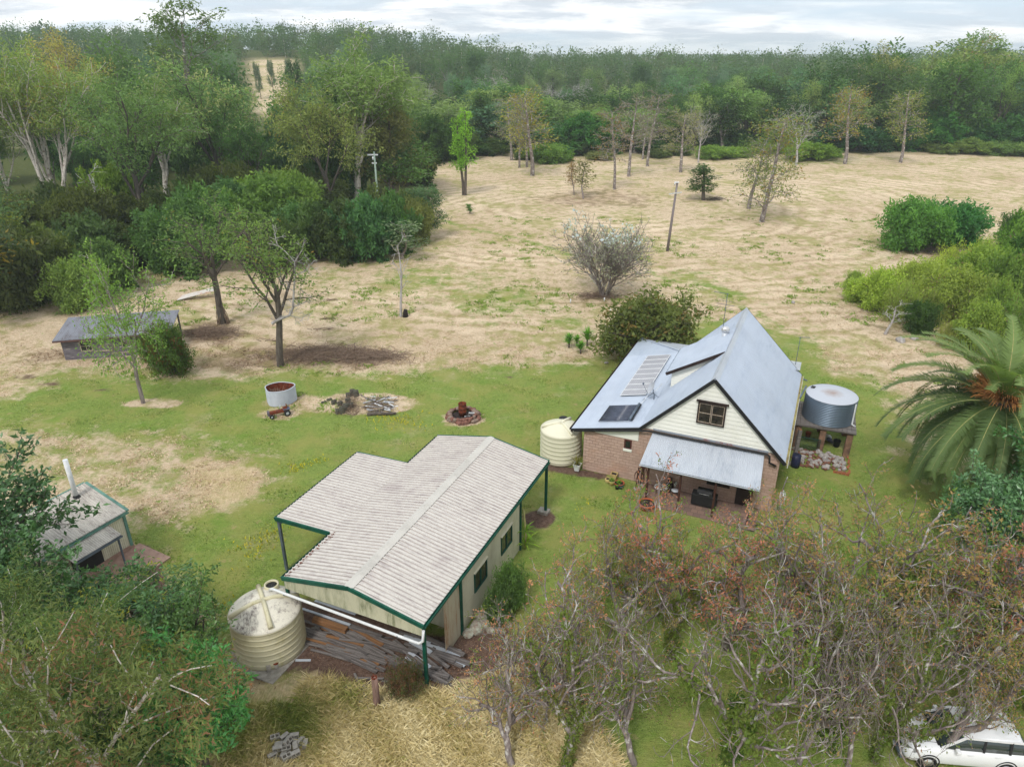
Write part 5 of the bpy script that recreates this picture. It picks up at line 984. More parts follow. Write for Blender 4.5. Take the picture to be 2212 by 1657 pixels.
pr = [(-.3,.0),(-.28,.2),(-.15,.32),(.15,.32),(.28,.2),(.3,.0)]; vs = [(xx, yy_, .87+zz_) for xx in (-.45,.45) for yy_, zz_ in pr]; b.add(vs,[(i,i+1,i+7,i+6) for i in range(5)]+[(0,6,11,5),tuple(range(5,-1,-1)),tuple(range(6,12))]); b.build('lid', M['black'], t); MB().tube([(-.3,-.33,1.0),(.3,-.33,1.0)], .015, 6).build('handle', M['chrome'], t)
for sx in (-.6,.6): MB().lathe([(.01,0),(.05,.0),(.05,.12),(.01,.12)], 12, c=(sx,0)).build('caster', M['black'], t)
x, y = loc2w(HO, 5.9, -.25); t = thing('chiminea', 'dark clay pot heater against the verandah wall', 'heater', (x, y, .05), A24); MB().lathe([(.01,0),(.18,0),(.26,.2),(.24,.45),(.13,.62),(.1,.95),(.12,.97),(.08,.97),(.08,.9)], 20).build('body', M['dark_brown'], t); MB().box(-.1,.1,-.27,-.2,.18,.36).build('opening', M['black'], t)
# ------------------------------------------------------------------ yard
t = thing('open_tank', 'dented open-topped oval corrugated tank on the lawn, rusty inside', 'water tank', (-18.45, 50.85, 0), R(12))
def ov(tn): return 1+.05*math.sin(3*tn+1)+.03*math.sin(5*tn)
prof = [(1.0+.02*math.sin(i*math.pi/2), .02+i*1.25/(4*15)) for i in range(4*15+1)]; MB().lathe(prof, 56, sx=1.12, sy=.95, fn=ov).build('shell', M['ver_roof'], t); MB().lathe([(p[0]-.03, p[1]) for p in prof], 56, sx=1.12, sy=.95, fn=ov).build('rusty_lining', M['rust'], t); MB().lathe([(1.03,1.26),(1.03,1.3),(.96,1.3),(.96,1.26)], 56, sx=1.12, sy=.95, fn=ov).build('rim', M['ver_roof'], t)
MB().box(-.5,.5,-.3,.3,.65,.7).build('board', M['conc'], t); b = MB()
for i in range(40): a = r_.random()*6.28; b.tube([(r_.uniform(-.7,.7),r_.uniform(-.5,.6),.3),(r_.uniform(-.8,.8),r_.uniform(-.5,.7),r_.uniform(.8,1.25))], .012, 3)
b.build('dead_stalks', M['dry_twig'], t)
# rusty toy-size tractor
t = thing('ride_on_tractor', 'rusty little tractor wreck with blue nose by the open tank', 'tractor', (-17.85, 48.35, 0), R(28))
b = MB(); b.box(-.75,.35,-.17,.17,.3,.5); b.beam((-.8,0,.36),(.75,0,.36),.12,.1); b.build('bonnet', M['rust'], t, bevel=.02); b = MB(); b.box(-.88,-.72,-.19,.19,.24,.56); b.build('nose', M['blue_old'], t, bevel=.03); MB().box(.3,.8,-.24,.24,.5,.56).build('mudguard', M['blue_old'], t); b = MB(); b.box(.3,.6,-.17,.17,.58,.64); b.box(.56,.62,-.17,.17,.64,.86); b.build('seat', M['rust'], t, bevel=.02)
b = MB(); b.tube([(.0,0,.5),(.12,0,.8)], .018, 6); b.build('steering_column', M['black'], t); b = MB(); b.tube([(.12+.06*math.sin(a),.17*math.cos(a),.8+.14*math.sin(a)*.5) for a in [2*math.pi*i/16 for i in range(17)]], .014, 5); b.build('steering_wheel', M['white_paint'], t)
for x_, y_, rr in ((-.62,.27,.17),(-.62,-.27,.17),(.55,.3,.24),(.55,-.3,.24)):
    b = MB(); b.lathe([(rr*.55,-.06),(rr*.9,-.07),(rr,-.04),(rr,.04),(rr*.9,.07),(rr*.55,.06)], 24); w = b.build('wheel', M['black'], t); w.location = (x_, y_, rr-.01); w.rotation_euler = (R(90),0,0); MB().lathe([(.01,-.03),(rr*.56,-.05),(rr*.56,.05),(.01,.03)], 16).build('rim', M['dish_grey'], w)
# fire pit
c = at(1000, 900); 
for i in range(58):
    a = 2*math.pi*i/29+.1*(i//29); rr = 1.22-.16*(i//29)+r_.uniform(-.1,.1); b = MB(); s = r_.uniform(.15,.24); rock(b, 0, 0, 0, s, .75, 300+i); o = b.build('fire_stone', M[r_.choice(('red_stone','stone','red_stone'))], loc=(c[0]+rr*math.cos(a), c[1]+rr*math.sin(a), .07+.17*(i//29))); tag(o, 'reddish rough stone in the ring round the rusty drum', 'stone', 'stones ringing the fire pit')
t = thing('rusty_drum', 'rusty open steel drum standing in the stone fire ring', 'drum', (c[0]-.02, c[1]+.05, .15)); MB().lathe([(.01,0),(.3,0),(.3,.27),(.315,.29),(.3,.31),(.3,.58),(.315,.6),(.3,.62),(.3,.95),(.315,.97),(.29,.97),(.285,.1),(.01,.1)], 32).build('shell', M['rust'], t)
tag(MB().lathe([(.01,.04),(.95,.05),(1.1,-.05)], 24, c=c[:2]).build('ash_bed', M['soil_dark']), 'dark ash and charcoal inside the fire ring', 'ash', kind='stuff')
for i in range(6):
    o = MB().box(-.22,.22,-.035,.035,-.02,.02).build('scrap_board', M['white_paint' if i % 2 else 'timber_grey'], loc=(c[0]+.55+r_.uniform(-.2,.2), c[1]-.25+r_.uniform(-.25,.25), .17+.05*i), rz=r_.uniform(-.5,.5)); tag(o, 'short pale scrap board beside the rusty drum in the fire ring', 'board', 'scrap boards in the fire ring')
# block ruins and junk heap
def hblock(x, y, z, rz, label, group, m='conc_dark', w=.4, tilt=0):
    b = MB(); b.box(-w/2,w/2,-.1,.1,0,.02); 
    for x0, x1 in ((-w/2,-w/2+.03),(-.02,.02),(w/2-.03,w/2)): b.box(x0,x1,-.1,.1,.021,.19)
    for y0, y1 in ((-.1,-.07),(.07,.1)):
        for x0, x1 in ((-w/2+.03,-.02),(.02,w/2-.03)): b.box(x0,x1,y0,y1,.021,.19)
    o = b.build('concrete_block', M[m], loc=(x, y, z), rz=rz); o.rotation_euler[0] = tilt; return tag(o, label, 'concrete block', group)
for px, py, n_ in ((740,893,3),(731,893,2),(748,886,3),(762,855,3),(753,858,2),(770,857,3),(700,872,1),(712,866,1),(722,874,2),(735,877,2),(745,878,1),(758,880,2),(752,870,2)):
    p = at(px, py)
    for k in range(n_): hblock(p[0], p[1], k*.195, R(r_.uniform(10,50)), 'mossy dark concrete block of the low wall remains on the lawn', 'blocks of the ruined garden wall')
for i in range(34):
    p = at(r_.uniform(795,850), r_.uniform(862,894)); L = r_.uniform(.5,1.5); b = MB(); b.box(-L/2,L/2,-.05,.05,0,.03)
    o = b.build('junk_board', M[r_.choice(('timber_grey','timber_grey','white_paint','ver_roof'))], loc=(p[0], p[1], r_.uniform(.02,.32)), rz=r_.uniform(-.9,.9)); o.rotation_euler[1] = r_.uniform(-.2,.2); tag(o, 'weathered board in the junk heap beside the ruined blocks', 'board', 'boards in the junk heap')
b = MB()
for i in range(500):
    p = at(r_.choice((r_.uniform(735,775), r_.uniform(790,850))), r_.uniform(862,898)); d_ = Vector((r_.uniform(-1,1), r_.uniform(-1,1), r_.uniform(.05,.8))).normalized()*r_.uniform(.3,.9); q0 = Vector((p[0], p[1], .02)); b.tube([q0, q0+d_*.6, q0+d_+Vector((0,0,-.1))], .01, 3, cap=False)
tag(b.build('brush_heap', M['dry_twig']), 'dead stalks and twigs tangled through the junk heap', 'twigs', kind='stuff')
p = at(825, 897); b = MB(); b.tube([(-1.1,0,.12),(-.5,.05,.14),(.3,-.03,.13),(1.1,.05,.1)], [.13,.15,.12,.09], 10); tag(b.build('log', M['bark_dark'], loc=p, rz=R(5)), 'dark rotten log lying before the junk heap', 'log')
# slab furniture near front tank
for px, py, rz, lb in ((577,1450,20,'concrete block standing on end at the foot of the big cream tank'),(641,1390,30,'lone concrete block on the slab between tank and shed'),):
    p = at(px, py); o = hblock(p[0], p[1], .06, R(rz), lb, None, 'conc', .3)
    if px < 600: o.rotation_euler[1] = R(90); o.location[2] = .22
p = at(598, 1443); t = thing('clay_pipe', 'short clay pipe with rusty cap beside the tank foot', 'pipe', (p[0], p[1], .05)); MB().lathe([(.12,0),(.11,.28),(.09,.28)], 16).build('pipe_body', M['conc'], t); MB().lathe([(.13,.27),(.13,.33),(.07,.34),(.06,.3)], 16).build('cap', M['rust'], t)
p = at(672, 1372); tag(MB().box(-.5,.5,-.4,.4,-.02,.08).build('paver', M['conc'], loc=(p[0], p[1], 0), rz=R(35), bevel=.01), 'loose pale paving slab behind the big cream tank', 'paver')
p = at(655, 1427); tag(MB().box(-.35,.35,-.06,.06,0,.03).build('pale_offcut', M['ver_roof'], loc=(p[0], p[1], .02), rz=R(0)), 'pale metal offcut lying on the ground near the tank', 'offcut')
# stump post
o = thing('timber_post', 'old round fence post with ragged top in the long grass', 'post', at(815, 1526)); b = MB(); b.tube([(0,0,-.2),(0,0,.3),(.01,.02,1.2),(.0,.03,1.66)], [.15,.15,.14,.135], 14); b.build('shaft', M['old_post'], o); b = MB()
for i in range(9): a = i*.7; b.tube([(.08*math.cos(a),.03+.08*math.sin(a),1.6),(.1*math.cos(a),.03+.1*math.sin(a),1.74+.05*math.sin(i*3))], [.05,.02], 5)
b.build('splinters', M['rust'], o)
# woodpile under shed front
WU = []
r2 = random.Random(12)
def plank(lx, ly, z, L, w, rz, m, tl=0, th=.04):
    x, y = loc2w(SH, lx, ly); b = MB(); b.box(-L/2,L/2,-w/2,w/2,-th/2,th/2); o = b.build('plank', M[m], loc=(x, y, z), rz=A24+rz); o.rotation_euler[1] = tl
    return tag(o, 'orange-brown sawn plank in the woodpile under the shed front' if m == 'timber_brown' else ('pale painted offcut in the woodpile under the shed front' if m == 'ver_roof' else 'grey weathered plank in the woodpile under the shed front'), 'plank', 'brown planks of the woodpile' if m == 'timber_brown' else ('painted offcuts of the woodpile' if m == 'ver_roof' else 'grey planks of the woodpile'))
for i in range(62):
    lay = i//15; k_ = i % 15
    plank(3.2+r2.uniform(-1.6,1.2), -.05+(k_ % 6)*.27+r2.uniform(-.2,.2), .06+lay*.1*(.25+.15*(k_ % 6))+r2.uniform(0,.05), r2.uniform(1.3,4.2), r2.uniform(.08,.22), r2.gauss(0,.11), r2.choice(('timber_grey','timber_grey','timber_grey','timber_brown','timber_grey')), r2.uniform(-.02,.03))
for i in range(34):
    plank(6.3+r2.uniform(-.8,1.1), .9+r2.uniform(-.5,1.3), .06+(i//8)*.07, r2.uniform(1.2,2.6), r2.uniform(.1,.26), r2.uniform(-.35,.25), r2.choice(('timber_grey','timber_grey','timber_grey','ver_roof')), r2.uniform(-.03,.03))
for i in range(10): plank(5.6+r2.uniform(-.9,.9), -.9+r2.uniform(-.9,.6), .04+i*.012, r2.uniform(.9,1.9), r2.uniform(.08,.14), r2.uniform(-.9,.5), 'timber_grey')
plank(1.5, .95, .5, 1.8, .3, .1, 'timber_brown', .1, .2); plank(1.1, 1.9, .62, 2.4, .12, .02, 'ver_roof'); plank(1.0, 1.3, .5, 2.8, .12, .02, 'ver_roof')
# boulders against shed corner
for i, (px, py, s) in enumerate(((1012,1372,.3),(1030,1362,.42),(1046,1352,.36),(1062,1362,.32),(1042,1338,.34),(1080,1368,.26),(1060,1325,.3),(1098,1352,.2),(1075,1318,.24))):
    p = at(px, py); b = MB(); rock(b, 0, 0, 0, s, .85, 500+i); tag(b.build('boulder', M['lichen_stone'], loc=(p[0], p[1], s*.4)), 'lichen-spotted boulder in the rock edging at the shed corner', 'boulder', 'boulders edging the shed corner')
p = at(1035, 1350); tag(MB().box(-.6,.6,-.03,.03,0,1.15).build('rusty_sheet', M['rust'], loc=(p[0]-.3, p[1]+.7, 0), rz=R(66)), 'rusty red steel sheet leaning on the shed wall', 'metal sheet')
# block pile bottom
p0 = at(621, 1628)
for i, (dx_, dy_, dz_, rz_, tl) in enumerate(((-.55,.5,0,20,0),(-.3,.62,.02,50,.3),(-.1,.3,.18,70,1.2),(.1,.62,.1,10,.4),(.3,.42,.02,60,1.3),(-.35,.12,.12,15,0),(-.15,-.1,0,80,.2),(.2,.1,.1,110,.4),(.1,-.3,.08,35,.1),(.32,-.12,.16,30,.2),(.48,.3,0,95,.1),(-.5,-.1,0,40,.2),(-.02,.05,0,15,.1),(.05,.5,0,15,.1),(-.35,.35,0,5,.1))):
    hblock(p0[0]+dx_*1.15, p0[1]+dy_*1.15, dz_+.14, R(rz_), 'pale concrete block tossed on the heap in the long grass', 'concrete block heap in the long grass', 'conc', .36, (tl if i % 4 == 0 else R(90)-tl*.4))
# power pole
P0 = Vector((21.62, 97.35, 0)); zt = 10.6
o = thing('power_pole', 'leaning grey timber power pole with small crossarm in the mown paddock', 'power pole', tuple(P0)); tp = Vector(((1465-CX)*mpp(97.35, zt), 97.35, top_z(395, 97.35))); dlt = tp-P0
b = MB(); b.tube([(0,0,-.3), tuple(dlt*.5), tuple(dlt)], [.21,.17,.13], 12); b.build('shaft', M['grey_pole'], o); b = MB(); q_ = dlt*.855; b.beam(q_+Vector((-.95,-.2,-.1)), q_+Vector((.75,-.2,.12)), .14, .14); b.build('crossarm', M['white_worn2'], o)
b = MB(); b.tube([tuple(dlt+Vector((-.35,-.1,-.35))), tuple(dlt+Vector((-.3,-.1,.12)))], .1, 8); b.box(*(dlt.x-.35, dlt.x+.2, dlt.y-.25, dlt.y+.05, dlt.z-.02, dlt.z+.1)); b.build('insulator', M['white_paint'], o)
p = at(825, 470); Yp = 120.; o = thing('power_pole', 'pale slender power pole with white fittings among the gum trees', 'power pole', ((815-CX)*mpp(Yp, 4), Yp, 0)); tz = top_z(328, Yp); b = MB(); b.tube([(0,0,0),(.0,0,tz)], [.2,.13], 10); b.build('shaft', M['pole_green'], o); b = MB(); b.box(-1.1,.6,-.1,.1,tz-.6,tz-.4); b.box(-.5,.3,-.1,.1,tz-1.9,tz-1.7); b.tube([(-.25,-.1,tz-1.3),(-.25,-.1,tz-.8)], .14, 8); b.build('crossarm', M['white_paint'], o)
# small field debris
for px, py, lb in ((1232,655,'small white survey peg in the mown paddock nearest the blossom bush'),(1305,652,'small white marker peg by the foot of the blossom bush'),(1318,676,'small white peg between the blossom bush and the house')):
    p = at(px-0, py); tag(MB().tube([(0,0,0),(.02,0,.45)], .07, 8).build('marker_peg', M['white_paint'], loc=p), lb, 'peg')
p = at(425, 645); b = MB(); b.ribbed((-2,-.6,.1),(2.1,-.4,.9),(1.9,.6,1.0),(-1.7,.5,.3),.1,.03); tag(b.build('bent_iron_sheet', M['sheet_orange'], loc=p, rz=R(12)), 'bent pale iron sheet lying in the grass behind the vine tree', 'metal sheet')
p = at(876, 684); o = thing('tree_stump', 'charred broken stump at the foot of the thin dead tree', 'stump', p); b = MB(); b.tube([(0,0,-.1),(.0,.02,.4),(.05,.02,.75)], [.32,.26,.2], 10); b.build('stump_wood', M['black_bark'], o)
for i, (px, py) in enumerate(((705,690),(715,650),(690,714),(585,738))):
    p = at(px, py); b = MB()
    for k in range(6): b.tube([(r_.uniform(-1,1),r_.uniform(-.3,.3),.05),(r_.uniform(-1.4,1.4),r_.uniform(-.4,.4),.2)], .03, 5)
    tag(b.build('fallen_branches', M['dry_twig'], loc=p), ('bleached fallen branches in the paddock right of the forked dead limb','few pale sticks lying in the mown grass near the big gums','bleached sticks near the brown brush patch','pale sticks on the brown litter under the forked tree')[i], 'branches')
# brown brush piles
def brush(px, py, w, d, h, n, label, m='dry_twig', seed=1):
    q = random.Random(seed); p = at(px, py); b = MB()
    for i in range(n):
        x = q.gauss(0, w*.35); y = q.gauss(0, d*.35); z = max(0, h*(1-(x/w)**2-(y/d)**2))*q.random(); a = q.random()*6.28; L = q.uniform(.5, 1.5); e = q.uniform(-.1,.35)
        v0 = Vector((x, y, z)); dv = Vector((math.cos(a), math.sin(a), e)); b.tube([v0, v0+dv*L*.5+Vector((0,0,.06)), v0+dv*L], [.022,.018,.01], 3, cap=False)
    return tag(b.build('brush_pile', M[m], loc=(p[0], p[1], float(hill(p[0], p[1])))), label, 'brush pile', kind='stuff')
brush(700,768,6.5,2.6,.25,1300,'wide mat of brown dead vines under the forked tree',seed=2); brush(800,772,4.5,1.6,.15,500,'brown dead stalks at the edge of the lawn',seed=3); brush(455,722,3.2,2.,.5,600,'brown tangle at the foot of the vine-wrapped tree',seed=4)
brush(2030,548,3.6,1.2,.9,420,'dark brush heaped under the pair of round bushes','bark_dark',5); brush(1290,642,3.2,1.4,.3,300,'dry stalks under the white blossom bush',seed=6); brush(1545,432,2.5,1.2,.5,160,'reddish dead brush by the dark field shrub','bark_dark',seed=7)
for i, (px, py, s) in enumerate(((1712,655,.3),(1945,738,.5),(1975,733,.4),(1310,785,.2))):
    p = at(px, py); b = MB(); rock(b, 0, 0, 0, s, .6, 700+i); tag(b.build('boulder', M['pale_stone'], loc=(p[0], p[1], s*.25)), ('small white stone lying in the green track','dark grey rock before the right scrub','pale blue-grey rock before the right scrub','small stone at the lawn edge behind the house')[i], 'rock')
# stuff under the tank stand
def bucket(lx, ly, r0, r1, h, m, label, cat='bucket'):
    x, y = standw(lx, ly); t = thing('bucket', label, cat, (x, y, .02)); MB().lathe([(.01,0),(r0,0),(r1,h),(r1+.015,h),(r1+.015,h+.02),(r1-.02,h),(r0*.9,.04),(.01,.04)], 20).build('pail', M[m], t); b = MB(); b.tube([(-r1,0,h),(-r1*.6,0,h+r1*.6),(0,0,h+r1*.8),(r1*.6,0,h+r1*.6),(r1,0,h)], .008, 5); b.build('handle', M['black'], t)
bucket(-.9, .2, .15, .2, .35, 'terracotta', 'red plastic pot behind the green lattice'); bucket(1.0, -.5, .2, .25, .45, 'black', 'black tub between the tank stand pillars')
x, y = standw(.45, .3)
for i, (lx, ly, s, m) in enumerate(((.35,.2,.32,'white_paint'),(.6,-.1,.26,'blue_old'))):
    x, y = standw(lx, ly); b = MB(); rock(b, 0, 0, 0, s, 1.1, 810+i); tag(b.build('sack', M[m], loc=(x, y, s*.7)), ('white plastic sack crumpled beneath the stand','blue plastic sack slumped beneath the stand')[i], 'sack')
for i, (lx, ly, m) in enumerate(((-3.0,1.4,'mint'),)):
    x, y = standw(lx, ly); t = thing('raised_planter', 'pale green old bath planter between house and tank stand', 'planter', (x-.1, y, 0), R(66)); b = MB(); b.lathe([(.3,.35),(.42,.4),(.5,.85),(.54,.88),(.47,.88),(.4,.6),(.01,.6)], 28, sx=1.7, sy=.85); b.build('tub', M[m], t)
    for sx in (-.5,.5): MB().box(sx-.05,sx+.05,-.2,.2,0,.38).build('leg', M['brick_dull'], t)
    leafy(t, .7, 60, .6, .035, (90,130,56), .8)
x, y = loc2w(HO, 13.0, 6.2); t = thing('plastic_drum', 'dark blue plastic drum against the side of the house', 'drum', (x, y, 0)); MB().lathe([(.01,0),(.28,0),(.3,.3),(.28,.9),(.2,.92),(.01,.92)], 24).build('shell', M['navy'], t); MB().lathe([(.07,.9),(.07,.95),(.01,.95)], 12).build('cap', M['black'], t)
x, y = loc2w(HO, 12.55, .6); t = thing('gas_bottle', 'white gas bottle at the corner of the house', 'gas bottle', (x, y, 0)); MB().lathe([(.01,0),(.19,0),(.19,1.05),(.14,1.2),(.05,1.25),(.01,1.25)], 20).build('shell', M['white_paint'], t); MB().lathe([(.05,1.24),(.06,1.34),(.01,1.34)], 10).build('valve', M['chrome'], t)
# ------------------------------------------------------------------ car
c = thing('white_car', 'white four-wheel-drive car parked under the bare trees', 'car', (15.4, 19.75, 0), R(-6))       # x runs from nose to tail
def loft(secs, m, name, par, smooth=True, cap=True):
    n = len(secs[0]); b = MB(); vs = [v for s in secs for v in s]; b.add(vs, [(i*n+k, i*n+(k+1) % n, (i+1)*n+(k+1) % n, (i+1)*n+k) for i in range(len(secs)-1) for k in range(n)], smooth)
    if cap: b.f += [tuple(range(n))[::-1], tuple(range(len(vs)-n, len(vs)))]; b.sm += [False]*2
    return b.build(name, m, par)
def sec(x, w, z0, z1, rr=.12, crown=.03):
    return [(x,-w+rr*.6,z0),(x,-w,z0+rr),(x,-w-.0,(z0+z1)*.5),(x,-w+.03,z1-rr*1.2),(x,-w+.12,z1-.03),(x,-w*.5,z1+crown*.7),(x,0,z1+crown),(x,w*.5,z1+crown*.7),(x,w-.12,z1-.03),(x,w-.03,z1-rr*1.2),(x,w,(z0+z1)*.5),(x,w,z0+rr),(x,w-.06*1,z0)]
loft([sec(.0,.62,.42,.70),sec(.08,.78,.34,.86),sec(.25,.88,.3,.98),sec(.7,.92,.28,1.06),sec(1.25,.93,.28,1.1),sec(1.5,.93,.28,1.12,crown=.01),sec(3.2,.93,.28,1.14,crown=.0),sec(4.3,.92,.3,1.14,crown=0.),sec(4.62,.88,.34,1.1,crown=0.),sec(4.72,.8,.42,.95,crown=0.)], M['car_white'], 'body', c)
def gsec(x, w, z0, z1, wt): return [(x,-w,z0),(x+.0,-(w+wt)/2,(z0+z1)/2),(x,-wt,z1-.04),(x,-wt*.6,z1),(x,0,z1+.015),(x,wt*.6,z1),(x,wt,z1-.04),(x,(w+wt)/2,(z0+z1)/2),(x,w,z0)]
gh = loft([gsec(1.22,.8,1.09,1.12,.78),gsec(1.6,.84,1.1,1.36,.74),gsec(2.02,.85,1.1,1.62,.7),gsec(3.2,.85,1.1,1.66,.69),gsec(4.2,.84,1.1,1.58,.66),gsec(4.6,.82,1.1,1.14,.7)], M['car_glass'], 'windows', c)
loft([gsec(2.0,.66,1.6,1.65,.6),gsec(2.1,.72,1.6,1.68,.64),gsec(3.2,.72,1.62,1.71,.66),gsec(4.1,.7,1.55,1.64,.62),gsec(4.22,.6,1.5,1.58,.5)], M['car_white'], 'roof', c)
for s_ in (-1, 1):
    b = MB(); b.beam((1.25,s_*.83,1.12),(2.05,s_*.73,1.63),.07,.06); b.build('windscreen_pillar', M['car_white'], c); b = MB(); b.beam((2.05,s_*.72,1.63),(4.2,s_*.7,1.57),.07,.07); b.build('roof_rail', M['car_white'], c)
    for x_ in (2.75, 3.7): b = MB(); b.beam((x_,s_*.88,1.1),(x_+.05,s_*.71,1.6),.08,.03); b.build('door_pillar', M['black'], c)
    b = MB(); rock(b, 1.75, s_*1.02, 1.2, .12, .8, 5); b = MB(); b.box(1.66,1.82,min(s_*.92,s_*1.12),max(s_*.92,s_*1.12),1.12,1.28); b.build('side_mirror', M['car_white'], c, bevel=.03)
    for x_ in (.88, 3.72):
        b = MB(); b.lathe([(.2,-.1),(.31,-.11),(.35,-.07),(.35,.07),(.31,.11),(.2,.1)], 32); w = b.build('wheel', M['black'], c); w.location = (x_, s_*.83, .35); w.rotation_euler = (R(90),0,0); MB().lathe([(.01,-.08),(.21,-.1),(.21,.1),(.01,.08)], 20).build('rim', M['chrome'], w)
        b = MB(); b.lathe([(.37,-.012),(.42,-.012),(.42,.012),(.37,.012)], 32); a_ = b.build('wheel_arch', M['black'], c); a_.location = (x_, s_*.925, .37); a_.rotation_euler = (R(90),0,0)
    b = MB(); b.add([(.06,s_*.5,.86),(.22,s_*.84,.97),(.42,s_*.93,.93),(.3,s_*.9,.8),(.02,s_*.55,.72)],[(0,1,2,3,4)]); hl = b.build('headlight', M['chrome'], c); hl.location = (-.02, s_*.012, .012)
    for x_ in (2.2, 3.2): MB().box(x_,x_+.2,min(s_*.93,s_*.955),max(s_*.93,s_*.955),.95,.98).build('door_handle', M['car_white'], c)
b = MB(); b.box(-.03,.03,-.45,.45,.52,.72); 
for i in range(4): b.box(-.045,-.03,-.44,.44,.54+i*.045,.56+i*.045)
b.build('grille', M['black'], c); b = MB(); b.box(-.14,.0,-.8,.8,.34,.5); b.build('bumper', M['grey_steel'], c, bevel=.03); MB().box(-.17,-.145,-.24,.24,.36,.47).build('number_plate', M['white_paint'], c)
b = MB(); b.beam((.25,-.55,1.1),(1.3,-.62,1.145),.01,.012); b.beam((.25,.55,1.1),(1.3,.62,1.145),.01,.012); b.build('bonnet_gap', M['black'], c); MB().box(1.16,1.3,-.7,.7,1.095,1.125).build('scuttle', M['black'], c)
# ------------------------------------------------------------------ planting
def T(key, name, label, bx, by, ty, wpx=None, col=(100,116,62), alt=None, altcut=2., group=None, cat='tree', rz=None, Y=None, tilt=(0,0)):
    if Y is None:
        x, y, _ = at(bx, by)
        for _i in range(4): x, y, _ = at(bx, by, float(hill(x, y)))
    else:
        y = Y; x = (bx-CX)*mpp(Y, 4)
    z = float(hill(x, y)); h = max(.4, top_z(ty, y)-z); w = wpx*mpp(y, z+h*.7) if wpx else None
    return plant(key, name, label, x, y, h, w, col, alt, altcut, rz, group, cat, z, tilt)
DK = (74,92,54); MID = (98,116,66); OL = (116,120,66); YG = (128,140,66); GG = (88,106,74); BG = (60,98,52); LG = (112,142,60)
# --- big gums on the left
T('gum_b','gum_tree','tall many-stemmed pale gum, leafy to the left edge above the shrubs',130,470,62,250,(116,126,68),(176,150,80),.8)
T('gum_b','gum_tree','pale gum half out of frame at the left edge',-40,480,60,230,(108,116,64),rz=1.)
T('gum_a','gum_tree','slim grey-trunked gum leaning at far left',30,470,190,120,(96,108,62),tilt=(0,R(-4)))
T('gum_c','gum_tree','dark-trunked gum with twisted low limbs beside the fork-trunked pale one',310,500,160,260,(92,110,58))
T('gum_a','gum_tree','white-trunked gum forking low, centre of the left grove',362,452,165,190,(104,118,64),(150,140,84),.8)
T('gum_d','blossom_gum','broad dark-trunked gum speckled with pale cream blossom',482,425,118,270,(100,118,66),(196,190,120),.66)
T('airy','emergent_gum','very tall open-crowned gum rising above the skyline',440,330,-12,150,(72,92,60),Y=165)
T('gum_a','gum_tree','large white-limbed gum with domed crown, centre left',772,440,66,250,(104,118,66))
T('gum_a','gum_tree','second white-limbed gum joined to the domed one',812,425,100,200,(98,112,62),rz=2.)
T('gum_d','gum_tree','dark olive gum with low spreading crown before the domed gum',712,468,180,220,(114,116,58),(150,128,64),.85)
T('edge_b','gum_tree','brownish thin gum at the paddock corner',848,430,222,110,(118,112,62))
T('dead_pole','dead_tree','bare slim leaning grey trunk in front of the left gums',222,520,352,60,(110,116,70),tilt=(0,R(-3)))
T('edge_a','gum_tree','domed green tree behind the left gums',270,300,84,150,(90,112,60),Y=190)
T('gum_e','gum_tree','orange-tinged gum behind at upper left',170,320,66,170,(140,128,70),(170,130,70),.7,Y=170)
T('edge_a','gum_tree','mid green tree behind the cream-blossomed gum',350,300,150,140,(96,120,58),Y=180)
T('gum_c','gum_tree','gum filling the gap behind the dark-trunked gum',210,340,150,190,(92,108,60),Y=150)
T('gum_d','gum_tree','gum behind the cream-blossomed one, to its right',690,350,150,150,(84,104,60),Y=178)
T('edge_a','gum_tree','rounded tree left of the hillside clearing',505,300,110,110,(84,108,62),Y=200)
T('edge_b','pine_tree','dark narrow pine at the clearing edge',648,250,128,36,(50,74,46),Y=215)
T('edge_a','gum_tree','bright green tree behind the olive gum',612,300,205,70,(90,126,52),Y=175)
T('gum_d','gum_tree','low gum at the far left edge above the shack',-30,640,380,240,(84,100,60),(150,140,60),.8)
T('edge_a','gum_tree','dark leaning gum at the left edge with a yellowing side',-10,690,440,160,(82,94,60),(160,136,50),.75)
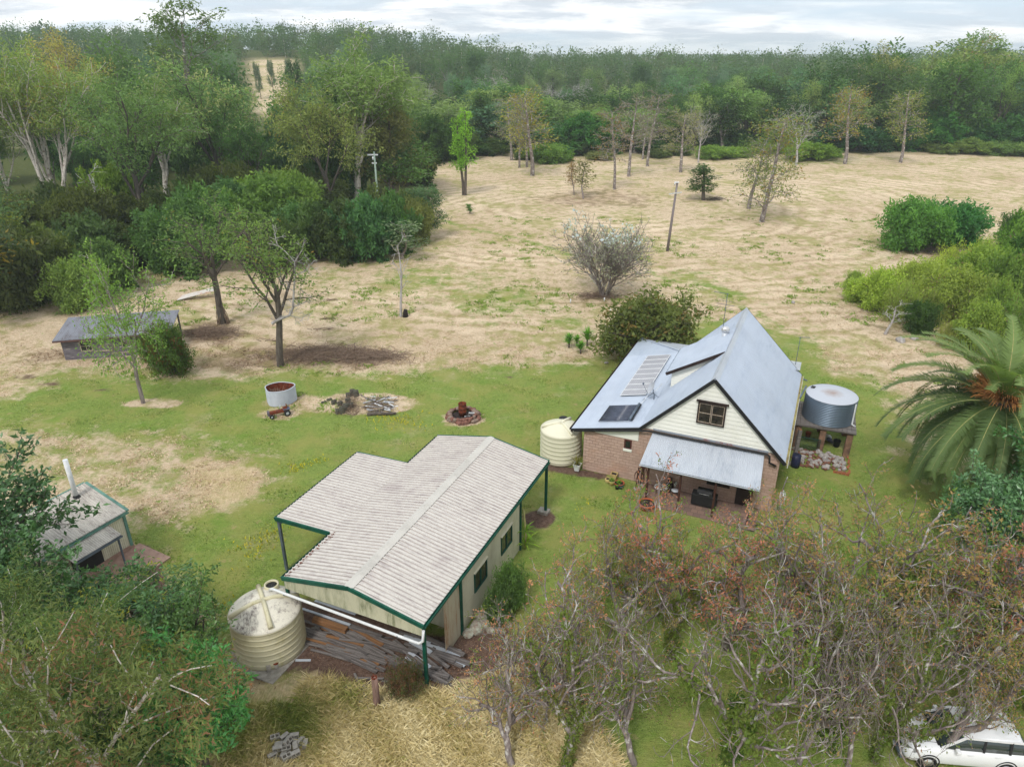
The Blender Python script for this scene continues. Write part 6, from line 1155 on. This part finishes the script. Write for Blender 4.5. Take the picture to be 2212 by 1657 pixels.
# understory shrubs, left grove
G1 = 'dark shrubs massed under the left gums'
k_ = 0; r_g = random.Random(61)
for bx, by, ty, w, c in ((30,660,500,170,(66,88,54)),(110,640,480,170,(74,100,54)),(190,600,470,150,(64,96,56)),(-30,600,470,180,(96,118,52)),(70,560,430,170,(70,94,52)),(250,575,490,140,(44,70,44)),(330,570,470,150,(46,76,46)),
    (400,590,430,170,(56,100,66)),(450,560,405,160,(66,110,62)),(380,545,440,130,(60,104,60)),(500,520,400,140,(58,98,56)),(560,520,390,160,(76,116,58)),(620,500,370,150,(84,122,56)),(640,550,440,140,(62,104,62)),(690,560,430,130,(54,92,62)),(590,575,470,150,(50,84,56)),
    (740,560,450,130,(50,80,52)),(790,560,440,130,(58,104,64)),(770,500,420,120,(60,90,52)),(850,545,420,110,(58,100,54)),(870,520,420,90,(64,92,54)),(900,525,440,80,(88,110,64)),(820,520,400,100,(70,96,56)),(280,520,420,130,(50,76,46)),(200,540,410,140,(54,80,48)),(130,520,400,140,(58,84,50)),(440,500,380,120,(54,86,50)),
    (20,540,400,150,(60,82,50)),(340,500,400,110,(60,88,48)),(250,490,360,120,(88,126,48)),(520,470,340,120,(56,82,46)),(470,460,350,110,(54,80,48)),(640,460,350,120,(50,78,46)),(700,460,380,110,(62,86,50)),(890,400,300,100,(48,78,46)),(940,350,262,110,(44,84,48)),(900,350,270,100,(40,76,44)),(980,345,268,90,(50,84,46))):
    T('dome' if k_ % 3 else 'bush_a', 'grove_shrub', 'dense dark green shrub in the mass beneath the left gums', bx, by, ty+r_g.uniform(-14,18), w*r_g.uniform(.7,1.), (min(200,c[0]*1.25+6), min(210,c[1]*1.06), c[2]*.95), group=G1, cat='shrub'); k_ += 1
T('edge_b','young_gum','young grey-green gum at the grove tip nearest the paddock',925,515,398,60,(88,108,70),cat='tree')
T('edge_b','young_gum','young gum standing behind the grove tip',893,500,400,55,(84,104,62),cat='tree')
T('sapling','sapling','pale thin-leaved sapling before the grove shrubs',868,560,470,70,(112,122,84),cat='sapling')
T('dome','golden_shrub','yellow-green shrub in the gap between the left gums',585,430,372,100,(140,150,54),cat='shrub'); T('dome','golden_shrub','lower yellow-green shrub beside the gap in the left gums',545,440,385,80,(132,146,52),cat='shrub')
rf_ = random.Random(44)
for i in range(28):
    Yt = rf_.uniform(128, 215); px = rf_.uniform(-60, 880)
    if 520 < px < 660 and Yt > 150: Yt = rf_.uniform(125, 150)
    T(rf_.choice(('edge_a','gum_d','dome','edge_b','dome')),'grove_tree','green tree deep in the grove behind the left gums',px,0,(rf_.uniform(215, 300) if 500 < px < 680 else rf_.uniform(190, 310)),rf_.uniform(90,150)*120/Yt,rf_.choice(((78,104,58),(66,96,54),(92,116,58),(84,108,66),(58,86,50))),Y=Yt,group='trees deep in the left grove')
# --- small trees round the yard
T('feather_a','feathery_tree','slim grey-trunked feathery tree standing before the timber shack',310,872,535,165,(116,140,64),(150,150,60),.9,rz=2.6)
o = T('feather_b','forked_tree','tall feathery tree with mistletoe clumps and a bare dead side limb',606,790,455,195,(106,124,62),(150,120,52),.86,rz=3.6)
o2 = T('feather_b','vine_wrapped_tree','feathery tree with trunk wrapped in brown dead vines',481,699,425,180,(104,124,60),(140,122,56),.9)
rl = np.random.default_rng(12); K = mpp(57.9, 6); pl = []
def lp(px, py, dy=0.): return np.array([(px-606)*K, dy, top_z(py, 57.9+dy)])
main = [([(604,700),(622,690),(645,682),(655,664)],[.15,.12,.11,.1]),([(655,664),(661,630),(668,596),(671,566),(690,540),(697,515)],[.1,.085,.07,.06,.04,.02]),([(671,566),(655,545),(640,530),(636,505)],[.05,.04,.03,.015]),([(655,664),(680,655),(700,640)],[.05,.035,.015]),([(668,596),(688,588),(706,572),(700,556)],[.05,.035,.025,.012]),([(661,630),(640,615),(632,598)],[.04,.025,.012]),([(645,682),(668,688),(690,678)],[.04,.03,.015])]
for pts, rr in main:
    P_l = np.array([lp(a, c, -.3+.02*i) for i, (a, c) in enumerate(pts)]); pl.append((P_l, rr, 2))
    for q in range(9):
        i = int(rl.integers(0, len(pts)-1)); f = rl.random(); b0 = P_l[i]*(1-f)+P_l[i+1]*f; d = unit(rl.normal(0, 1, 3)+np.array([.1,0,.5])); L = rl.uniform(.4, 1.3); mid = b0+d*L*.5+rl.normal(0, .08, 3); pl.append((np.array([b0, mid, b0+d*L]), [.025,.018,.01], 4))
        for q2 in range(3):
            d2 = unit(d+rl.normal(0, .6, 3)); pl.append((np.array([mid, mid+d2*L*.25, mid+d2*L*.5+rl.normal(0, .04, 3)]), [.015,.012,.01], 4))
Vd, Fd = tube_arrays(pl, rmin=.012); dl = link(bpy.data.objects.new('dead_limb', npmesh('dead_limb', Vd, Fd, M['bark_white'], smooth=True)), o); dl['label'] = 'bleached leafless limb forking up to the right'; dl.rotation_euler[2] = -o.rotation_euler[2]

x, y, _ = at(481, 699)
b = MB(); r3 = random.Random(3)
for i in range(26):
    a = r3.random()*6.28; rr = r3.uniform(.25,.6); p0 = Vector((rr*math.cos(a)*1.3, rr*math.sin(a), 0)); p1 = Vector((rr*.5*math.cos(a+.8), rr*.5*math.sin(a+.8), r3.uniform(1.5,2.5))); b.tube([p0, (p0+p1)/2+Vector((r3.uniform(-.15,.15), r3.uniform(-.15,.15), 0)), p1, p1*1.0+Vector((0,0,1.6))], .035, 4)
tag(b.build('dead_vines', M['dry_twig'], loc=(x, y, 0)), 'curtain of brown dead vines round the leafy trunk left of the forked tree', 'vines', kind='stuff')
T('bush_b','shrub','tangled reddish-green shrub smothering the open end of the shack',368,805,700,75,(84,104,48),(120,84,52),.7,cat='shrub'); T('bush_b','shrub','second brownish shrub under the shack roof edge',335,778,712,45,(84,92,48),(112,80,50),.6,cat='shrub')
T('bush_b','shrub','light green bush behind the shack',180,665,560,90,(118,134,66),cat='shrub'); T('dome','shrub','bush with bare twigs beside the light green one behind the shack',235,630,520,110,(92,112,56),cat='shrub')
T('dead_pole','dead_tree','thin dead tree with pale top alone in the middle of the paddock',866,684,500,50,(140,134,90))
T('twiggy','blossom_bush','bare twiggy bush flecked with white blossom in the paddock',1305,640,468,168,(146,142,120),(226,228,230),.9,cat='bush')
T('bush_b','round_shrub','round bronze-green shrub behind the house lean-to',1400,775,640,182,(96,100,48),(140,112,56),.75,cat='shrub',rz=.3)
T('vine_col','round_shrub_small','tiny vine-green shrub alone in the upper paddock',1015,462,440,14,(84,122,46),cat='shrub')
def yucca(px, py, h, label, seed, n=60):
    t = thing('yucca', label, 'plant', at(px, py)); MB().tube([(0,0,-.1),(0,.02,h*.4)], .08, 6).build('stem', M['bark_dark'], t); leafy(t, h*.4, n, h*.75, .045, (96,140,64), .25, seed); leafy(t, h*.75, n, h*.6, .04, (104,150,70), .2, seed+1)
yucca(1229, 752, 1.3, 'spiky green yucca standing apart in the dry grass', 4); yucca(1268, 748, 1.6, 'tallest spiky yucca of the cluster at the lawn edge', 6); yucca(1254, 764, 1.1, 'low spiky yucca before the tallest one', 8); yucca(1246, 746, .9, 'smallest yucca between its taller neighbours', 10)
# cactus and shrubs at the shed wall
x, y, _ = at(1134, 1185); t = thing('cactus', 'climbing strappy green cactus at the shed corner', 'cactus', (x, y, 0)); leafy(t, .3, 34, 1.2, .04, (120,150,60), .5, 12); leafy(t, 1.2, 24, .9, .035, (104,140,56), .6, 13); MB().tube([(0,0,0),(.05,.05,1.0),(-.1,.1,2.6)], .06, 6).build('stem', M['frond_stem'], t)
T('bush_b','wall_shrub','bright leafy shrub growing against the shed wall windows',1102,1310,1215,62,(96,118,60),cat='shrub'); T('bush_b','wall_shrub','lower grey-green shrub at the shed wall foot',1078,1345,1268,46,(86,106,60),cat='shrub')
T('scrub','red_seedling','red-leaved seedling bush beside the front green post',880,1500,1420,70,(120,80,56),(96,116,56),.5,cat='shrub')
# --- paddock trees
T('vine_trunk','vine_clad_tree','twin trunks clad in bright green vine standing alone in the paddock',1003,422,238,40,(126,160,52))
PA = 'bare slender trees standing in the mown paddock'
for key, bx, by, ty, w, c, al, cut, lab in (
    ('padd_a',1105,347,205,70,(132,132,84),None,2,'slender grey tree farthest left in the middle clump'),('padd_a',1122,363,240,55,(138,138,84),None,2,'pale sparse tree in the middle clump, second from left'),
    ('padd_b',1150,380,188,100,(146,138,62),(160,134,48),.6,'golden-leaved tree in front of the middle clump'),('padd_a',1138,362,200,60,(130,124,80),None,2,'brown-topped tree hidden behind the golden one'),
    ('padd_a',1327,410,228,72,(132,118,84),(150,104,56),.6,'brown sparse tree with crooked foot in the paddock'),('padd_a',1358,382,200,80,(124,118,90),None,2,'tall grey leafless tree beside the crooked one'),('padd_a',1398,360,192,70,(120,114,88),(150,104,56),.8,'tall bare tree with orange clump at its top'),
    ('padd_a',1388,345,250,50,(120,112,86),None,2,'small bare tree between the two tall bare ones'),('padd_b',1470,373,235,75,(134,128,84),None,2,'thin beige-leaved tree before the green scrub'),('padd_c',1508,352,228,60,(140,134,120),None,2,'silvery leafless tree next to the beige one'),
    ('padd_b',1617,452,290,90,(98,108,62),None,2,'slim tree half behind the large olive paddock tree'),('padd_d',1645,480,240,125,(112,118,58),(164,126,52),.75,'large olive paddock tree leafy nearly to the ground'),
    ('padd_c',1720,358,222,95,(120,134,96),None,2,'white-trunked spreading tree beside the yellow-green scrub'),('padd_b',1825,355,182,85,(142,134,62),(170,126,52),.6,'golden leaning tree at the far paddock edge'),('padd_b',1945,352,192,80,(132,134,66),(160,132,60),.8,'yellowish leaning tree at the right end of the paddock'),
    ('padd_c',1588,310,230,60,(110,124,88),None,2,'small grey tree at the wood edge behind the green scrub'),('sapling',1240,422,345,26,(136,104,62),None,2,'thin rusty sapling in the hollow'),('sapling',1260,430,340,42,(110,104,60),None,2,'thicker brownish sapling in the hollow'),
    ('vine_col',1519,433,358,55,(62,88,46),None,2,'dark bushy vine-covered stump in the paddock'),('padd_c',1795,300,190,70,(116,132,80),None,2,'pale-trunked tree at the wood edge left of the golden leaning tree')):
    T(key,'paddock_tree',lab,bx,by,ty,w,c,al,cut)
T('bush_a','round_bush','left half of the pair of round green bushes in the paddock',1968,538,432,108,(92,128,54),cat='bush'); T('bush_a','round_bush','right half of the pair of round green bushes, bluish green',2045,532,440,108,(60,112,66),cat='bush')
# --- bushes along the paddock's far edge
G2 = 'shrubs along the far edge of the paddock'
r_ = random.Random(21)
for bx, by, ty, w, c in ((1180,352,312,70,(104,128,52)),(1140,345,318,50,(100,112,56)),(1215,350,320,40,(96,124,50)),(1545,342,316,70,(120,140,54)),(1585,338,318,60,(118,138,56)),(1750,345,308,90,(126,146,50)),(1720,335,300,60,(120,140,52)),(1785,340,318,50,(112,138,54)),(1420,340,322,50,(96,106,60)),(1300,345,328,50,(110,112,66)),
    (1880,318,300,60,(96,112,58)),(1920,320,302,60,(104,120,60)),(1980,322,300,60,(100,116,58)),(2040,330,305,70,(112,124,62)),(2100,332,300,80,(116,130,60)),(2170,335,308,80,(104,124,60)),(2230,338,310,70,(110,128,62)),(1460,335,312,50,(90,104,56)),(1640,330,300,60,(96,120,52)),(1250,335,300,50,(84,100,52)),(1060,335,300,60,(70,92,50)),(1010,335,296,70,(60,90,48)),(920,350,300,60,(58,92,48)),(870,345,300,60,(52,80,44))):
    T('bush_a' if r_.random() < .5 else 'dome','edge_shrub','low green shrub on the far edge of the mown paddock',bx,by,ty,w,c,group=G2,cat='shrub')
# --- first band of the far wood
G3 = 'trees of the wood across the far side of the paddock'; lab3 = 'green tree in the wood across the far side of the mown paddock'
prof = [(860,200),(900,180),(960,190),(1010,175),(1060,160),(1100,170),(1180,190),(1250,185),(1320,190),(1400,170),(1480,165),(1560,150),(1640,140),(1700,150),(1780,135),(1860,125),(1900,100),(1960,130),(2000,110),(2060,85),(2120,95),(2180,130),(2260,120)]
def pz(px): return float(np.interp(px, [p[0] for p in prof], [p[1] for p in prof]))
cols = [(84,112,60),(74,100,58),(110,132,66),(58,86,50),(120,130,72),(88,116,78),(54,80,46),(128,140,80),(70,104,54)]
for row, (Y0_, n, dj) in enumerate(((212,30,8),(228,30,24),(248,27,40))):
    for i in range(n):
        Yt = Y0_+r_.uniform(-6,8); px = 862+(2280-862)*(i+r_.random())/n; ty = pz(px)+r_.uniform(0,38)+(0 if row else 24)
        if row == 2: ty = pz(px)+r_.uniform(-8,22)
        key = r_.choice(('edge_a','edge_b','edge_a','gum_c','gum_d','edge_b','vine_col' if px < 1200 else 'gum_e'))
        c = r_.choice(cols)
        T(key,'wood_tree',lab3,px,0,ty,r_.uniform(75,120) if key != 'vine_col' else 55,c,Y=Yt,group=G3)
for px, ty, c, key, lb in ((1270,250,(58,104,50),'dome','round deep green tree at the wood foot, centre'),(1195,265,(80,112,66),'edge_a','soft green rounded tree behind the golden-leaved one'),(1240,285,(60,100,56),'dome','low deep green tree beside the soft green one'),(950,258,(48,92,50),'dome','broad deep green tree at the wood foot beside the grove'),
    (2010,235,(56,104,52),'dome','broad green tree at the wood foot, right side'),(2100,262,(54,98,50),'dome','deep green domed tree right of the broad green one'),(2180,250,(58,100,50),'dome','deep green domed tree cut by the right edge'),(1850,265,(44,84,56),'dome','dark bluish tree behind the golden leaning tree'),(1900,270,(60,96,56),'dome','dark green tree between the two leaning trees')):
    T(key,'foot_tree',lb,px,0,ty,110,c,Y=207+r_.uniform(-2,4))
T('gum_a','tall_gum','huge orange-flushed gum with white limbs towering at right',2070,0,78,190,(112,120,66),(176,130,84),.72,Y=235)
T('airy','tall_gum','open feathery-topped gum on the right skyline',2050,0,66,130,(84,104,62),Y=245)
T('gum_a','tall_gum','olive-brown gum with pale limbs right of centre in the wood',1890,0,95,130,(124,120,64),Y=240,rz=1.4)
G4 = 'pale bare trees standing in the far wood'
for px, ty in ((1185,180),(1460,200),(1255,170),(1420,205),(1500,185),(905,180),(1060,150),(1550,200)): T('padd_c','bare_wood_tree','pale leafless tree showing grey among the green far wood',px,0,ty,60,(150,140,140),Y=262+r_.uniform(-8,8),group=G4)
# shrubs in front of the wood foot to close the gaps
G5 = 'dark undergrowth shrubs at the foot of the far wood'
for i in range(36):
    px = 860+(2290-860)*(i+r_.random())/36; T('dome','undergrowth_shrub','dark green undergrowth shrub at the foot of the far wood',px,0,306-r_.uniform(0,26),r_.uniform(40,70),r_.choice(((50,84,46),(62,94,50),(84,96,54),(44,76,44))),Y=206+r_.uniform(0,10),group=G5,cat='shrub')
# --- wood on the hillside beyond: trees one can tell apart first, the rest as one mass
G6 = 'distant trees on the wooded hillside'
rr_ = np.random.default_rng(9)
def clearing(x, y): return (-.352 < x/y < -.268 and y < 435) or (abs(x/y) < .02 and 290 < y < 380)
cnt = 0
while cnt < 150:
    y = rr_.uniform(268, 360); x = rr_.uniform(-.82, .82)*y
    if clearing(x, y): continue
    z = float(hill(x, y)); h = rr_.uniform(11, 20); c = [(84,112,70),(100,124,72),(70,98,64),(112,124,78),(92,112,84)][int(rr_.integers(5))]
    plant(('edge_a','gum_d','edge_b','gum_e')[int(rr_.integers(4))],'hill_tree','distant green gum tree on the wooded hillside behind the paddock wood', x, y, h, h*rr_.uniform(.42,.6), c, group=G6, z=z); cnt += 1
for px, ty, Yh in ((594,128,345),(566,134,330),(630,126,372)):
    T('edge_b','clearing_tree','small tree standing in the pale hillside clearing',px,0,ty,15,(96,108,70),Y=Yh,group='trees dotted in the hillside clearing')
# far mass, one mesh of small leafy trees
def far_wood():
    rg = np.random.default_rng(31); Vs = []; Fs = []; vs = []; ws = []; cs = []; nv = 0; TV = []; TF = []; tn = 0
    N = 0; pos = []
    while N < 2100:
        y = 355+rg.random()**1.5*420; x = rg.uniform(-.9, .9)*y
        if clearing(x, y): continue
        pos.append((x, y)); N += 1
    for (x, y) in pos:
        z = float(hill(x, y)); h = rg.uniform(9, 17)+3*(rg.random() > .85); r = h*rg.uniform(.24, .4); far = y > 520; n = 230 if not far else 120; sz = 1.15 if not far else 1.9; nb = 8
        bl = np.stack([rg.normal(0, r*.5, nb), rg.normal(0, r*.5, nb), rg.uniform(h*(.28 if y < 430 else .06), h*.95, nb)], 1); k = rg.integers(0, nb, n)
        c = bl[k]+rg.normal(0, 1, (n, 3))*np.array([r*.3, r*.3, r*.3]); d = unit(rg.normal(0, 1, (n, 3))+np.array([0,0,-.3])); s = unit(np.cross(d, rg.normal(0, 1, (n, 3)))); L = sz*rg.uniform(.5, 1.2, n)[:, None]
        V = np.stack([c, c+d*L*.5+s*L*.28, c+d*L, c+d*L*.5-s*L*.28], 1).reshape(-1, 3)+np.array([x, y, z]); Vs.append(V); Fs.append(np.arange(4*n).reshape(n, 4)+nv); nv += 4*n; tone = rg.random()
        vs.append(np.clip(.75*tone-.12+.35*(c[:, 2]/h)**1.5*.6+.25*rg.random(nb)[k]+.15*rg.random(n)-.05, 0, 1)); ws.append(np.full(n, rg.random()))  # tone also rises with height: top light and shaded crown base painted in
        if rg.random() < .22:
            q = np.array([[-.16,0,0],[.16,0,0],[.1,0,h*.75],[-.1,0,h*.75],[0,-.16,0],[0,.16,0],[0,.1,h*.75],[0,-.1,h*.75]])+np.array([x, y, z]); TV.append(q); TF.append(np.array([[0,1,2,3],[4,5,6,7]])+tn); tn += 8
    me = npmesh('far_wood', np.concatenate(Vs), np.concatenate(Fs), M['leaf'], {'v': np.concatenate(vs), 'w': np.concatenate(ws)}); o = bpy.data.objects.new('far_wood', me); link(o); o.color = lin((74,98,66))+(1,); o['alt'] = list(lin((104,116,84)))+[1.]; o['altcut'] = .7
    tag(o, 'far-off gum forest covering the hills to the skyline', 'forest', kind='stuff'); t = bpy.data.objects.new('trunks', npmesh('trunks', np.concatenate(TV), np.concatenate(TF), M['bark_pale'])); link(t, o)
far_wood()
# --- right-hand scrub
G7 = 'yellow-green scrub bushes on the right bank'
for bx, by, ty, w, c in ((1860,650,585,80,(128,144,60)),(1900,668,590,90,(132,148,62)),(1935,690,600,80,(122,134,60)),(1840,625,592,40,(124,138,64)),(1960,650,575,90,(128,138,60)),(2000,640,550,110,(136,146,62)),(2050,620,530,110,(134,146,58)),(2100,640,520,120,(112,130,54)),(2040,690,590,110,(120,132,60)),(2100,700,580,120,(112,124,58)),(2160,690,540,130,(92,112,48)),(2010,700,620,70,(116,124,62)),(2170,760,640,120,(96,118,52)),(2100,760,660,110,(112,128,56)),(2050,750,680,80,(124,128,66)),(2200,620,490,120,(88,116,48)),(2230,700,560,120,(84,108,46)),(2150,600,520,100,(110,130,54)),(2210,800,690,110,(92,112,52)),(2110,590,520,70,(136,148,60)),(2240,780,600,110,(80,104,46)),(2140,730,610,80,(104,122,54))):
    T('scrub' if bx % 20 else 'bush_b','scrub_bush','yellow-green twiggy scrub bush massed on the right bank',bx,by,ty+r_.uniform(-12,22),w*r_.uniform(.6,.85),tuple(min(210,int(k*q_)) for k, q_ in zip(c, (1.16,1.12,1.1))),(130,100,74),.9,group=G7,cat='bush')
T('bush_a','dark_shrub','small dark green shrub in front of the right scrub',1978,718,652,55,(62,88,46),cat='shrub'); T('dead_pole','dead_shrub','leafless pale shrub left of the small dark one',1912,722,650,50,(150,140,120),cat='shrub'); T('bare_limb','dead_shrub','white forked dead branch in the right scrub',2120,690,640,60,cat='shrub',rz=1.)
T('dome','bank_tree','tall deep green tree half out of frame at the right edge',2215,590,455,120,(76,112,46)); T('dome','bank_tree','deep green tree cut by the right edge below the taller one',2262,640,480,150,(66,100,44)); T('bush_a','bank_tree','dark tree at the right frame edge above the scrub',2200,520,462,60,(60,92,46))
# big bushes low right
for bx, by, ty, w, c, lb in ((2120,1270,990,200,(88,118,72),'broad grey-green bush below the palm, nearest it'),(2230,1250,940,200,(64,108,58),'tall deep green bush at the right edge beside the palm'),(2070,1190,1030,110,(86,120,66),'smaller leafy bush left of the broad grey-green one'),(2220,1420,1120,170,(58,96,50),'dark bush behind the crooked trees at the right edge')):
    T('near_gloss','large_bush',lb,bx,by,ty,w,c,cat='bush')
# --- crooked red-tipped trees near the camera
CR = [(1220,1665,1310,250,0),(1370,1650,1330,240,1),(1575,1640,1230,300,2),(1725,1650,1300,200,3),(1785,1620,1260,210,0),(1830,1665,1280,190,1),(1890,1645,1250,210,2),(2018,1640,1210,250,3),
      (1330,1440,1100,250,1),(1450,1420,1062,270,2),(1570,1400,1050,270,3),(1690,1400,1040,280,0),(1810,1400,1050,290,2),(1930,1410,1066,290,1),(2050,1430,1090,290,3),(2165,1450,1110,290,0),(1240,1560,1190,230,3),(1480,1560,1190,270,0),(2150,1560,1180,260,1),(1110,1660,1400,230,2),(2230,1540,1160,230,2),(1620,1520,1130,280,1),(1350,1330,1110,170,0),(1960,1520,1130,280,0)]
words = ['crooked red-tipped tree leaning over the grass, lowest and left of its row','crooked red-tipped tree just above the bottom edge, right of the block heap side','vine-covered crooked tree forking low near the bottom middle','crooked grey trunk curving up from the bottom edge','ivy-wrapped crooked trunk beside the curving grey one','crooked tree with pale Y-shaped fork near the bottom edge','crooked grey-trunked tree left of the white car','crooked tree standing over the bonnet of the white car',
 'red-tipped crooked tree below the verandah pot','red-tipped crooked tree covering the front of the verandah','red-tipped crooked tree under the gable window','red-tipped crooked tree before the right corner of the house','red-tipped crooked tree before the rubble heap','red-tipped crooked tree between the tank stand and the palm','red-tipped crooked tree below the palm fronds','red-tipped crooked tree before the dark right-hand bushes','thin red-tipped tree closest to the shed wall shrubs','crooked tree in the middle of the grove with greener leaves','crooked tree with yellowing leaves over the car roof','spindly red-tipped tree nearest the green shed post','crooked tree at the right frame edge above the car','crooked tree with tangled vines mid grove','small red-tipped tree between shed wall and verandah pot','crooked tree behind the car with bare grey limbs']
RT_ = [(166,116,108),(162,122,108),(146,124,98),(138,124,92),(168,112,108)]
SKIP = (17, 21, 23)
for i, (bx, by, ty, w, k) in enumerate(CR):
    if i in SKIP: continue
    front = i < 8
    kk = (5 if i % 2 else 6) if (front and i != 7) or i in (18, 19, 20) else (4 if i in (9, 13) else k)
    T('crook_%d' % kk,'crooked_tree',words[i],bx,by,ty,w*(1.1 if not front else .95),RT_[i % 5],(108,142,58),.55 if kk < 5 else .3, rz=i*1.7)
# ivy on two trunks
for bx, by, lb, hgt, s in ((1575,1640,'dense dark green ivy cloaking the low fork near the bottom middle',3.0,5),(1785,1620,'dark ivy sleeve on the trunk beside the curving one',3.4,6)):
    p = at(bx, by); rgi = np.random.default_rng(s); tips = []
    for q in range(260):
        z = rgi.random()**.8*hgt; a = rgi.random()*6.28; rr = .2+.1*rgi.random()+(.35*(z/hgt)**2 if s == 5 else .0); tips.append((np.array([rr*math.cos(a)+(.3*z/hgt if s == 5 else 0), rr*math.sin(a), z]), np.array([math.cos(a), math.sin(a), -.4]), 0))
    V, F, v, w = leaf_arrays(s, tips, 16, (.12,.12,.16), .11, aspect=.7, droop=.4); o = bpy.data.objects.new('ivy', npmesh('ivy', V, F, M['leaf'], {'v': v, 'w': w})); link(o); o.location = p; o.color = lin((70,96,44))+(1,); o['alt'] = list(lin((110,132,56)))+[1.]; o['altcut'] = .8; tag(o, lb, 'ivy', kind='stuff')
# --- near trees bottom left
def near(key, name, label, x, y, h, w, col, alt=None, cut=2., rz=0.): return plant(key, name, label, x, y, h, w, col, alt, cut, rz)
near('near_gum','near_gum','large olive gum with white twigs filling the bottom left corner',-12.6,14.4,11.4,7.6,(102,108,62),(160,112,86),.74,.5)
near('near_gum','near_gum','olive gum with yellow blossom clusters in front of the small shed',-14.4,17.6,9.0,6.6,(94,110,56),(180,168,64),.8,2.)
near('near_gum','near_gum','olive gum cut by the left frame edge below the dark glossy tree',-18.6,18.8,9.2,6.0,(98,110,60),(160,148,70),.85,4.)
near('near_gloss','glossy_tree','dark glossy-leaved tree spreading over the small shed roof',-24.6,25.6,9.8,6.2,(64,96,68),(96,124,84),.9,1.)
near('near_gloss','glossy_tree','dark glossy-leaved tree at the left edge, a little lower',-20.6,22.4,8.6,5.2,(64,98,68),(96,124,84),.9,2.6)
near('near_gloss','glossy_tree','lower dark glossy tree right of the shed porch',-17.0,24.2,5.0,4.8,(68,102,66),(100,124,70),.9,3.)
near('near_gloss','bright_tree','bright green broad-leaved tree next to the big cream tank',-11.6,18.3,6.6,3.6,(84,136,64),(124,164,70),.85,2.)
near('near_gloss','fine_leaved_tree','fine-leaved dark green tree behind the bright one, by the tank',-13.6,22.0,5.6,3.6,(78,110,64),(120,124,66),.85,5.)
near('near_gloss','understory_tree','dark green tree low at the bottom left under the gums',-14.5,16.2,6.2,5.0,(66,104,60),None,2.,.3)
# ------------------------------------------------------------------ air
hz = MB().box(-2750, 2750, -560, 4400, -2.5, 60).build('haze', None or M['black']); hz.data.materials.clear()
n = NT('air'); n.m.node_tree.nodes.remove(n.out); o_ = n.t.nodes.new('ShaderNodeOutputMaterial'); vp = n.t.nodes.new('ShaderNodeVolumePrincipled'); vp.inputs['Color'].default_value = (.80,.91,1,1); vp.inputs['Density'].default_value = .00025; vp.inputs['Anisotropy'].default_value = .2
n.t.links.new(vp.outputs[0], o_.inputs['Volume']); hz.data.materials.append(n.m); tag(hz, 'thin pale haze over the far wooded hills', 'haze', kind='stuff')
S.cycles.volume_step_rate = 10.; S.cycles.volume_max_steps = 8
